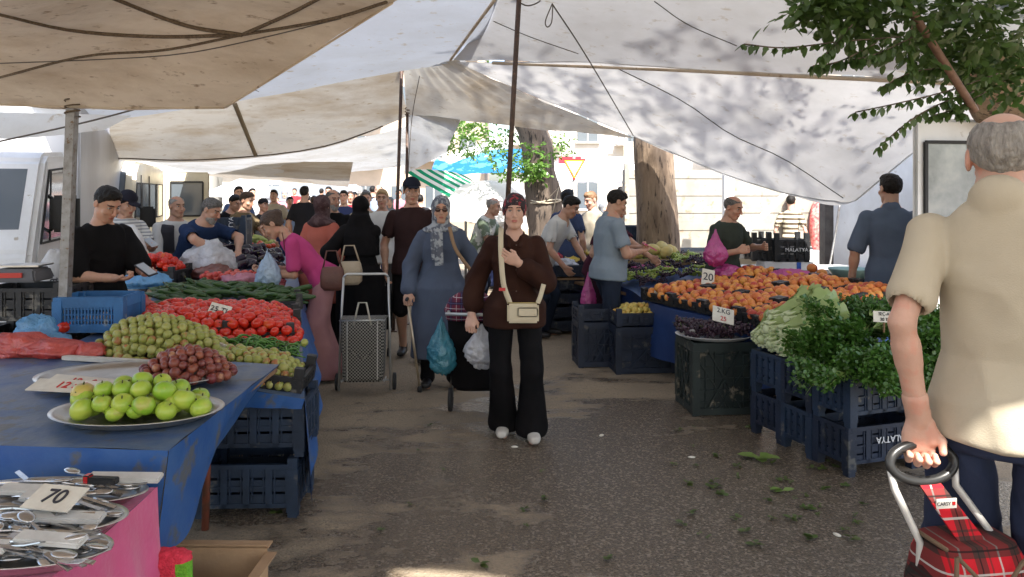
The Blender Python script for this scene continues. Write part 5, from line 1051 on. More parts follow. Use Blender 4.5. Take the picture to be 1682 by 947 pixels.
textmesh('lettering', 'epda', .12, INKB, o, Matrix.Translation((.05, -.125, .0)) @ Matrix.Rotation(R(90), 4, 'X') @ Matrix.Rotation(R(90), 4, 'Z'))
bag(bp(215, 0, 7.0, .70), (.18, .15, .42), mat('sack_printed', (.62, .62, .62), (.45, .12, .12), scale=5, rough=.6, contrast=(.6, .62), bump=.4, bscale=20), 'white sack with red print behind the young man in black', 14, cat='sack', flat_=.6, amp=.08, name='sack')
# rear of the left stall
sm = dup(tm, bp(262, 462, 6.9), label='tomato in the small far crate beside the blue bag', group='tomatoes in the far crate', tree=kids(tm))
for k in range(55):
    X, Y = bp(262, 0, 6.9)[0] + rng.uniform(-.16, .16), 6.9 + rng.uniform(-.17, .17); dup(sm, (X, Y, .93 + rng.uniform(0, .05) + max(0, .1 - 4 * ((X + 3.2) ** 2))), rot=(rng.uniform(0, 6), rng.uniform(0, 6), 0), tree=kids(tm), scale=.95)
crate(.42, .40, .15, C_BLACK, 4, 1, foot=.01, loc=(bp(262, 0, 6.9)[0], 6.9, .80), label='black tray crate of tomatoes beside the pale blue bag', name='tray_crate', peg=.04)
eg = pod('eggplant', .20, .034, fruit_mat('eggplant', (.010, .006, .016), (.025, .012, .03), rough=.18), .2, -.5, cat='eggplant', label='glossy dark eggplant in the heap beside the bending woman', group='eggplants on the left stall')
cp = []
for k in range(130):
    u, v = rng.uniform(-.50, .45), rng.uniform(-.75, .8); X = -2.95 + u * math.cos(ST) - v * math.sin(ST); Y = 8.0 + u * math.sin(ST) + v * math.cos(ST); cp.append((X, Y, dz(X, Y) + .04 + max(0, .20 - .3 * u * u - .2 * v * v) * rng.uniform(.5, 1)))
scatter(eg, cp, flat(ST + .3, .5, .3))
zc = pod('squash', .16, .036, fruit_mat('squash', (.45, .42, .10), (.30, .38, .10), rough=.4), .15, .2, cat='squash', label='pale yellow green squash in the far heap of the left stall', group='squashes on the left stall')
scatter(zc, [(-3.6 + rng.uniform(-.5, .55), 9.3 + rng.uniform(-.5, .6), .93 + rng.uniform(0, .16)) for k in range(90)], flat(.5, 1.5))
rp = ball('red_pepper', .032, fruit_mat('pepper_red', (.55, .03, .02), (.6, .08, .02), rough=.2), .2, 1.2, .015, 10, label='red pepper in the far vegetable heap of the left stall', cat='pepper', group='red peppers on the left stall')
scatter(rp, [(-3.1 + rng.uniform(-.35, .35), 8.9 + rng.uniform(-.12, .2), .98 + rng.uniform(0, .06)) for k in range(34)])
scatter(ball('small_tomato', .026, fruit_mat('tomato_small', (.55, .05, .04), (.6, .12, .08), rough=.25), .1, .95, None, 10, label='small pinkish tomato in the flat heap before the cucumbers', cat='tomato', group='small pink tomatoes behind the cucumbers'), [(-2.45 + rng.uniform(-.35, .35), 6.85 + rng.uniform(-.14, .25), .87 + rng.uniform(0, .05)) for k in range(110)])
crate(.40, .30, .36, C_BLUE, 5, 3, foot=.02, loc=(bp(378, 0, 8.6)[0], 8.6, 1.0), rz=R(6), text=None, side_text=None, label='upright blue crate beyond the bearded man in navy')
o = crate(.46, .35, .2, C_NAVY, 4, 2, loc=(bp(378, 0, 8.6)[0], 8.6, .80), rz=R(6), label='navy crate under the upright blue crate'); textmesh('lettering', 'MALATYA', .07, INKW, o, Matrix.Translation((.06, -.19, .42)) @ Matrix.Rotation(R(90), 4, 'X') @ Matrix.Rotation(R(90), 4, 'Z'))
# ---------------------------------------------------------------- pink cutlery table, cardboard box
PINK = mat('cloth_pink', (.62, .09, .24), (.55, .07, .20), scale=4, rough=.8, bump=.3, bscale=40, sheen=.3)
e = empty('market_table', (-1.7, 2.0, 0), 0, 'small table under the pink cloth at lower left', 'table'); mb = MB(); mb.box((0, 0, .68), (1.04, .8, .03)); mb.build('table_top', WOOD, e)
for x in (-.45, .45):
    for y in (-.33, .33): mb = MB(); mb.bar((x, y, .67), (x, y, 0), .04); mb.build('leg', WOOD, e)
pk = sheet('tablecloth', [[(-2.5, 1.5, .703), (-1.7, 1.5, .703), (-1.14, 1.5, .703)], [(-2.5, 2.0, .703), (-1.7, 2.0, .703), (-1.13, 2.0, .703)], [(-2.5, 2.45, .703), (-1.7, 2.45, .703), (-1.14, 2.44, .703)]], PINK, 40, 30, amp=.006, nsc=6, label='bright pink cloth on the small cutlery table', cat='tablecloth')
hang('side_drape', [(-1.14, 2.44, .703), (-1.13, 2.2, .703), (-1.13, 2.0, .703), (-1.14, 1.5, .703)], [(-1.09, 2.40, .18), (-1.06, 2.2, .15), (-1.08, 1.95, .15), (-1.08, 1.5, .15)], PINK, pk, k=24, a=.02)
TR = [(-1.40, 2.315, .29, .115, 'farthest oval tray of cutlery on the pink cloth'), (-1.335, 2.13, .255, .125, 'middle oval tray of cutlery on the pink cloth'), (-1.27, 1.945, .245, .115, 'nearest oval tray of cutlery on the pink cloth')]
SILV = mat('cutlery', (.62, .62, .62), (.50, .50, .50), scale=12, rough=.22, metal=.9); FILM = mat('film_white', (.62, .62, .60), (.5, .5, .48), scale=14, rough=.3)
def utensil(kind):
    mb = MB(); mb.add([(-.09, -.006, 0), (-.09, .006, 0), (0, -.004, .006), (0, .004, .006), (.03, -.004, .003), (.03, .004, .003)], [(0, 2, 3, 1), (2, 4, 5, 3)], None, False)
    mb.bar((-.09, 0, 0), (.0, 0, .006), .012, .003); mb.bar((0, 0, .006), (.05, 0, .002), .007, .003)
    if kind == 'spoon': mb.sphere((.075, 0, .004), (.030, .018, .006), 14, 8)
    else:
        mb.box((.062, 0, .003), (.03, .02, .003))
        for k in range(4): mb.bar((.075, -.0085 + k * .0057, .003), (.112, -.0085 + k * .0057, .008), .0028)
    return mb
protos = {}
for ti, (x, y, rx, ry, lb) in enumerate(TR):
    tray(x, y, .710, rx, ry, lb)
    for k in range(30):
        kd = 'spoon' if (k + ti) % 3 else 'fork'; lab = ('steel %s in the %s cutlery tray' % (kd, ('far', 'middle', 'near')[ti]))
        loc = (x + rng.uniform(-.62, .55) * rx, y + rng.uniform(-.55, .55) * ry, .728 + k * .0012); rt = (rng.gauss(0, .25), rng.gauss(0, .08), rng.gauss(-.12, .22) + (math.pi if rng.random() < .3 else 0))
        if kd not in protos:
            o = utensil(kd).build(kd, SILV, None, loc=loc, rot=rt); tag(o, lab, kd, '%ss in the cutlery trays' % kd); protos[kd] = o
        else: dup(protos[kd], loc, rot=rt, label=lab, tree=[], scale=1.15)
for i, (x, y, z, L, rz_, lb) in enumerate(((-1.20, 2.36, .765, .22, .05, 'white wrapped cutlery packet sticking out of the far tray'), (-1.42, 2.26, .765, .20, -.02, 'white wrapped cutlery packet across the far tray'), (-1.34, 2.22, .76, .18, -.06, 'short white packet at the front of the far tray'), (-1.22, 2.085, .76, .20, .0, 'white packet at the front of the middle tray'), (-1.17, 1.93, .77, .18, -.1, 'white packet on the near tray right side'), (-1.36, 1.90, .765, .2, .05, 'white packet on the near tray left side'))):
    mb = MB(); mb.box((0, 0, 0), (L, .045, .016)); 
    tag(mb.build('cutlery_packet', FILM, None, loc=(x, y, z), rot=(.2, .03, rz_), bevel=.004), lb, 'packet')
card((-1.27, 2.115, .80), .15, .09, (R(-68), 0, R(-12)), ['70'], 'white card reading 70 on the middle cutlery tray', size=.07)
mb = MB(); mb.box((0, 0, 0), (.09, .025, .02)); mb.mi = 1; mb.box((-.05, 0, .001), (.02, .027, .03)); tag(mb.build('cutlery_packet', [C_BLACK, REDL], None, loc=(-1.24, 2.31, .775), rot=(0, 0, -.1), bevel=.003), 'black and red handled knife pack in the far tray', 'packet')
e = empty('cardboard_box', (-1.16, 2.55, 0), R(-1), 'open cardboard box on the ground by the pink table', 'box')
for (c, d) in (((0, .24, .19), (.52, .006, .34)), ((0, -.24, .16), (.52, .006, .28)), ((-.26, 0, .17), (.006, .48, .32)), ((.26, 0, .17), (.006, .48, .32))): mb = MB(); mb.box(c, d); mb.build('side_wall', CARD, e)
mb = MB(); mb.box((0, 0, .02), (.52, .48, .006)); mb.build('bottom', CARD, e); mb = MB(); mb.box((0, .262, .350), (.53, .05, .006), M=Matrix.Rotation(R(0), 4, 'X')); mb.build('flap', CARD, e); mb = MB(); mb.box((.275, 0, .33), (.04, .48, .006)); mb.build('flap', CARD, e)
bag((-1.16, 2.55, .03), (.22, .2, .17), mat('grey_cloth', (.10, .08, .07), rough=.9), 'dull cloth bundle filling the cardboard box', 20, cat='bundle', amp=.08, flat_=.8, name='bundle')
s = SDF((-.09, -.05, 0), (.09, .05, .26), .006); s.loft(npM(Matrix.Identity(4)), [(.0, .075, .035), (.2, .068, .035), (.235, .066, .03)], k=.02, cap=.02); V, Q = s.mesh(); V = V + vnormals(V, Q) * (vnoise(V, 90) * .014)[:, None]
c = V[Q].mean(1); mi = ((np.abs(c[:, 0]) > .032) & (c[:, 2] > .10) & (c[:, 2] < .20)).astype(int)
o = npmesh('knitted_mitt', V, Q, [mat('wool_red', (.75, .05, .09), (.6, .03, .06), scale=70, rough=.95, bump=1, bscale=160), mat('wool_green', (.18, .45, .03), (.12, .35, .02), scale=70, rough=.95, bump=1, bscale=160)], mi=mi); o.location = (bp(279, 0, 2.42)[0], 2.42, .28); tag(o, 'fuzzy pink red knitted mitt with two green patches standing in the box', 'mitt')
mb = MB(); mb.box((0, 0, 0), (.27, .10, .03), tap=(1.06, 1.1)); tag(mb.build('plastic_tub', mat('teal_plastic', (.12, .55, .48), rough=.35), None, loc=(bp(305, 0, 2.44)[0], 2.40, .395), bevel=.008), 'shallow teal plastic tub behind the knitted mitt', 'tub')
# ---------------------------------------------------------------- right stalls, in a frame turned with the aisle
CA, SA = math.cos(ST), math.sin(ST)
def RF(o, a, b2, z=0): return (o[0] + a * CA - b2 * SA, o[1] + a * SA + b2 * CA, z)
# crate stack under the greens: near left corner (1.95, 4.39)
OC = (1.95, 4.39)
lab3 = ['nearest', 'middle', 'farthest']
for j in range(3):
    for lv in range(2):
        x, y, z = RF(OC, .25, .15 + j * .305, lv * .285)
        crate(.50, .295, .285, C_BLUE if (j + lv) % 2 else C_NAVY, 4, 3, foot=.07, loc=(x, y, z), rz=ST + R(rng.uniform(-2, 2)), peg=.0, text='MALATYA' if j == 0 else None, flip=True, tz=.20,
              label='%s blue crate of the %s row under the greens%s' % (lab3[j], ('bottom', 'top')[lv], ', upside down MALATYA on it' if j == 0 else ''))
for j in range(3):
    for lv in range(2):
        x, y, z = RF(OC, .76, .15 + j * .305, lv * .285); crate(.50, .295, .285, C_NAVY, 4, 3, foot=.07, loc=(x, y, z), rz=ST, peg=0, label='dark blue crate in the inner column of the stack under the parsley', group='inner crates under the parsley')
# greens
PARS = leafmat('parsley_leaf', (.045, .13, .018), (.10, .22, .035), .25); STK = fruit_mat('stalk', (.30, .42, .14), (.22, .34, .08)); ROM = leafmat('romaine_leaf', (.30, .42, .12), (.45, .52, .22), .3); ROMW = fruit_mat('romaine_rib', (.62, .66, .42), (.52, .60, .30), rough=.45)
def bunch(seed, **tg):
    g = random.Random(seed); mb = MB(); st = MB()
    for k in range(46):
        d = Vector((1, g.uniform(-.55, .55), g.uniform(-.2, .62))).normalized(); L = g.uniform(.14, .25); e_ = d * L + Vector((0, 0, -.02)); st.tube([(0, 0, 0), d * L * .6, e_], [.0022, .0018, .001], 4, cap=False)
        for q in range(11):
            p = d * L * g.uniform(.55, 1.08) + Vector((g.gauss(0, .014), g.gauss(0, .018), g.gauss(0, .014)))
            leaf(mb, p, Vector((g.uniform(-.3, 1), g.uniform(-1, 1), g.uniform(-.5, 1))), g.uniform(.02, .034), g.uniform(.016, .026), g.uniform(-1.2, 1.2))
    e_ = empty('parsley_bunch', (0, 0, 0), 0, **tg); mb.build('leaves', PARS, e_); st.build('stalks', STK, e_); return e_
pb = [bunch(1, label='curly bunch of parsley in the green pile on the blue crates', cat='parsley', group='parsley bunches on the crate stack'), bunch(2, label='curly bunch of parsley in the green pile on the blue crates', cat='parsley', group='parsley bunches on the crate stack')]
tr_ = [kids(p) for p in pb]; first = [True, True]
for k in range(64):
    i = k % 2; a = rng.uniform(.05, 1.05); b_ = rng.uniform(-.05, .95); h_ = .55 + .26 * max(0, 1 - ((a - .6) / .75) ** 2) * max(.25, 1 - ((b_ - .6) / .9) ** 2) * rng.uniform(.3, 1.05)
    if a < .28 and b_ > .45: continue
    loc = RF(OC, a, b_, h_); ang = math.atan2(b_ - .5, a - .6) + ST + rng.uniform(-.6, .6); ro = (rng.uniform(-.4, .4), rng.uniform(-.35, .25), ang)
    if first[i]: pb[i].location = loc; pb[i].rotation_euler = ro; first[i] = False
    else: dup(pb[i], loc, rot=ro, tree=tr_[i], scale=rng.uniform(.85, 1.15))
for k, (a, b_) in enumerate(((.0, .02), (.04, .2), (.1, -.06), (.3, -.08), (.5, -.09), (.7, -.08), (.9, -.05))):   # spilling over the edge
    dup(pb[k % 2], RF(OC, a, b_, .60), rot=(rng.uniform(-.3, .3), .35, ST + (math.pi * .95 if a < .08 else -math.pi / 2) + rng.uniform(-.3, .3)), tree=tr_[k % 2])
def lettuce(seed, **tg):
    g = random.Random(seed); e_ = empty('romaine_lettuce', (0, 0, 0), 0, **tg); mb = MB(); mb.lathe([(.012, -.03), (.03, -.02), (.042, .03), (.05, .10), (.045, .17), (.02, .22)], 14); mb.build('heart', ROMW, e_, rot=None); lm = MB()
    for k in range(16):
        a = k * 2.4; r0 = .035 + .012 * (k / 16); L = g.uniform(.20, .30); W = .12; vs = []; fs = []; nu, nv = 5, 9
        for j in range(nv):
            v = j / (nv - 1); w_ = W * math.sin(min(1, v * 1.3 + .18) * math.pi * .55) * (.35 + v * .75); out = r0 + .02 * math.sin(v * 3) + .06 * v ** 3 * g.uniform(.7, 1.3)
            for i in range(nu):
                u = (i / (nu - 1) - .5); aa = a + u * w_ / (out + .03) * 1.1; vs.append((math.cos(aa) * (out + .01 * abs(u) + g.uniform(-.006, .006) * v), math.sin(aa) * (out + g.uniform(-.006, .006) * v), v * L - .02 + g.uniform(-.006, .006) * (abs(u) > .4)))
        for j in range(nv - 1):
            for i in range(nu - 1): fs.append((j * nu + i, j * nu + i + 1, (j + 1) * nu + i + 1, (j + 1) * nu + i))
        lm.add(vs, fs, None, True)
        lm.mi = 1; lm.tube([(math.cos(a) * (r0 + .004), math.sin(a) * (r0 + .004), -.02), (math.cos(a) * (r0 + .022), math.sin(a) * (r0 + .022), L * .55)], [.011, .003], 5); lm.mi = 0
    lm.build('leaves', [ROM, ROMW], e_); return e_
lt = lettuce(3, label='pale romaine lettuce lying at the aisle edge of the crate stack', cat='lettuce', group='romaine lettuces beside the parsley'); lk = kids(lt); fst = True
for k, (a, b_, z) in enumerate(((.02, .90, .63), (.0, .78, .62), (-.01, .64, .62), (.0, .50, .62), (.03, .36, .62), (.02, .84, .71), (.03, .70, .71), (.04, .56, .70), (.12, .92, .77), (.14, .78, .78), (.16, .64, .77), (.3, .98, .80), (.34, .84, .82), (.05, .98, .63))):
    ro = (rng.gauss(0, .1), R(-90) + rng.gauss(0, .12), ST + rng.gauss(0, .22)); loc = RF(OC, a + .06, b_, z)
    ro = (0, R(80) + rng.gauss(0, .1), ST + rng.gauss(0, .25))
    if fst: lt.location = loc; lt.rotation_euler = ro; fst = False
    else: dup(lt, loc, rot=ro, tree=lk, scale=rng.uniform(.85, 1.1))
card(P(1453, 520, 4.55), .15, .065, (R(-8), R(4), R(10)), ['SEÇ-AL', '20 TL'], 'white price card with black letters standing in the parsley', stick=.06)
# peach stall
OP = (1.85, 5.62); ST_OLD = ST; ST = R(24); CA, SA = math.cos(ST), math.sin(ST)
e = empty('display_table', RF(OP, .7, 1.9), ST, 'long table under the peach and grape trays on the right', 'table'); mb = MB(); mb.box((.15, .0, .60), (1.15, 4.1, .03)); mb.build('table_top', WOOD, e)
for x in (-.25, .6):
    for y in (-1.8, 0, 1.8): mb = MB(); mb.bar((x, y, .59), (x, y, 0), .045); mb.build('leg', WOOD, e)
pt = sheet('tarp_cover', [[RF(OP, -.02, -.15, .635), RF(OP, .7, -.15, .73), RF(OP, 1.4, -.15, .82)], [RF(OP, .02, 1.4, .635), RF(OP, .7, 1.4, .73), RF(OP, 1.4, 1.4, .82)], [RF(OP, .30, 2.4, .66), RF(OP, .9, 2.4, .74), RF(OP, 1.5, 2.4, .83)], [RF(OP, .45, 4.2, .66), RF(OP, 1.0, 4.2, .74), RF(OP, 1.6, 4.2, .83)]], TARP_D, 30, 60, amp=.008, nsc=4, label='blue tarp, coloured dark for shade, covering the peach and grape table', cat='tarp')
hang('side_drape', [RF(OP, -.02, -.15, .635), RF(OP, .02, 1.4, .635), RF(OP, .30, 2.4, .66), RF(OP, .45, 4.2, .66)], [RF(OP, -.04, -.15, .20), RF(OP, .0, 1.4, .16), RF(OP, .28, 2.4, .16), RF(OP, .42, 4.2, .2)], TARP_D, pt, nu=110, k=46, a=.02)
hang('end_drape', [RF(OP, -.02, -.15, .635), RF(OP, 1.4, -.15, .82)], [RF(OP, -.02, -.2, .2), RF(OP, 1.35, -.2, .2)], TARP_D, pt, nu=60, k=26, a=.015)
zp = lambda a: .645 + .13 * a
def rsurf(x, y): dx, dy = x - OP[0], y - OP[1]; return zp(dx * CA + dy * SA)
PEACH = fruit_mat('peach', (.68, .26, .05), (.60, .16, .04), rnd=(.70, .36, .07), c3=(.42, .05, .03), rough=.5, t3=.52, s3=7)
pc = ball('peach', .040, PEACH, .16, .94, None, 16, label='orange red peach in the black trays of the right stall', cat='peach', group='peaches on the right stall')
for i in range(3):
    for j in range(4):
        x, y, _ = RF(OP, .22 + i * .43, .06 + j * .44); o = crate(.42, .42, .085, C_BLACK, 5, 1, foot=.005, loc=(x, y, zp(.22 + i * .43) + .0), rz=ST, peg=.03, name='tray_crate', label='shallow black plastic tray filled with peaches', group='black peach trays'); o.rotation_euler = (0, -R(7.5), ST)
pp = []
for i in range(3):
    for j in range(4):
        c = RF(OP, .22 + i * .43, .06 + j * .44); pp += [(x, y, z + .03) for x, y, z in heap_pts((c[0], c[1], 0), .195, .195, .085 if (i + j) % 2 else .055, .041, rz=ST, shape='ell' if False else 'box', base=rsurf, jit=.35, pk=.8)]
scatter(pc, pp, cap=298)
for (px, py, Y) in ((1334, 440, 7.3), (1350, 449, 7.2)): dup(pc, P(px, py, Y), label='larger peach sitting on top of the back rows by the pink bag', group='peaches on top by the pink bag', tree=[], scale=1.25)
bag((P(1300, 0, 7.0).x, 7.0, .83), (.20, .12, .085), PL_MAG, 'magenta plastic bag lying among the peaches, the right one', 31); bag((P(1195, 0, 7.4).x, 7.4, .83), (.15, .12, .09), PL_MAG, 'magenta plastic bag lying among the peaches, the left one', 32)
card(P(1163, 455, 7.0), .12, .15, (R(-20), R(12), R(5)), ['20'], 'white price card on a stick at the left of the peaches', stick=.10, size=.1); card(P(1350, 498, 6.0), .12, .05, (R(-65), R(-10), R(20)), ['35'], 'small price card lying between the peach trays', size=.05)
# grapes: bunches of small berries
def grapes(name, m, r, seed, **tg):
    g = random.Random(seed); mb = MB()
    for k in range(34): t = g.random(); w_ = .05 * (1 - t * .7); mb.sphere((g.gauss(0, w_ * .6), (t - .5) * .15, abs(g.gauss(0, .018)) * (1.2 - t)), r * g.uniform(.85, 1.1), 8, 6)
    mb.sm = True; e_ = mb.build(name, m); q = MB(); q.tube([(0, -.07, .01), (.01, -.1, .03)], .003, 5); q.build('stem', STEM, e_); return tag(e_, **tg)
GPU = fruit_mat('grape_purple', (.022, .010, .022), (.05, .02, .035), rough=.35); GGR = fruit_mat('grape_green', (.34, .40, .08), (.26, .36, .06), rough=.3)
gp = grapes('grape_bunch', GPU, .012, 1, label='dark purple grape bunch in the strip beyond the peaches', cat='grapes', group='purple grapes beyond the peaches'); gg = grapes('grape_bunch', GGR, .012, 2, label='light green grape bunch in the strip beyond the peaches', cat='grapes', group='green grapes beyond the peaches')
P1, P2 = [], []
for k in range(190):
    a, b_ = rng.uniform(.04, 1.2), rng.uniform(1.95, 4.1); a += min(.42, (b_ - 1.4) * .27); s_ = (a * .8 + b_) % 1.05; x, y, _ = RF(OP, a, b_); (P1 if s_ < .55 else P2).append((x, y, zp(a) + .03 + rng.uniform(0, .06)))
scatter(gp, P1, lambda p: (rng.gauss(0, .2), rng.gauss(0, .2), rng.uniform(0, 6))); scatter(gg, P2, lambda p: (rng.gauss(0, .2), rng.gauss(0, .2), rng.uniform(0, 6)))
bag(RF(OP, .9, 2.75, .80), (.22, .05, .03), PL_MAG, 'strip of magenta plastic between the grapes', 33); bag(RF(OP, 1.2, 3.9, .83), (.14, .1, .08), PL_PINK, 'pink plastic bag at the far end of the grape strip', 34)
YF = fruit_mat('yellow_fruit', (.62, .42, .08), (.55, .46, .12), rnd=(.66, .36, .08), rough=.4)
yp = ball('yellow_plum', .030, YF, .12, .98, None, 12, label='yellow plum on the low crate by the price card 35', cat='plum', group='yellow plums on the low crate')
cx, cy = P(1056, 0, 7.1).x - .02, 7.1
crate(.56, .40, .42, C_NAVY, 2, 2, style='diag', foot=.01, loc=(cx, cy, 0), rz=R(6), peg=.0, label='tall navy crate on the ground carrying the yellow plums'); crate(.54, .38, .12, C_NAVY, 5, 1, foot=.01, loc=(cx, cy, .43), rz=R(6), peg=.04, label='shallow crate of yellow plums on the tall navy crate', name='tray_crate')
scatter(yp, heap_pts((cx, cy, .50), .23, .15, .09, .030, rz=R(6), shape='box', layers=1, jit=.3), cap=200)
crate(.34, .34, .42, C_NAVY, 2, 2, style='diag', foot=.01, loc=(cx - .42, cy + .22, 0), rz=R(6), label='navy crate standing left of and behind the plum crate'); crate(.34, .32, .12, C_NAVY, 3, 1, foot=.01, loc=(cx - .42, cy + .22, .43), rz=R(6), label='shallow navy crate left of the yellow plums', name='tray_crate')
card((cx + .17, cy - .12, .70), .15, .15, (R(-12), R(18), R(4)), ['35'], 'white price card 35 standing over the yellow plums', stick=.12, size=.13)
# table of dark grapes on the tall green crate
cx, cy = 1.555, 5.83
crate(.48, .42, .53, C_GREEN, 3, 3, style='diag', foot=.01, loc=(cx, cy, 0), rz=R(5), peg=0, label='tall dirty dark green crate under the platter of black grapes')
tray(cx, cy, .535, .30, .24, 'white oval platter heaped with black grapes', name='platter', m=mat('platter_white', (.6, .6, .6), rough=.35))
gb = grapes('grape_bunch', GPU, .0125, 7, label='black grape bunch on the white platter', cat='grapes', group='black grapes on the white platter'); scatter(gb, [(cx + rng.uniform(-.24, .24), cy + rng.uniform(-.17, .17), .575 + rng.uniform(0, .07)) for k in range(40)], lambda p: (rng.gauss(0, .3), rng.gauss(0, .3), rng.uniform(0, 6)))
card((cx + .03, cy - .12, .725), .17, .12, (R(-28), R(14), R(6)), ['2.KG', '25'], 'price card reading 25 in red on the black grapes', cm=[INKB, INKR])
# far crates at the left end of the right row
cx, cy = P(932, 0, 8.9).x, 9.0
for k in range(4): crate(.50, .36, .155, C_NAVY, 4, 1, foot=.04, loc=(cx, cy, k * .158), rz=R(4), peg=0, label=['bottom', 'second', 'third', 'fourth'][k] + ' navy crate of the far right stack, counted from the ground')
for k in range(4): crate(.26, .36, .155, C_NAVY, 3, 1, foot=.04, loc=(cx - .42, cy + .1, k * .158), rz=R(4), peg=0, label=['bottom', 'second', 'third', 'fourth'][k] + ' navy crate of the narrow stack left of the far right one')
mb = MB(); mb.box((0, 0, 0), (1.0, .5, .02)); tag(mb.build('wooden_board', WOOD, None, loc=(cx - .15, cy + .02, .645), rot=(0, 0, R(4))), 'wooden board lying over the far right crate stacks', 'board')
crate(.46, .36, .14, C_NAVY, 4, 1, foot=.01, loc=(cx + .02, cy, .66), rz=R(4), peg=.04, label='open blue crate with white bags on the wooden board'); bag((cx - .02, cy, .76), (.15, .12, .08), PL_WHITE, 'white plastic bag in the open blue crate', 41); bag((cx + .0, cy + .75, .78), (.15, .14, .22), PL_PINK, 'pink plastic bag held down over the fruit crates', 42, neck=.4); bag((cx - .12, cy + .5, .78), (.15, .1, .09), plas('red_bag', (.5, .03, .05)), 'red plastic bag between the bananas', 43)
def banana(**tg):
    mb = MB()
    for k in range(5):
        a = (k - 2) * .22; pts = [(math.sin(a) * .03 + .09 * math.cos(t) * math.sin(a) * .3 + (k - 2) * .022, .09 * math.sin(t) * .9, -.09 * math.cos(t) + .09) for t in [i * .2 - .9 for i in range(10)]]; mb.tube(pts, [.008, .014, .017, .018, .018, .018, .018, .016, .012, .006], 7)
    return tag(mb.build('banana_hand', fruit_mat('banana', (.62, .45, .06), (.55, .42, .07), c3=(.2, .12, .03), t3=.68)), **tg)
bn = banana(label='hand of bananas at the far right row of crates', cat='bananas', group='bananas in the far crates'); bn.location = (cx - .2, cy + .45, .85)
for k in range(12): dup(bn, (cx + rng.uniform(-.4, .3), cy + rng.uniform(.25, 1.1), .80 + rng.uniform(0, .1)), rot=(rng.gauss(0, .3), rng.gauss(0, .3), rng.uniform(0, 6)), tree=[])
crate(.8, .9, .3, C_NAVY, 4, 2, foot=.01, loc=(cx - .05, cy + .8, .5), label='wide crate carrying bananas and bags beyond the wooden board')
# yellow melons far
ml_ = ball('melon', .075, fruit_mat('melon', (.60, .46, .14), (.52, .44, .18), rough=.5), .04, 1.25, None, 14, label='yellow melon piled at the foot of the thick tree trunk', cat='melon', group='melons by the tree'); scatter(ml_, [(P(1085, 0, 9.0).x + rng.uniform(-.38, .3), 8.95 + rng.uniform(-.15, .15), .90 + rng.uniform(0, .10)) for k in range(16)])
crate(.75, .42, .2, CARD, 3, 1, foot=.01, loc=(P(1080, 0, 9.0).x, 8.95, .68), label='cardboard coloured crate under the yellow melons'); crate(.6, .4, .66, C_NAVY, 2, 3, foot=.01, loc=(P(1080, 0, 9.0).x, 8.95, 0), label='tall crate under the melon crate by the tree')
for k in range(2): crate(.45, .35, .30, C_BLUE, 3, 2, foot=.01, loc=(P(1045, 0, 9.9).x, 9.95, .6 + k * .31), label=['lower', 'upper'][k] + ' blue crate stacked left of the thick tree trunk'); 
crate(.45, .35, .6, C_BLUE, 3, 3, foot=.01, loc=(P(1045, 0, 9.9).x, 9.95, 0), label='blue crate on the ground left of the thick tree trunk')
# crates and goods behind the peach stall
cx = P(1294, 0, 8.2).x
e = empty('market_table', (cx + .3, 8.4, 0), 0, 'folding table behind the peaches carrying the black crates', 'table'); mb = MB(); mb.box((0, 0, .80), (1.7, .6, .04)); mb.build('table_top', mat('pale_top', (.5, .5, .5), rough=.5), e)
for x in (-.75, .75): mb = MB(); mb.bar((x, 0, .8), (x, 0, 0), .05); mb.build('leg', STEEL, e)
crate(.36, .3, .24, C_BLACK, 3, 2, foot=.01, loc=(cx + .03, 8.3, .90), peg=.07, text='MALATYA', tz=.13, label='black crate reading MALATYA on the table behind the peaches'); crate(.20, .3, .24, C_BLACK, 2, 2, foot=.01, loc=(cx - .26, 8.4, .90), peg=.07, label='narrow black crate left of the MALATYA crate')
mb = MB(); mb.box((0, 0, 0), (.52, .3, .08)); mb.mi = 1; mb.box((.1, -.151, 0), (.05, .004, .078)); tag(mb.build('carton', [mat('carton_white', (.68, .68, .68), rough=.6), mat('carton_blue', (.03, .1, .4), rough=.6)], None, loc=(cx, 8.3, .86), bevel=.004), 'flat white and blue carton under the black crates', 'carton')
mb = MB(); mb.lathe([(.13, 0), (.2, .10), (.2, .11), (.19, .105), (.12, .01)], 24); tag(mb.build('basin', mat('basin_teal', (.25, .40, .38), rough=.4), None, loc=(P(1395, 0, 7.6).x, 7.6, .78)), 'pale green plastic basin behind the peaches', 'basin')
crate(.5, .4, .76, C_NAVY, 3, 3, foot=.01, loc=(P(1395, 0, 7.6).x, 7.6, 0), label='tall crate under the green basin')
mb = MB(); p0, p1 = P(1362, 480, 9.5), P(1364, 300, 9.5); mb.bar((0, 0, 0), (0, 0, 2.2), .18); tag(mb.build('wooden_post', mat('post_grey', (.11, .10, .09), (.07, .06, .055), scale=10, rough=.8), None, loc=(p0.x, 9.5, 0)), 'dark square post behind the peaches, right of the black crates', 'post')
cord([P(1379, 336, 8.8), P(1372, 385, 8.8), P(1360, 452, 8.7)], .012, STEEL, 'metal_rod', label='thin shiny rod leaning beside the dark square post', cat='rod')
mb = MB(); a = P(1205, 400, 10.2); mb.bar((0, 0, 0), P(1290, 318, 10.2) - a, .11, .05); tag(mb.build('wooden_beam', mat('beam_white', (.7, .7, .68), rough=.6), None, loc=a), 'white diagonal beam behind the man in dark green', 'beam')
mb = MB(); a = P(1196, 440, 11.2); mb.bar((0, 0, -1.0), (0, 0, 1.9), .14); tag(mb.build('metal_post', mat('post_white', (.72, .72, .72), rough=.5), None, loc=a), 'white post at the end of the ribbed truck', 'post')
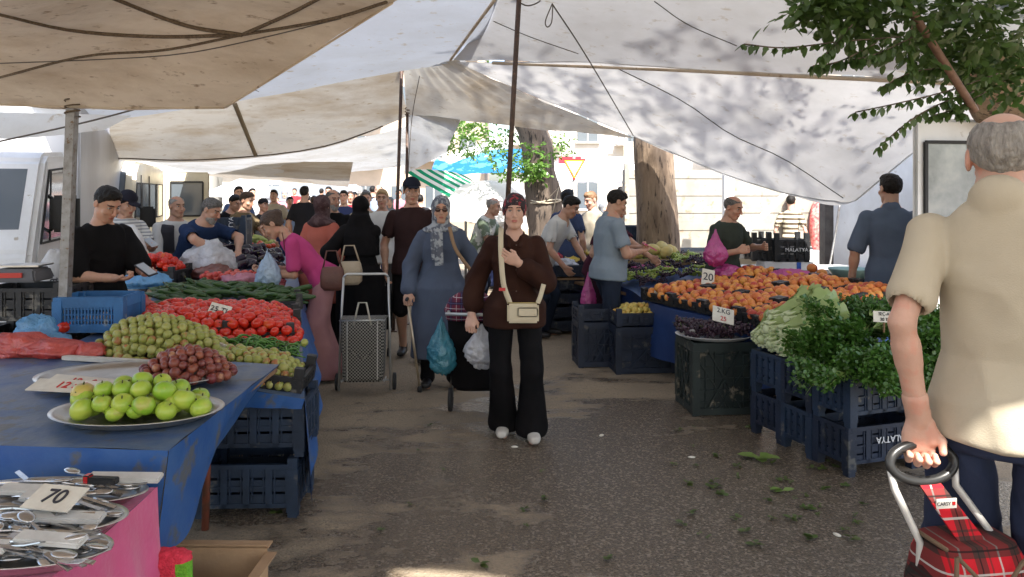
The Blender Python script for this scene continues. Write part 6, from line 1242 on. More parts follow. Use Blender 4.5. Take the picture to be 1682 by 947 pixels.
e = empty('market_stall', (P(1300, 0, 14).x, 14, 0), 0, 'white fronted stall counter across the road on the right', 'stall'); mb = MB(); mb.box((0, 0, .45), (2.6, .9, .9)); mb.build('counter', mat('panel_white', (.68, .68, .66), rough=.6), e); mb = MB(); mb.box((0, 0, .92), (2.7, 1, .04)); mb.build('counter_top', WOODW, e)
for k in range(4): mb = MB(); mb.box((-.9 + k * .55, 0, 1.12), (.48, .5, .3)); mb.build('goods_box', [mat('goods%d' % k, [(.2, .3, .3), (.5, .1, .08), (.2, .25, .15), (.5, .5, .5)][k], rough=.6)][0], e, bevel=.01)
e = empty('shelf_rack', (P(1218, 0, 15).x, 15, 0), 0, 'blue rack with white trays between truck and stall', 'rack')
for x in (-.33, .33):
    for y in (0, .4): mb = MB(); mb.bar((x, y, 0), (x, y, 2.1), .05); mb.build('upright', mat('rack_blue', (.12, .25, .5), rough=.5) if x < 0 and y == 0 else bpy.data.materials['rack_blue'], e)
for k in range(6): mb = MB(); mb.box((0, .2, .5 + k * .28), (.62, .42, .10)); mb.build('shelf', WOODW if k % 2 else bpy.data.materials['goods1'], e)
for i, (px, c, lb) in enumerate(((1345, (.62, .05, .06), 'red net sacks stacked beside the dark post, left pile'), (1393, (.60, .08, .06), 'red net sacks stacked right of the dark post'))):
    o = bag((P(px, 0, 12.5).x, 12.5, .7), (.18, .15, .5), mat('net_red%d' % i, c, (.75, .35, .3), scale=24, rough=.7), lb, 50 + i, cat='sack', flat_=.8, name='sack', amp=.1)
mb = MB(); mb.box((0, 0, 0), (1.0, .5, .7)); tag(mb.build('goods_chest', mat('chest_white', (.65, .65, .65), rough=.6), None, loc=(P(1370, 0, 12.5).x, 12.5, .35), bevel=.01), 'white chest under the red net sacks', 'chest')
mb = MB(); mb.box((0, 0, 0), (1.6, .3, 1.0)); tag(mb.build('shutter', mat('shutter_brown', (.16, .09, .05), (.10, .06, .04), scale=4, rough=.7, stretch=(6, 1, .5)), None, loc=(P(1270, 0, 19).x, 19, 1.6), bevel=.01), 'brown wooden shutter in shade above the stall counter', 'shutter')
ST = R(19)
# litter on the ground
LFG = leafmat('cabbage_leaf', (.14, .24, .05), (.26, .36, .10), .2); LFD = leafmat('leaf_litter', (.05, .10, .02), (.12, .14, .04), .2)
def litter(px, py, s, m, lab, grp=None):
    p = G(px, py); mb = MB(); g = random.Random(int(px * 7 + py))
    for k in range(5): leaf(mb, (0, 0, .006 + k * .003), (g.uniform(-1, 1), g.uniform(-.6, .6), g.uniform(0, .12)), s * g.uniform(.6, 1), s * .5, g.uniform(-.4, .4))
    tag(mb.build('fallen_leaf', m, None, loc=(p.x, p.y, 0)), lab, 'leaf', grp)
litter(1248, 754, .16, LFG, 'large pale cabbage leaf lying on the wet asphalt before the crates'); litter(1285, 808, .08, LFG, 'small light green leaf scrap on the asphalt below the crates')
for px, py in ((1210, 785), (1188, 815), (1212, 768), (1320, 838), (1345, 848), (1360, 760), (1372, 768), (1300, 795), (1390, 800), (1268, 805), (1180, 750), (1420, 830), (1305, 820), (1350, 772), (455, 846), (705, 700), (1330, 770), (1405, 860), *[(rng.uniform(1090, 1430), rng.uniform(700, 900)) for k in range(34)], *[(rng.uniform(560, 1000), rng.uniform(640, 930)) for k in range(12)]): litter(px, py, rng.uniform(.02, .055), LFD, 'small dark green leaf scrap on the asphalt near the right crates' if px > 900 else 'dark leaf scrap on the asphalt near the aisle middle', 'leaf scraps on the asphalt' if px > 900 else 'leaf scraps in the aisle')
for k, (px, py) in enumerate(((1136, 752), (988, 716), (1375, 880), (845, 735))): mb = MB(); p = G(px, py); mb.sphere((0, 0, .006), (.025, .014, .006), 8, 5); tag(mb.build('peel_scrap', PAPER, None, loc=p, rot=(0, 0, k)), ['pale scrap right of the aisle centre', 'pale scrap behind the white shoes to the right', 'pale scrap near the tartan trolley', 'tiny pale scrap by the white shoes'][k], 'scrap')
# ---------------------------------------------------------------- cast
BROWN = fabric('shirt_brown', (.042, .018, .012), (.03, .012, .009)); BLACK = fabric('black_cloth', (.005, .005, .0055), (.009, .008, .009)); GREY = fabric('coat_greyblue', (.085, .105, .15), (.075, .09, .13)); WT = fabric('white_tee', (.62, .62, .60), (.52, .52, .51)); SNK = [mat('sneaker', (.62, .60, .54), (.5, .47, .42), scale=12, rough=.6), mat('sole', (.55, .53, .48), rough=.7)]
DSH = [mat('shoe_black', (.015, .014, .014), rough=.5), mat('sole_black', (.02, .02, .02), rough=.8)]; NAVY = fabric('navy_trousers', (.022, .030, .050)); SCF = fabric('scarf_red', (.030, .016, .018), (.30, .03, .04), scale=22, contrast=(.52, .56), c3=(.45, .38, .36), s3=26, t3=.62) if False else mat('scarf_pattern', (.022, .014, .018), (.26, .025, .035), scale=26, rough=.8, contrast=(.54, .58), c3=(.40, .34, .34), s3=34, t3=.63, bump=.2, bscale=200)
def W(info, body, p): return body.matrix_basis @ Vector(p)
def strap(name, pts, w, m, par, thick=.004, n=30):
    A = resample(np.array([list(p) for p in pts], float), n); mb = MB()
    for a, b2 in zip(A[:-1], A[1:]):
        a, b2 = Vector(a), Vector(b2); d = (b2 - a); d2 = d.normalized(); nrm = Vector((a.x * .3, -1 if a.y < 0 else 1, .1)); s_ = d2.cross(nrm).normalized() * w / 2; k = s_.cross(d2).normalized() * thick
        mb.add([a - s_, a + s_, b2 + s_, b2 - s_, a - s_ + k, a + s_ + k, b2 + s_ + k, b2 - s_ + k], [(0, 1, 2, 3), (4, 7, 6, 5), (0, 3, 7, 4), (1, 5, 6, 2)], None, True)
    return mb.build(name, m, par)
# 1 main woman
x0, y0 = P(845, 0, 5.15).x, 5.15
b1, i1 = person('woman in dark brown shirt and patterned headscarf walking toward us with cream bag', (x0, y0), 0, 1.63, True, 1.04, lh=(.02, -.19, 1.19), rh=(-.29, -.02, .82), rc=1.0, lc=.65, ld=(-.85, -.15, .45), ln=(0, 1, .2), rn=(.4, 1, 0), lpole=(.75, .0, -1), feet=((.115, -.08), (-.07, .04)), head=(0, 3, 0), hair='bonnet', hairm=SCF, sk='light', top=dict(kind='shirt', m=BROWN, sleeve=1.66, hem=.78, o=.014, flare=.030, wide=1.05, sflare=.022, vneck=2, amp=.011, name='shirt'), bottom=dict(kind='trousers', m=BLACK, knee=.074, hemw=.108, o=.006), shoes=SNK, res=.008, hres=.0035, hand=.0035)
CREAM = mat('leather_cream', (.60, .52, .37), (.54, .46, .32), scale=7, rough=.5); 
fr = -.165; bx, bz = .055, .865
e = empty('shoulder_bag', (x0 + bx, y0 + fr - .05, bz), 0, 'cream shoulder bag hanging in front of the woman in brown', 'bag'); mb = MB(); mb.box((0, 0, 0), (.205, .05, .125)); mb.build('body', CREAM, e, bevel=.012); mb = MB(); mb.box((.03, -.030, .010), (.13, .012, .06)); mb.build('front_pocket', CREAM, e, bevel=.006); mb = MB(); mb.tube([(-.1, 0, .066), (.1, 0, .066)], .004, 6); mb.build('zip', mat('brass', (.5, .38, .15), metal=.8, rough=.35), e)
L_ = lambda x, y, z: Vector((x - bx, y - fr + .05, z - bz))
strap('strap', [L_(-.03, -.215, .93), L_(-.07, -.222, 1.05), L_(-.085, -.205, 1.2), L_(-.09, -.17, 1.32), L_(-.088, -.085, 1.405), L_(-.08, .02, 1.415)], .034, CREAM, e); strap('strap', [L_(.15, -.22, .93), L_(.17, -.215, .98), L_(.19, -.20, 1.05)], .03, CREAM, e)
mb = MB(); mb.box(L_(-.08, -.225, 1.02), (.042, .006, .02)); mb.build('buckle', mat('buckle_red', (.5, .03, .03), rough=.4), e)
mb = MB()
for z in (1.30, 1.22, 1.14, 1.0, .92, .84): mb.sphere((.012, -.145 - (.02 if z < 1.25 else 0), z), .005, 6, 5)
mb.build('buttons', mat('button', (.10, .06, .04), rough=.4), b1)
# trolley she pulls
def R3(a): return Matrix.Rotation(a, 4, 'Z')
PLAID = mat('plaid_dark', (.12, .02, .04), (.5, .5, .5), scale=10)
def plaid(name, base, l1, l2, l3, sc=14):
    m = bpy.data.materials.new(name); m.use_nodes = True; N = m.node_tree.nodes; L = m.node_tree.links; b = N['Principled BSDF']; b.inputs['Roughness'].default_value = .85; b.inputs['Specular IOR Level'].default_value = .2
    tc = N.new('ShaderNodeTexCoord'); sp = N.new('ShaderNodeSeparateXYZ'); L.new(tc.outputs['UV'] if False else tc.outputs['Object'], sp.inputs[0]); cur = None
    def band(ax, off, w_):
        a = N.new('ShaderNodeMath'); a.operation = 'MULTIPLY_ADD'; a.inputs[1].default_value = sc; a.inputs[2].default_value = off + 100; L.new(sp.outputs[ax], a.inputs[0]); f = N.new('ShaderNodeMath'); f.operation = 'FRACT'; L.new(a.outputs[0], f.inputs[0]); g_ = N.new('ShaderNodeMath'); g_.operation = 'LESS_THAN'; g_.inputs[1].default_value = w_; L.new(f.outputs[0], g_.inputs[0]); return g_.outputs[0]
    prev = base
    for ax in (0, 2):
        for off, w_, col, fac in ((0, .30, l1, .72), (.36, .05, l2, .8), (-.12, .04, l3, .8), (.62, .05, l1, .6)):
            x = N.new('ShaderNodeMix'); x.data_type = 'RGBA'; mu = N.new('ShaderNodeMath'); mu.operation = 'MULTIPLY'; mu.inputs[1].default_value = fac; L.new(band(ax, off, w_), mu.inputs[0]); L.new(mu.outputs[0], x.inputs['Factor'])
            if isinstance(prev, tuple): x.inputs['A'].default_value = (*prev, 1)
            else: L.new(prev, x.inputs['A'])
            x.inputs['B'].default_value = (*col, 1); prev = x.outputs['Result']
    L.new(prev, b.inputs['Base Color']); return m
PL1 = plaid('plaid_maroon', (.16, .025, .05), (.02, .02, .05), (.55, .5, .5), (.1, .12, .25), 13); PL2 = plaid('tartan_red', (.55, .015, .025), (.02, .03, .025), (.5, .48, .44), (.01, .01, .01), 9)
TUB = mat('tube_steel', (.5, .5, .48), rough=.35, metal=.7)
def box_bag(mb, secs_, n=14, exp=3.2):              # rounded bag: (x, y, z, hx, hy) rings
    vs = []; fs = []
    for (x, y, z, hx, hy) in secs_:
        for k in range(n * 2):
            a = math.pi * k / n; c, s_ = math.cos(a), math.sin(a); vs.append((x + hx * math.copysign(abs(c) ** (2 / exp), c), y + hy * math.copysign(abs(s_) ** (2 / exp), s_), z))
    m_ = n * 2
    for i in range(len(secs_) - 1):
        for k in range(m_): fs.append((i * m_ + k, i * m_ + (k + 1) % m_, (i + 1) * m_ + (k + 1) % m_, (i + 1) * m_ + k))
    fs += [tuple(range(m_))[::-1], tuple((len(secs_) - 1) * m_ + k for k in range(m_))]; mb.add(vs, fs, None, True)
tx, ty = P(775, 0, 5.55).x, 5.6
e = empty('shopping_trolley', (tx, ty, 0), 0, 'black shopping trolley with plaid top pulled by the woman in brown', 'trolley')
mb = MB(); box_bag(mb, [(.03, .03, .20, .15, .09), (.03, .03, .24, .185, .12), (.02, 0, .5, .19, .14), (0, -.04, .74, .175, .13)]); mb.build('bag', BLACK, e); mb = MB(); box_bag(mb, [(0, -.045, .73, .185, .14), (-.01, -.06, .80, .19, .145), (-.01, -.08, .88, .15, .12), (0, -.09, .93, .08, .07)]); mb.build('flap', PL1, e)
mb = MB()
for s_ in (-.16, .16): mb.tube([(s_, .16, .10), (s_, .12, .5), (s_, -.16, .80), (s_ * .9, -.30, .80)], .010, 8)
mb.build('frame', TUB, e); mb = MB(); mb.tube([(-.17, -.30, .80), (.25, -.36, .80)], .012, 8); mb.build('handle', TUB, e)
for s_ in (-.17, .2): M = Matrix.Translation((s_, .14, .085)) @ Matrix.Rotation(R(90), 4, 'Y'); mb = MB(); mb.lathe([(.06, -.018), (.085, -.015), (.085, .015), (.06, .018)], 22, M); w_ = mb.build('wheel', RUB, e); mb = MB(); mb.lathe([(.01, -.012), (.06, -.012), (.06, .012), (.01, .012)], 16, M); mb.build('hub', TUB, w_)
bag((P(726, 0, 5.35).x, 5.35, .33), (.105, .10, .15), PL_TEAL, 'teal plastic bag of greens hanging from the trolley handle', 61, neck=.75, flat_=1.2); bag((P(790, 0, 5.3).x, 5.32, .40), (.12, .09, .12), PL_WHITE, 'whitish plastic bag hanging between the trolley and the woman in brown', 62, neck=.5, flat_=1.2)
# 2 woman in the grey blue coat with a cane
SCW = mat('scarf_bluegrey', (.10, .11, .14), (.34, .36, .38), scale=22, rough=.8, contrast=(.48, .54), bump=.3, bscale=120)
x0, y0 = P(724, 0, 6.45).x, 6.45
b2_, i2 = person('older woman in a long grey blue coat and patterned headscarf walking with a cane', (x0, y0), 6, 1.61, True, 1.06, lh=(.34, -.06, .84), rh=(-.27, -.12, .82), rc=1.1, lc=.9, rn=(.3, 1, 0), head=(2, 4, 0), hair='scarf', hairm=SCW, sk='tan', top=dict(kind='coat', m=GREY, sleeve=1.88, hem=.28, hemw=.27, hemd=.20, o=.018, sflare=.012, wide=1.05, amp=.010, sc=(10, 8, 2), name='coat'), bottom=dict(kind='trousers', m=BLACK, hemw=.06), shoes=DSH, res=.01, hres=.004, hand=.004)
strap('scarf_end', [(-.02, -.19, 1.36), (-.02, -.225, 1.22), (-.015, -.23, 1.05)], .07, SCW, b2_, .02); strap('scarf_end', [(-.06, -.18, 1.36), (-.06, -.22, 1.22), (-.05, -.225, 1.10)], .05, SCW, b2_, .02); strap('bag_strap', [(.07, -.14, 1.36), (.12, -.225, 1.18), (.26, -.20, .98), (.31, -.05, .86)], .03, mat('leather_tan', (.28, .17, .09), rough=.5), b2_, .006)
mb = MB(); Hm = i2['Hm']; S_ = i2['S']
for sx in (-1, 1): mb.sphere((0, 0, 0), (.026 * S_, .006, .019 * S_), 14, 8, M=Hm @ Matrix.Translation((sx * .031 * S_, -.094 * S_, .007 * S_)))
mb.tube([Hm @ Vector((-.01 * S_, -.1 * S_, .012)), Hm @ Vector((.01 * S_, -.1 * S_, .012))], .003, 5); mb.build('glasses', mat('lens_brown', (.05, .02, .015), rough=.1), b2_)
wv = W(i2, b2_, i2['wr'][-1]); 
e = empty('walking_cane', (P(690, 0, 6.3).x, 6.28, 0), 0, 'metal walking cane held by the woman in the grey coat', 'cane'); ct = Vector((wv.x, wv.y - .03, wv.z - .06)) - e.location
mb = MB(); mb.tube([(0, 0, .03), ct], .011, 8); mb.build('shaft', mat('cane_metal', (.55, .45, .32), rough=.35, metal=.7), e); mb = MB(); mb.tube([ct + Vector((0, .05, .0)), ct + Vector((0, .02, .014)), ct + Vector((0, -.07, .012))], .014, 8); mb.build('handle', C_BLACK, e); mb = MB(); mb.lathe([(.020, 0), (.022, .03), (.012, .05)], 12); mb.build('rubber_tip', RUB, e)
# 3 man in the cap
x0, y0 = P(676, 0, 7.6).x, 7.6
b3, i3 = person('man in a dark cap and dark brown polo shirt walking behind the coat woman', (x0, y0), 5, 1.78, False, 1.0, head=(10, 8, 0), hair='cap', sk='tan', feet=((.09, -.22), (-.09, .12)), top=dict(kind='tshirt', m=fabric('polo_darkbrown', (.035, .018, .018)), collar=.014, capm=fabric('cap_navy', (.015, .018, .03)), name='polo_shirt'), bottom=dict(kind='shorts', m=BLACK, len=.05, knee=.085, drop=0, name='shorts'), shoes=DSH, res=.012, hres=.005, hand=.005, beard=None)
e = empty('shopping_bag', (x0 - .31, y0 - .05, .30), 0, 'black shopping bag on small wheels carried by the man in the cap', 'bag'); mb = MB(); box_bag(mb, [(0, 0, 0, .12, .09), (0, 0, .3, .13, .1), (0, 0, .42, .1, .05)]); mb.build('body', BLACK, e); mb = MB(); mb.tube([(-.08, 0, .4), (-.05, 0, .52), (.05, 0, .52), (.08, 0, .4)], .008, 6); mb.build('handle', BLACK, e)
for s_ in (-.08, .08): mb = MB(); mb.lathe([(.03, -.012), (.045, -.01), (.045, .01), (.03, .012)], 16, Matrix.Translation((s_, .05, -.25)) @ Matrix.Rotation(R(90), 4, 'Y')); mb.build('wheel', RUB, e); mb = MB(); mb.tube([(s_, .05, -.25), (s_, .04, .02)], .008, 6); mb.build('strut', TUB, e)
# 4 bending woman in pink
x0, y0 = P(535, 0, 6.75).x, 6.75
b4, i4 = person('woman in a bright pink t-shirt bending over the left stall with an open bag', (x0, y0), -78, 1.66, True, .92, lean=42, lh=(.06, -.50, .96), rh=(-.12, -.46, .97), lc=1.0, rc=1.0, ln=(0, .2, 1), rn=(0, .2, 1), lpole=(.3, 1, .1), rpole=(-.3, 1, .1), head=(0, 42, 0), hair='bun', hairm=HAIR['brown'], sk='tan', top=dict(kind='tshirt', m=fabric('tee_pink', (.50, .065, .20), (.42, .05, .17)), hem=.88, sleeve=.75, wide=1.1, o=.012), bottom=dict(kind='trousers', m=fabric('trousers_rose', (.42, .22, .22), (.36, .18, .19)), knee=.11, hemw=.125, o=.012), shoes=DSH, res=.01, hres=.004, hand=.004)
strap('bag_strap', [(.10, -.36, 1.30), (.06, -.30, 1.06), (-.02, -.05, .93), (-.06, .1, .95)], .025, mat('leather_brown', (.12, .045, .03), rough=.5), b4, .006)
for dx_, dy_, z_, m_, lb_ in ((.10, -.17, .80, mat('bag_brown', (.14, .055, .04), (.10, .04, .03), rough=.5, bump=.3), 'brown handbag hanging at the hip of the woman in pink'), (.24, -.10, .84, mat('bag_beige', (.42, .34, .25), (.36, .29, .2), rough=.6, bump=.3), 'beige handbag next to the brown one behind the woman in pink')):
    e = empty('handbag', (x0 + dx_, y0 + dy_, z_), .15, lb_, 'handbag'); mb = MB(); box_bag(mb, [(0, 0, 0, .07, .03), (0, 0, .03, .10, .045), (0, 0, .12, .105, .045), (0, 0, .19, .09, .03), (0, 0, .205, .07, .01)]); mb.build('body', m_, e); mb = MB(); mb.tube([(-.08, 0, .19), (-.05, .02, .34), (.03, .03, .34), (.08, 0, .19)], .008, 6); mb.build('strap', m_, e)
# 5 woman in black
x0, y0 = P(592, 0, 7.4).x, 7.4
b5, i5 = person('woman wrapped in a black chador pulling a wire framed cart', (x0, y0), 172, 1.60, True, 1.0, rh=(.02 + .18, -.0, .78), lh=(-.2 + .42, .05, .86), hair='chador', hairm=BLACK, top=dict(kind='coat', m=BLACK, sleeve=1.8, hem=.10, hemw=.25, hemd=.22, o=.02, wide=1.1), shoes=DSH, res=.013, hres=.008, hand=.006, head=(0, 6, 0))
# wire cart
e = empty('shopping_cart', (P(600, 0, 6.3).x, 6.3, 0), R(4), 'tall metal framed cart with a black and white checked bag', 'cart')
CHK = bpy.data.materials.new('check'); CHK.use_nodes = True; _n = CHK.node_tree.nodes; _t = _n.new('ShaderNodeTexCoord'); _c = _n.new('ShaderNodeTexChecker'); _c.inputs['Scale'].default_value = 75; _c.inputs[1].default_value = (.015, .015, .015, 1); _c.inputs[2].default_value = (.27, .26, .23, 1); CHK.node_tree.links.new(_t.outputs['Object'], _c.inputs['Vector']); CHK.node_tree.links.new(_c.outputs[0], _n['Principled BSDF'].inputs['Base Color']); _n['Principled BSDF'].inputs['Roughness'].default_value = .9
mb = MB()
for s_ in (-.2, .2): mb.tube([(s_ * 1.05, -.04, .02), (s_, .0, .55), (s_ * .92, .05, .94)], .010, 8)
mb.tube([(-.184, .05, .94), (-.16, .055, .965), (.16, .055, .965), (.184, .05, .94)], .011, 8); mb.tube([(-.205, -.03, .10), (.205, -.03, .10)], .008, 6); mb.tube([(-.17, -.16, .12), (-.17, .0, .12)], .007, 6); mb.tube([(.17, -.16, .12), (.17, .0, .12)], .007, 6); mb.build('frame', TUB, e)
mb = MB(); box_bag(mb, [(0, -.09, .12, .155, .085), (0, -.09, .16, .165, .095), (0, -.09, .60, .18, .10), (0, -.09, .63, .17, .09)], exp=6); mb.build('bag', CHK, e); mb = MB()
for s_ in (-.12, .12): mb.bar((s_, -.195, .14), (s_, -.195, .62), .008)
mb.tube([(-.18, -.2, .62), (.18, -.2, .62), (.18, .02, .62), (-.18, .02, .62)], .006, 6, closed=True); mb.build('basket_wire', TUB, e); mb = MB(); mb.tube([(-.07, -.19, .58), (-.03, -.18, .76), (.03, -.18, .76), (.07, -.19, .58)], .008, 6); mb.build('bag_handle', mat('cord_pale', (.5, .46, .38), rough=.8), e)
for s_ in (-.235, .235): mb = MB(); mb.lathe([(.035, -.014), (.07, -.012), (.07, .012), (.035, .014)], 18, Matrix.Translation((s_, .05, .07)) @ Matrix.Rotation(R(90), 4, 'Y')); mb.build('wheel', RUB, e)
# 6..9 people behind
person('woman in a dark patterned headscarf and coral top behind the bending woman', (P(529, 0, 7.9).x, 7.9), 160, 1.61, True, 1.0, hair='scarf', hairm=mat('scarf_maroon', (.05, .02, .022), (.09, .05, .05), scale=20, rough=.8, contrast=(.5, .56)), top=dict(kind='coat', m=fabric('coral', (.50, .14, .10)), sleeve=1.8, hem=.55, o=.022), bottom=dict(kind='skirt', m=BLACK), shoes=DSH, res=.015, hres=.010, hand=.012)
person('grey bearded man in a dark shirt beyond the coral topped woman', (P(546, 0, 8.8).x, 8.8), 15, 1.68, False, 1.0, head=(25, 10, 0), hair='bald', hairm=HAIR['salt'], beard=HAIR['grey'], top=dict(kind='tshirt', m=BLACK), bottom=dict(kind='trousers', m=NAVY), shoes=DSH, res=.016, hres=.007, hand=.014)
person('light haired person in a white t-shirt and sunglasses coming up the aisle', (P(628, 0, 9.6).x, 9.6), 0, 1.68, False, .95, head=(5, 3, 0), hair='short', hairm=mat('hair_fair', (.38, .26, .13), rough=.6, bump=.5), top=dict(kind='tshirt', m=WT, hem=.76), bottom=dict(kind='trousers', m=fabric('grey_trousers', (.06, .06, .06))), shoes=SNK, res=.016, hres=.007, hand=.014)
person('man in a beige shirt walking left of the white t-shirt', (P(601, 0, 10.4).x, 10.4), 10, 1.66, False, 1.0, hair='short', hairm=HAIR['salt'], top=dict(kind='tshirt', m=fabric('beige_a', (.36, .30, .22))), bottom=dict(kind='trousers', m=NAVY), shoes=DSH, res=.018, hres=.010, hand=.018)
# left stall keepers
x0, y0 = P(163, 0, 5.3).x, 5.3
b9, i9 = person('young man in a loose black t-shirt looking at his phone behind the left stall', (x0, y0), 62, 1.70, False, .98, lean=3, lh=(.07, -.40, 1.10), rh=(-.12, -.34, 1.08), lc=.9, rc=.9, ln=(0, .1, 1), rn=(0, .1, 1), head=(0, 32, 0), hair='short', hairm=HAIR['black'], sk='tan', top=dict(kind='tshirt', m=BLACK, hem=.76, sleeve=.9, wide=1.15, o=.02, amp=.011), bottom=dict(kind='trousers', m=fabric('beige_trousers', (.36, .30, .23))), shoes=SNK, res=.010, hres=.004, hand=.004)
def phone(info, body, sg, label, c=(.02, .02, .025), dx=(0, 0, .05)):
    w_ = info['wr'][sg]; d = (info['wr'][sg] - info['el'][sg]).normalized(); p = w_ + d * .095 + Vector(dx); q = body.matrix_basis @ p; mb = MB(); mb.box((0, 0, 0), (.07, .15, .009)); mb.mi = 1; mb.box((0, 0, .0055), (.062, .135, .002)); return tag(mb.build('phone', [mat('phone_case', c, rough=.3), mat('phone_glass', (.35, .38, .42), rough=.1)], None, loc=q, rot=(R(28), R(-12), body.rotation_euler.z), bevel=.002), label, 'phone')
phone(i9, b9, 1, 'dark phone held by the young man in the black t-shirt', dx=(-.03, -.02, .04))
textmesh('back_print', '#', .18, mat('print_grey', (.4, .4, .38)), b9, Matrix.Translation((0, .175, 1.12)) @ Matrix.Rotation(R(180), 4, 'Z') @ Matrix.Rotation(R(90), 4, 'X'))
STR = mat('striped', (.6, .6, .58), rough=.8); 
def stripes(name, a, b2, sc, w_=.5, ax=2):
    m = bpy.data.materials.new(name); m.use_nodes = True; N = m.node_tree.nodes; L = m.node_tree.links; tc = N.new('ShaderNodeTexCoord'); sp = N.new('ShaderNodeSeparateXYZ'); L.new(tc.outputs['Object'], sp.inputs[0]); a_ = N.new('ShaderNodeMath'); a_.operation = 'MULTIPLY'; a_.inputs[1].default_value = sc; L.new(sp.outputs[ax], a_.inputs[0]); f = N.new('ShaderNodeMath'); f.operation = 'FRACT'; L.new(a_.outputs[0], f.inputs[0]); g_ = N.new('ShaderNodeMath'); g_.operation = 'LESS_THAN'; g_.inputs[1].default_value = w_; L.new(f.outputs[0], g_.inputs[0]); x = N.new('ShaderNodeMix'); x.data_type = 'RGBA'; L.new(g_.outputs[0], x.inputs['Factor']); x.inputs['A'].default_value = (*a, 1); x.inputs['B'].default_value = (*b2, 1); L.new(x.outputs['Result'], N['Principled BSDF'].inputs['Base Color']); N['Principled BSDF'].inputs['Roughness'].default_value = .85; return m
x0, y0 = P(205, 0, 7.4).x, 7.4
b10, i10 = person('man in a dark cap and striped shirt with a phone by the cream minibus', (x0, y0), 55, 1.66, False, .95, lh=(.05, -.38, 1.12), rh=(-.1, -.30, 1.05), lc=.9, ln=(0, 0, 1), head=(0, 25, 0), hair='cap', top=dict(kind='tshirt', m=stripes('stripe_grey', (.6, .6, .58), (.25, .26, .28), 32, .4), capm=fabric('cap_dark', (.02, .02, .03))), bottom=dict(kind='trousers', m=BLACK), shoes=DSH, res=.013, hres=.007, hand=.006)
phone(i10, b10, 1, 'pale phone held by the man in the striped shirt', (.5, .5, .5))
x0, y0 = P(282, 0, 8.2).x, 8.2
b11, i11 = person('balding man in white shirt and dark waistcoat leaning behind the stall', (x0, y0), 45, 1.62, False, 1.05, lean=12, lh=(.26, -.25, .86), rh=(-.24, -.28, .80), head=(10, 5, 0), hair='bald', hairm=HAIR['grey'], top=dict(kind='tshirt', m=WT, sleeve=1.3), bottom=dict(kind='trousers', m=NAVY), shoes=DSH, res=.013, hres=.006, hand=.007)
q = SDF((-.3, -.5, .7), (.3, .4, 1.6), .014); q.loft(npM(i11['Uf']), [(.86, .20, .155), (1.04, .185, .15), (1.26, .185, .155), (1.33, .15, .135)], k=.02); q.loft(npM(i11['Uf'] @ Matrix.Translation((0, -.2, 0))), [(1.0, .03, .12), (1.45, .09, .12)], k=.01, op='s'); v_, q_ = q.mesh(); npmesh('waistcoat', v_, q_, fabric('waistcoat', (.05, .05, .06)), b11)
x0, y0 = P(310, 0, 7.75).x, 7.7
b12, i12 = person('grey bearded man in a navy t-shirt leaning forward to tie a plastic bag', (x0, y0), 62, 1.68, False, 1.15, lean=30, lh=(.10, -.62, 1.06), rh=(-.12, -.60, 1.06), lc=1.2, rc=1.2, ln=(0, 0, -1), rn=(0, 0, -1), lpole=(1, .2, .5), rpole=(-1, .2, .5), head=(15, 28, 0), hair='short', hairm=HAIR['salt'], beard=HAIR['grey'], top=dict(kind='tshirt', m=fabric('navy_tee', (.018, .035, .09)), sleeve=.7), bottom=dict(kind='trousers', m=NAVY), shoes=DSH, res=.011, hres=.005, hand=.005)
person('dark haired man in a black t-shirt turned to the stall, beyond the bearded man', (P(366, 0, 11).x, 11), 60, 1.66, False, 1.1, lean=22, head=(0, 20, 0), top=dict(kind='tshirt', m=BLACK), bottom=dict(kind='trousers', m=NAVY), shoes=DSH, res=.016, hres=.010, hand=.014)
person('man in an olive khaki shirt reaching over the far end of the left stall', (P(394, 0, 10).x, 10), 70, 1.66, False, 1.0, lean=8, lh=(.1, -.5, .95), rh=(-.1, -.45, .9), head=(0, 15, 0), hair='short', hairm=HAIR['brown'], top=dict(kind='tshirt', m=fabric('khaki', (.16, .12, .07))), bottom=dict(kind='trousers', m=NAVY), shoes=DSH, res=.015, hres=.008, hand=.012)
person('man in a blue shirt standing far behind the khaki man', (P(392, 0, 13.5).x, 13.5), 30, 1.75, False, 1.0, hair='short', top=dict(kind='tshirt', m=fabric('blue_far', (.06, .10, .22))), bottom=dict(kind='trousers', m=NAVY), shoes=DSH, res=.02, hres=.014, hand=.02)
# right side
x0, y0 = P(782, 0, 10).x, 10
person('man in green and white patterned shirt leaning over fruit before the umbrella', (x0, y0), 70, 1.62, False, 1.1, lean=22, lh=(.1, -.5, .95), rh=(-.1, -.45, .9), head=(5, 15, 0), hair='bald', hairm=HAIR['grey'], top=dict(kind='tshirt', m=mat('camo', (.14, .18, .12), (.6, .6, .55), scale=7, rough=.85, contrast=(.47, .53))), bottom=dict(kind='trousers', m=NAVY), shoes=DSH, res=.014, hres=.007, hand=.012)
x0, y0 = P(893, 0, 8.3).x, 8.7
person('man in a white t-shirt bending to the fruit crates right of the woman in brown', (x0, y0), 62, 1.70, False, 1.0, lean=30, lh=(.1, -.52, .84), rh=(-.16, -.35, .82), head=(5, 30, 0), hair='short', top=dict(kind='tshirt', m=WT, vneck=1), bottom=dict(kind='trousers', m=NAVY), shoes=DSH, res=.012, hres=.006, hand=.006)
person('man in a navy shirt standing behind the bending white t-shirt man', (P(932, 0, 9.6).x, 9.6), 140, 1.68, False, 1.0, hair='short', top=dict(kind='tshirt', m=fabric('navy_b', (.05, .07, .14))), bottom=dict(kind='trousers', m=NAVY), shoes=DSH, res=.016, hres=.012, hand=.016)
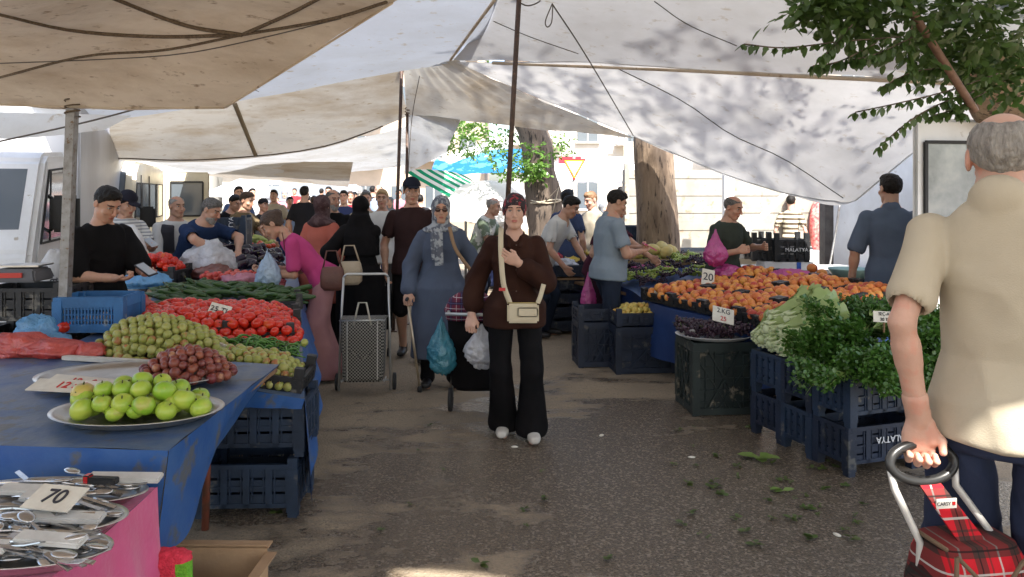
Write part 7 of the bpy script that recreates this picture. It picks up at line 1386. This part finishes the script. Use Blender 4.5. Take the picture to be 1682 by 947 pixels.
person('sandy haired man in a beige shirt looking down, left of the thick tree', (P(974, 0, 10.3).x, 10.3), -55, 1.66, False, 1.0, head=(0, 20, 0), hair='short', hairm=mat('hair_sandy', (.22, .12, .06), rough=.6, bump=.5), sk='light', top=dict(kind='tshirt', m=fabric('beige_b', (.42, .37, .29)), collar=.012), bottom=dict(kind='trousers', m=NAVY), shoes=DSH, res=.016, hres=.008, hand=.016)
person('person in a maroon top reaching over the grapes, partly behind the pale blue polo shirt', (P(985, 0, 8.0).x, 8.0), 60, 1.62, False, 1.15, lean=16, lh=(.12, -.62, .90), rh=(-.2, -.2, .85), head=(0, 20, 0), hair='short', top=dict(kind='tshirt', m=fabric('maroon', (.06, .015, .03))), bottom=dict(kind='skirt', m=fabric('maroon_b', (.03, .012, .02)), hem=.15, hemw=.20, hemd=.16), shoes=DSH, res=.014, hres=.008, hand=.007)
x0, y0 = P(998, 0, 7.35).x, 7.35
b17, i17 = person('man in pale grey blue polo by the plum crate looking at his phone', (x0, y0), 105, 1.68, False, 1.18, lean=4, lh=(.12, -.33, 1.10), rh=(-.10, -.30, 1.08), lc=.9, rc=.9, ln=(0, 0, 1), rn=(0, 0, 1), head=(0, 28, 0), hair='short', hairm=HAIR['black'], belly=.05, feet=((.1, -.05), (-.1, .12)), top=dict(kind='tshirt', m=fabric('polo_pale', (.24, .29, .34), (.20, .25, .30)), collar=.012, hem=.82, name='polo_shirt'), bottom=dict(kind='trousers', m=NAVY, knee=.075), shoes=DSH, res=.010, hres=.005, hand=.004)
phone(i17, b17, -1, 'phone in a pink case held by the man in the pale polo shirt', (.6, .1, .25), dx=(.02, -.05, .03))
bag((P(970, 0, 7.6).x - .02, 7.62, .38), (.08, .08, .17), PL_MAG, 'magenta plastic bag hanging low beside the dark trousers', 65, neck=.6, flat_=1.2)
x0, y0 = P(1190, 0, 7.6).x, 7.65
b18, i18 = person('balding man in a dark grey green t-shirt holding a pink bag behind the grapes', (x0, y0), 35, 1.62, False, 1.08, lean=8, lh=(.28, -.26, 1.10), rh=(-.12, -.28, 1.08), lc=1.0, rc=1.1, head=(10, 22, 0), hair='bald', hairm=HAIR['salt'], top=dict(kind='tshirt', m=fabric('dark_olive', (.045, .055, .045)), sleeve=.8, amp=.01), bottom=dict(kind='trousers', m=fabric('jeans', (.03, .05, .09))), shoes=DSH, res=.010, hres=.005, hand=.005)
bag((P(1175, 0, 7.3).x, 7.3, .93), (.12, .09, .14), PL_MAG, 'pink plastic bag of fruit held by the man in dark green', 66, neck=.6, flat_=.9)
x0, y0 = P(1463, 0, 6.45).x, 6.45
person('man in a slate blue polo shirt standing with his back to us behind the peaches', (x0, y0), 160, 1.80, False, 1.0, lh=(.30, -.06, .88), rh=(-.31, -.06, .86), head=(25, 3, 0), hair='short', hairm=HAIR['black'], top=dict(kind='tshirt', m=fabric('slate', (.10, .13, .185), (.085, .11, .16)), collar=.013, sleeve=.85, hem=.80, wide=1.1, name='polo_shirt'), bottom=dict(kind='trousers', m=NAVY), shoes=DSH, res=.010, hres=.005, hand=.006)
person('person in a brown and cream striped jersey across the road on the right', (P(1299, 0, 12.4).x, 12.4), 150, 1.60, False, .8, hair='short', sk='light', top=dict(kind='tshirt', m=stripes('stripe_brown', (.09, .065, .04), (.60, .56, .42), 13), hem=.74), bottom=dict(kind='trousers', m=fabric('tr_d', (.1, .1, .1))), shoes=DSH, res=.018, hres=.012, hand=.018)
# foreground man
x0, y0 = 1.40, 2.18
b20, i20 = person('tall balding man in a beige polo shirt seen from behind, pulling a tartan trolley', (x0, y0), 137, 1.93, False, .80, hdrop=.045, hfwd=.02, rh=(.0 + .02, 0, 0) if False else None, lh=(-.16 + .0, 0, 0) if False else (.175, .15, 1.0), head=(12, 6, 0), hair='bald', hairm=HAIR['grey'], sk='light', lc=1.35, ln=(-.6, 1, 0), ld=(0.0, .0, -1), lpole=(.15, 1, 0), belly=.02, top=dict(kind='tshirt', m=fabric('polo_beige', (.52, .46, .35), (.48, .42, .32)), collar=.009, sleeve=.70, wide=1.08, hem=.83, flare=.03, amp=.014, sc=(5, 5, 2.5), name='polo_shirt'), bottom=dict(kind='trousers', m=fabric('trousers_navy_b', (.035, .045, .085)), knee=.095, hemw=.08, amp=.012), shoes=DSH, res=.008, hres=.003, hand=.003)
hx, hy = W(i20, b20, i20['wr'][1]).x, W(i20, b20, i20['wr'][1]).y
print('HAND', W(i20, b20, i20['wr'][1]))
# tartan trolley
hz_ = W(i20, b20, i20['wr'][1]).z
e = empty('shopping_trolley', (hx + .06, hy - .08, 0), R(8), 'red tartan shopping trolley with oval black handle held by the man in beige', 'trolley')
O = e.location; toL = lambda p: R3(-R(8)) @ (Vector(p) - O)
hc_ = toL((hx + .005, hy - .01, hz_ - .095)); mb = MB(); ring = []
for k in range(28): a = 2 * math.pi * k / 28; ring.append(hc_ + Vector((math.cos(a) * .100, .012 * math.sin(a), math.sin(a) * .050 - .030)))
mb.tube(ring, .014, 10, closed=True); mb.build('handle', mat('handle_black', (.02, .02, .02), rough=.35), e)
top_z = .70; mb = MB()
for s_ in (-1, 1): mb.tube([hc_ + Vector((s_ * .102, 0, -.03)), hc_ + Vector((s_ * .096 + .01, .0, -.10)), Vector((s_ * .115 + .03, .03, top_z - .03)), Vector((s_ * .13 + .05, .06, .12))], .0105, 10)
mb.build('frame', mat('tube_cream', (.62, .60, .56), rough=.35, metal=.2), e)
mb = MB(); a0 = hc_ + Vector((0, -.016, -.068)); a1 = Vector((.035, -.02, top_z - .015)); u = Vector((.036, 0, 0)); mb.add([a0 - u * .9, a0 + u * .9, a1 + u * 1.25, a1 - u * 1.05, a0 - u * .9 + Vector((0, .008, 0)), a0 + u * .9 + Vector((0, .008, 0)), a1 + u * 1.25 + Vector((0, .008, 0)), a1 - u * 1.05 + Vector((0, .008, 0))], [(0, 1, 2, 3), (7, 6, 5, 4), (0, 3, 7, 4), (1, 5, 6, 2)]); st = mb.build('strap', PL2, e)
mb = MB(); mm = a0.lerp(a1, .40); mb.box(mm + Vector((.003, -.005, 0)), (.062, .003, .030), M=None); lb = mb.build('label_patch', mat('patch_white', (.66, .62, .56), rough=.6), st); textmesh('lettering', 'CARSY', .014, INKB, lb, Matrix.Translation(mm + Vector((-.006, -.0075, .001))) @ Matrix.Rotation(R(90), 4, 'X'), ext=.0005); mb = MB(); mb.box(mm + Vector((.024, -.008, .002)), (.009, .002, .009)); mb.build('red_mark', REDL, lb)
mb = MB(); box_bag(mb, [(.06, .03, .10, .13, .09), (.06, .02, .30, .165, .12), (.055, .01, .55, .158, .115), (.045, .01, top_z - .06, .135, .095), (.04, .01, top_z - .01, .118, .07)], exp=4); bg_ = mb.build('bag', PL2, e)
BRD = mat('binding_brown', (.15, .095, .055), rough=.8); mb = MB()
fz = lambda x, z: (x, .01 - (.112 if z < .6 else .10) - .014, z)
mb.tube([fz(-.075, top_z - .01), fz(-.02, top_z - .065), fz(.05, top_z - .125), fz(.09, top_z - .18), fz(.10, top_z - .26)], .006, 6); mb.tube([fz(.04, top_z - .115), fz(.11, top_z - .04), fz(.155, top_z + .0)], .006, 6); mb.tube([(-.08, -.07, top_z - .005), (-.082, .06, top_z - .005)], .006, 6); mb.tube([fz(-.078, top_z - .01), fz(-.09, top_z - .12), fz(-.1, .45)], .006, 6); mb.tube([fz(.155, top_z), fz(.19, .62), fz(.215, .45)], .006, 6); mb.build('binding', BRD, bg_)
for s_ in (-.1, .22): mb = MB(); mb.lathe([(.05, -.02), (.08, -.016), (.08, .016), (.05, .02)], 20, Matrix.Translation((s_, .12, .08)) @ Matrix.Rotation(R(90), 4, 'Y')); mb.build('wheel', RUB, e)
# ---------------------------------------------------------------- distant crowd
g = random.Random(21); cols = [('black', (.015, .015, .018)), ('white', (.62, .62, .62)), ('pale blue', (.32, .42, .58)), ('beige', (.42, .36, .27)), ('dark red', (.25, .03, .04)), ('navy', (.03, .04, .10)), ('grey', (.22, .23, .25)), ('green', (.08, .16, .10)), ('pink', (.5, .2, .25))]
cm = {n_: fabric('crowd_' + n_.replace(' ', '_'), c) for n_, c in cols}
arch = []
for k, (hr, fem_) in enumerate((('short', 0), ('scarf', 1), ('cap', 0), ('short', 1), ('bald', 0))):
    b_, i_ = person('far shopper ' + str(k), (0, 0), 0, 1.68 if not fem_ else 1.6, bool(fem_), 1.05, hair=hr, hairm=[HAIR['black'], cm['grey'], HAIR['black'], HAIR['brown'], HAIR['salt']][k], top=dict(kind='coat' if hr == 'scarf' else 'tshirt', m=cm['grey'], capm=cm['black'], sleeve=1.8 if fem_ else .8, hem=.4 if hr == 'scarf' else .8), bottom=dict(kind='trousers', m=cm['navy']), shoes=DSH, res=.024, hres=.016, hand=.03, sk=['tan', 'light', 'brown', 'tan', 'tan'][k]); arch.append((b_, kids(b_), hr))
used = [False] * 5; n_c = 0; fixed = [(432, 12.5, 2, 'black', 60), (450, 15, 0, 'beige', 0), (476, 15.5, 0, 'pale blue', 30), (500, 13.5, 0, 'black', 170), (515, 15.5, 3, 'white', 180), (492, 17, 4, 'white', 20), (565, 13, 0, 'navy', 0), (575, 16, 3, 'dark red', 20), (598, 18, 1, 'beige', 0), (612, 21, 0, 'black', 180), (540, 18, 0, 'white', 0), (526, 21, 1, 'grey', 90), (583, 22, 2, 'grey', 0), (468, 20, 1, 'pink', 10), (507, 24, 0, 'pale blue', 180), (555, 25, 0, 'black', 0), (640, 14.5, 1, 'grey', 10), (690, 16, 0, 'black', 180), (455, 26, 3, 'beige', 0), (528, 27, 0, 'green', 180), (600, 27, 0, 'white', 0), (622, 16.5, 4, 'pale blue', 0), (414, 17, 0, 'white', 40), (820, 13, 0, 'white', 200), (990, 14, 1, 'grey', 40), (1020, 15.5, 0, 'pale blue', 180), (484, 30, 0, 'dark red', 0), (570, 30, 1, 'black', 0), (1255, 16, 0, 'grey', 200), (1330, 15.5, 3, 'white', 20), (910, 16, 0, 'beige', 0), (655, 20, 0, 'pink', 0), (440, 22, 1, 'black', 180), (548, 14.8, 1, 'pale blue', 100), (1035, 13, 0, 'navy', 60)]
desc = {0: 'bareheaded', 1: 'headscarfed', 2: 'capped', 3: 'long sleeved', 4: 'balding'}
for (px, Y, k, c, fa) in fixed:
    b_, tr, hr = arch[k]; sc_ = g.uniform(.88, 1.08); loc = (P(px, 0, Y).x, Y, 0); near = 'near' if Y < 14 else ('mid distance' if Y < 18 else ('far' if Y < 24 else 'very far')); side = 'left of the aisle' if px < 490 else ('at mid aisle' if px < 560 else ('toward the right of the aisle' if px < 700 else 'among the right hand stalls'))
    lab = '%s shopper in %s, %s crowd, %s' % (desc[k], c, near, side)
    if not used[k]: used[k] = True; o = b_; o.location = loc; o.rotation_euler = (0, 0, R(fa)); o['label'] = lab; o['group'] = 'shoppers in the distant crowd'; ch = tr
    else:
        o = dup(b_, loc, R(fa), lab, 'shoppers in the distant crowd', tree=tr); ch = kids(o)
    for q in ch:
        if q.name.split('.')[0] in ('t_shirt', 'coat'):
            q.data = q.data.copy() if False else q.data
            q.material_slots[0].link = 'OBJECT'; q.material_slots[0].material = cm[c]
    o.scale = (sc_ * g.uniform(.95, 1.05), sc_, sc_)
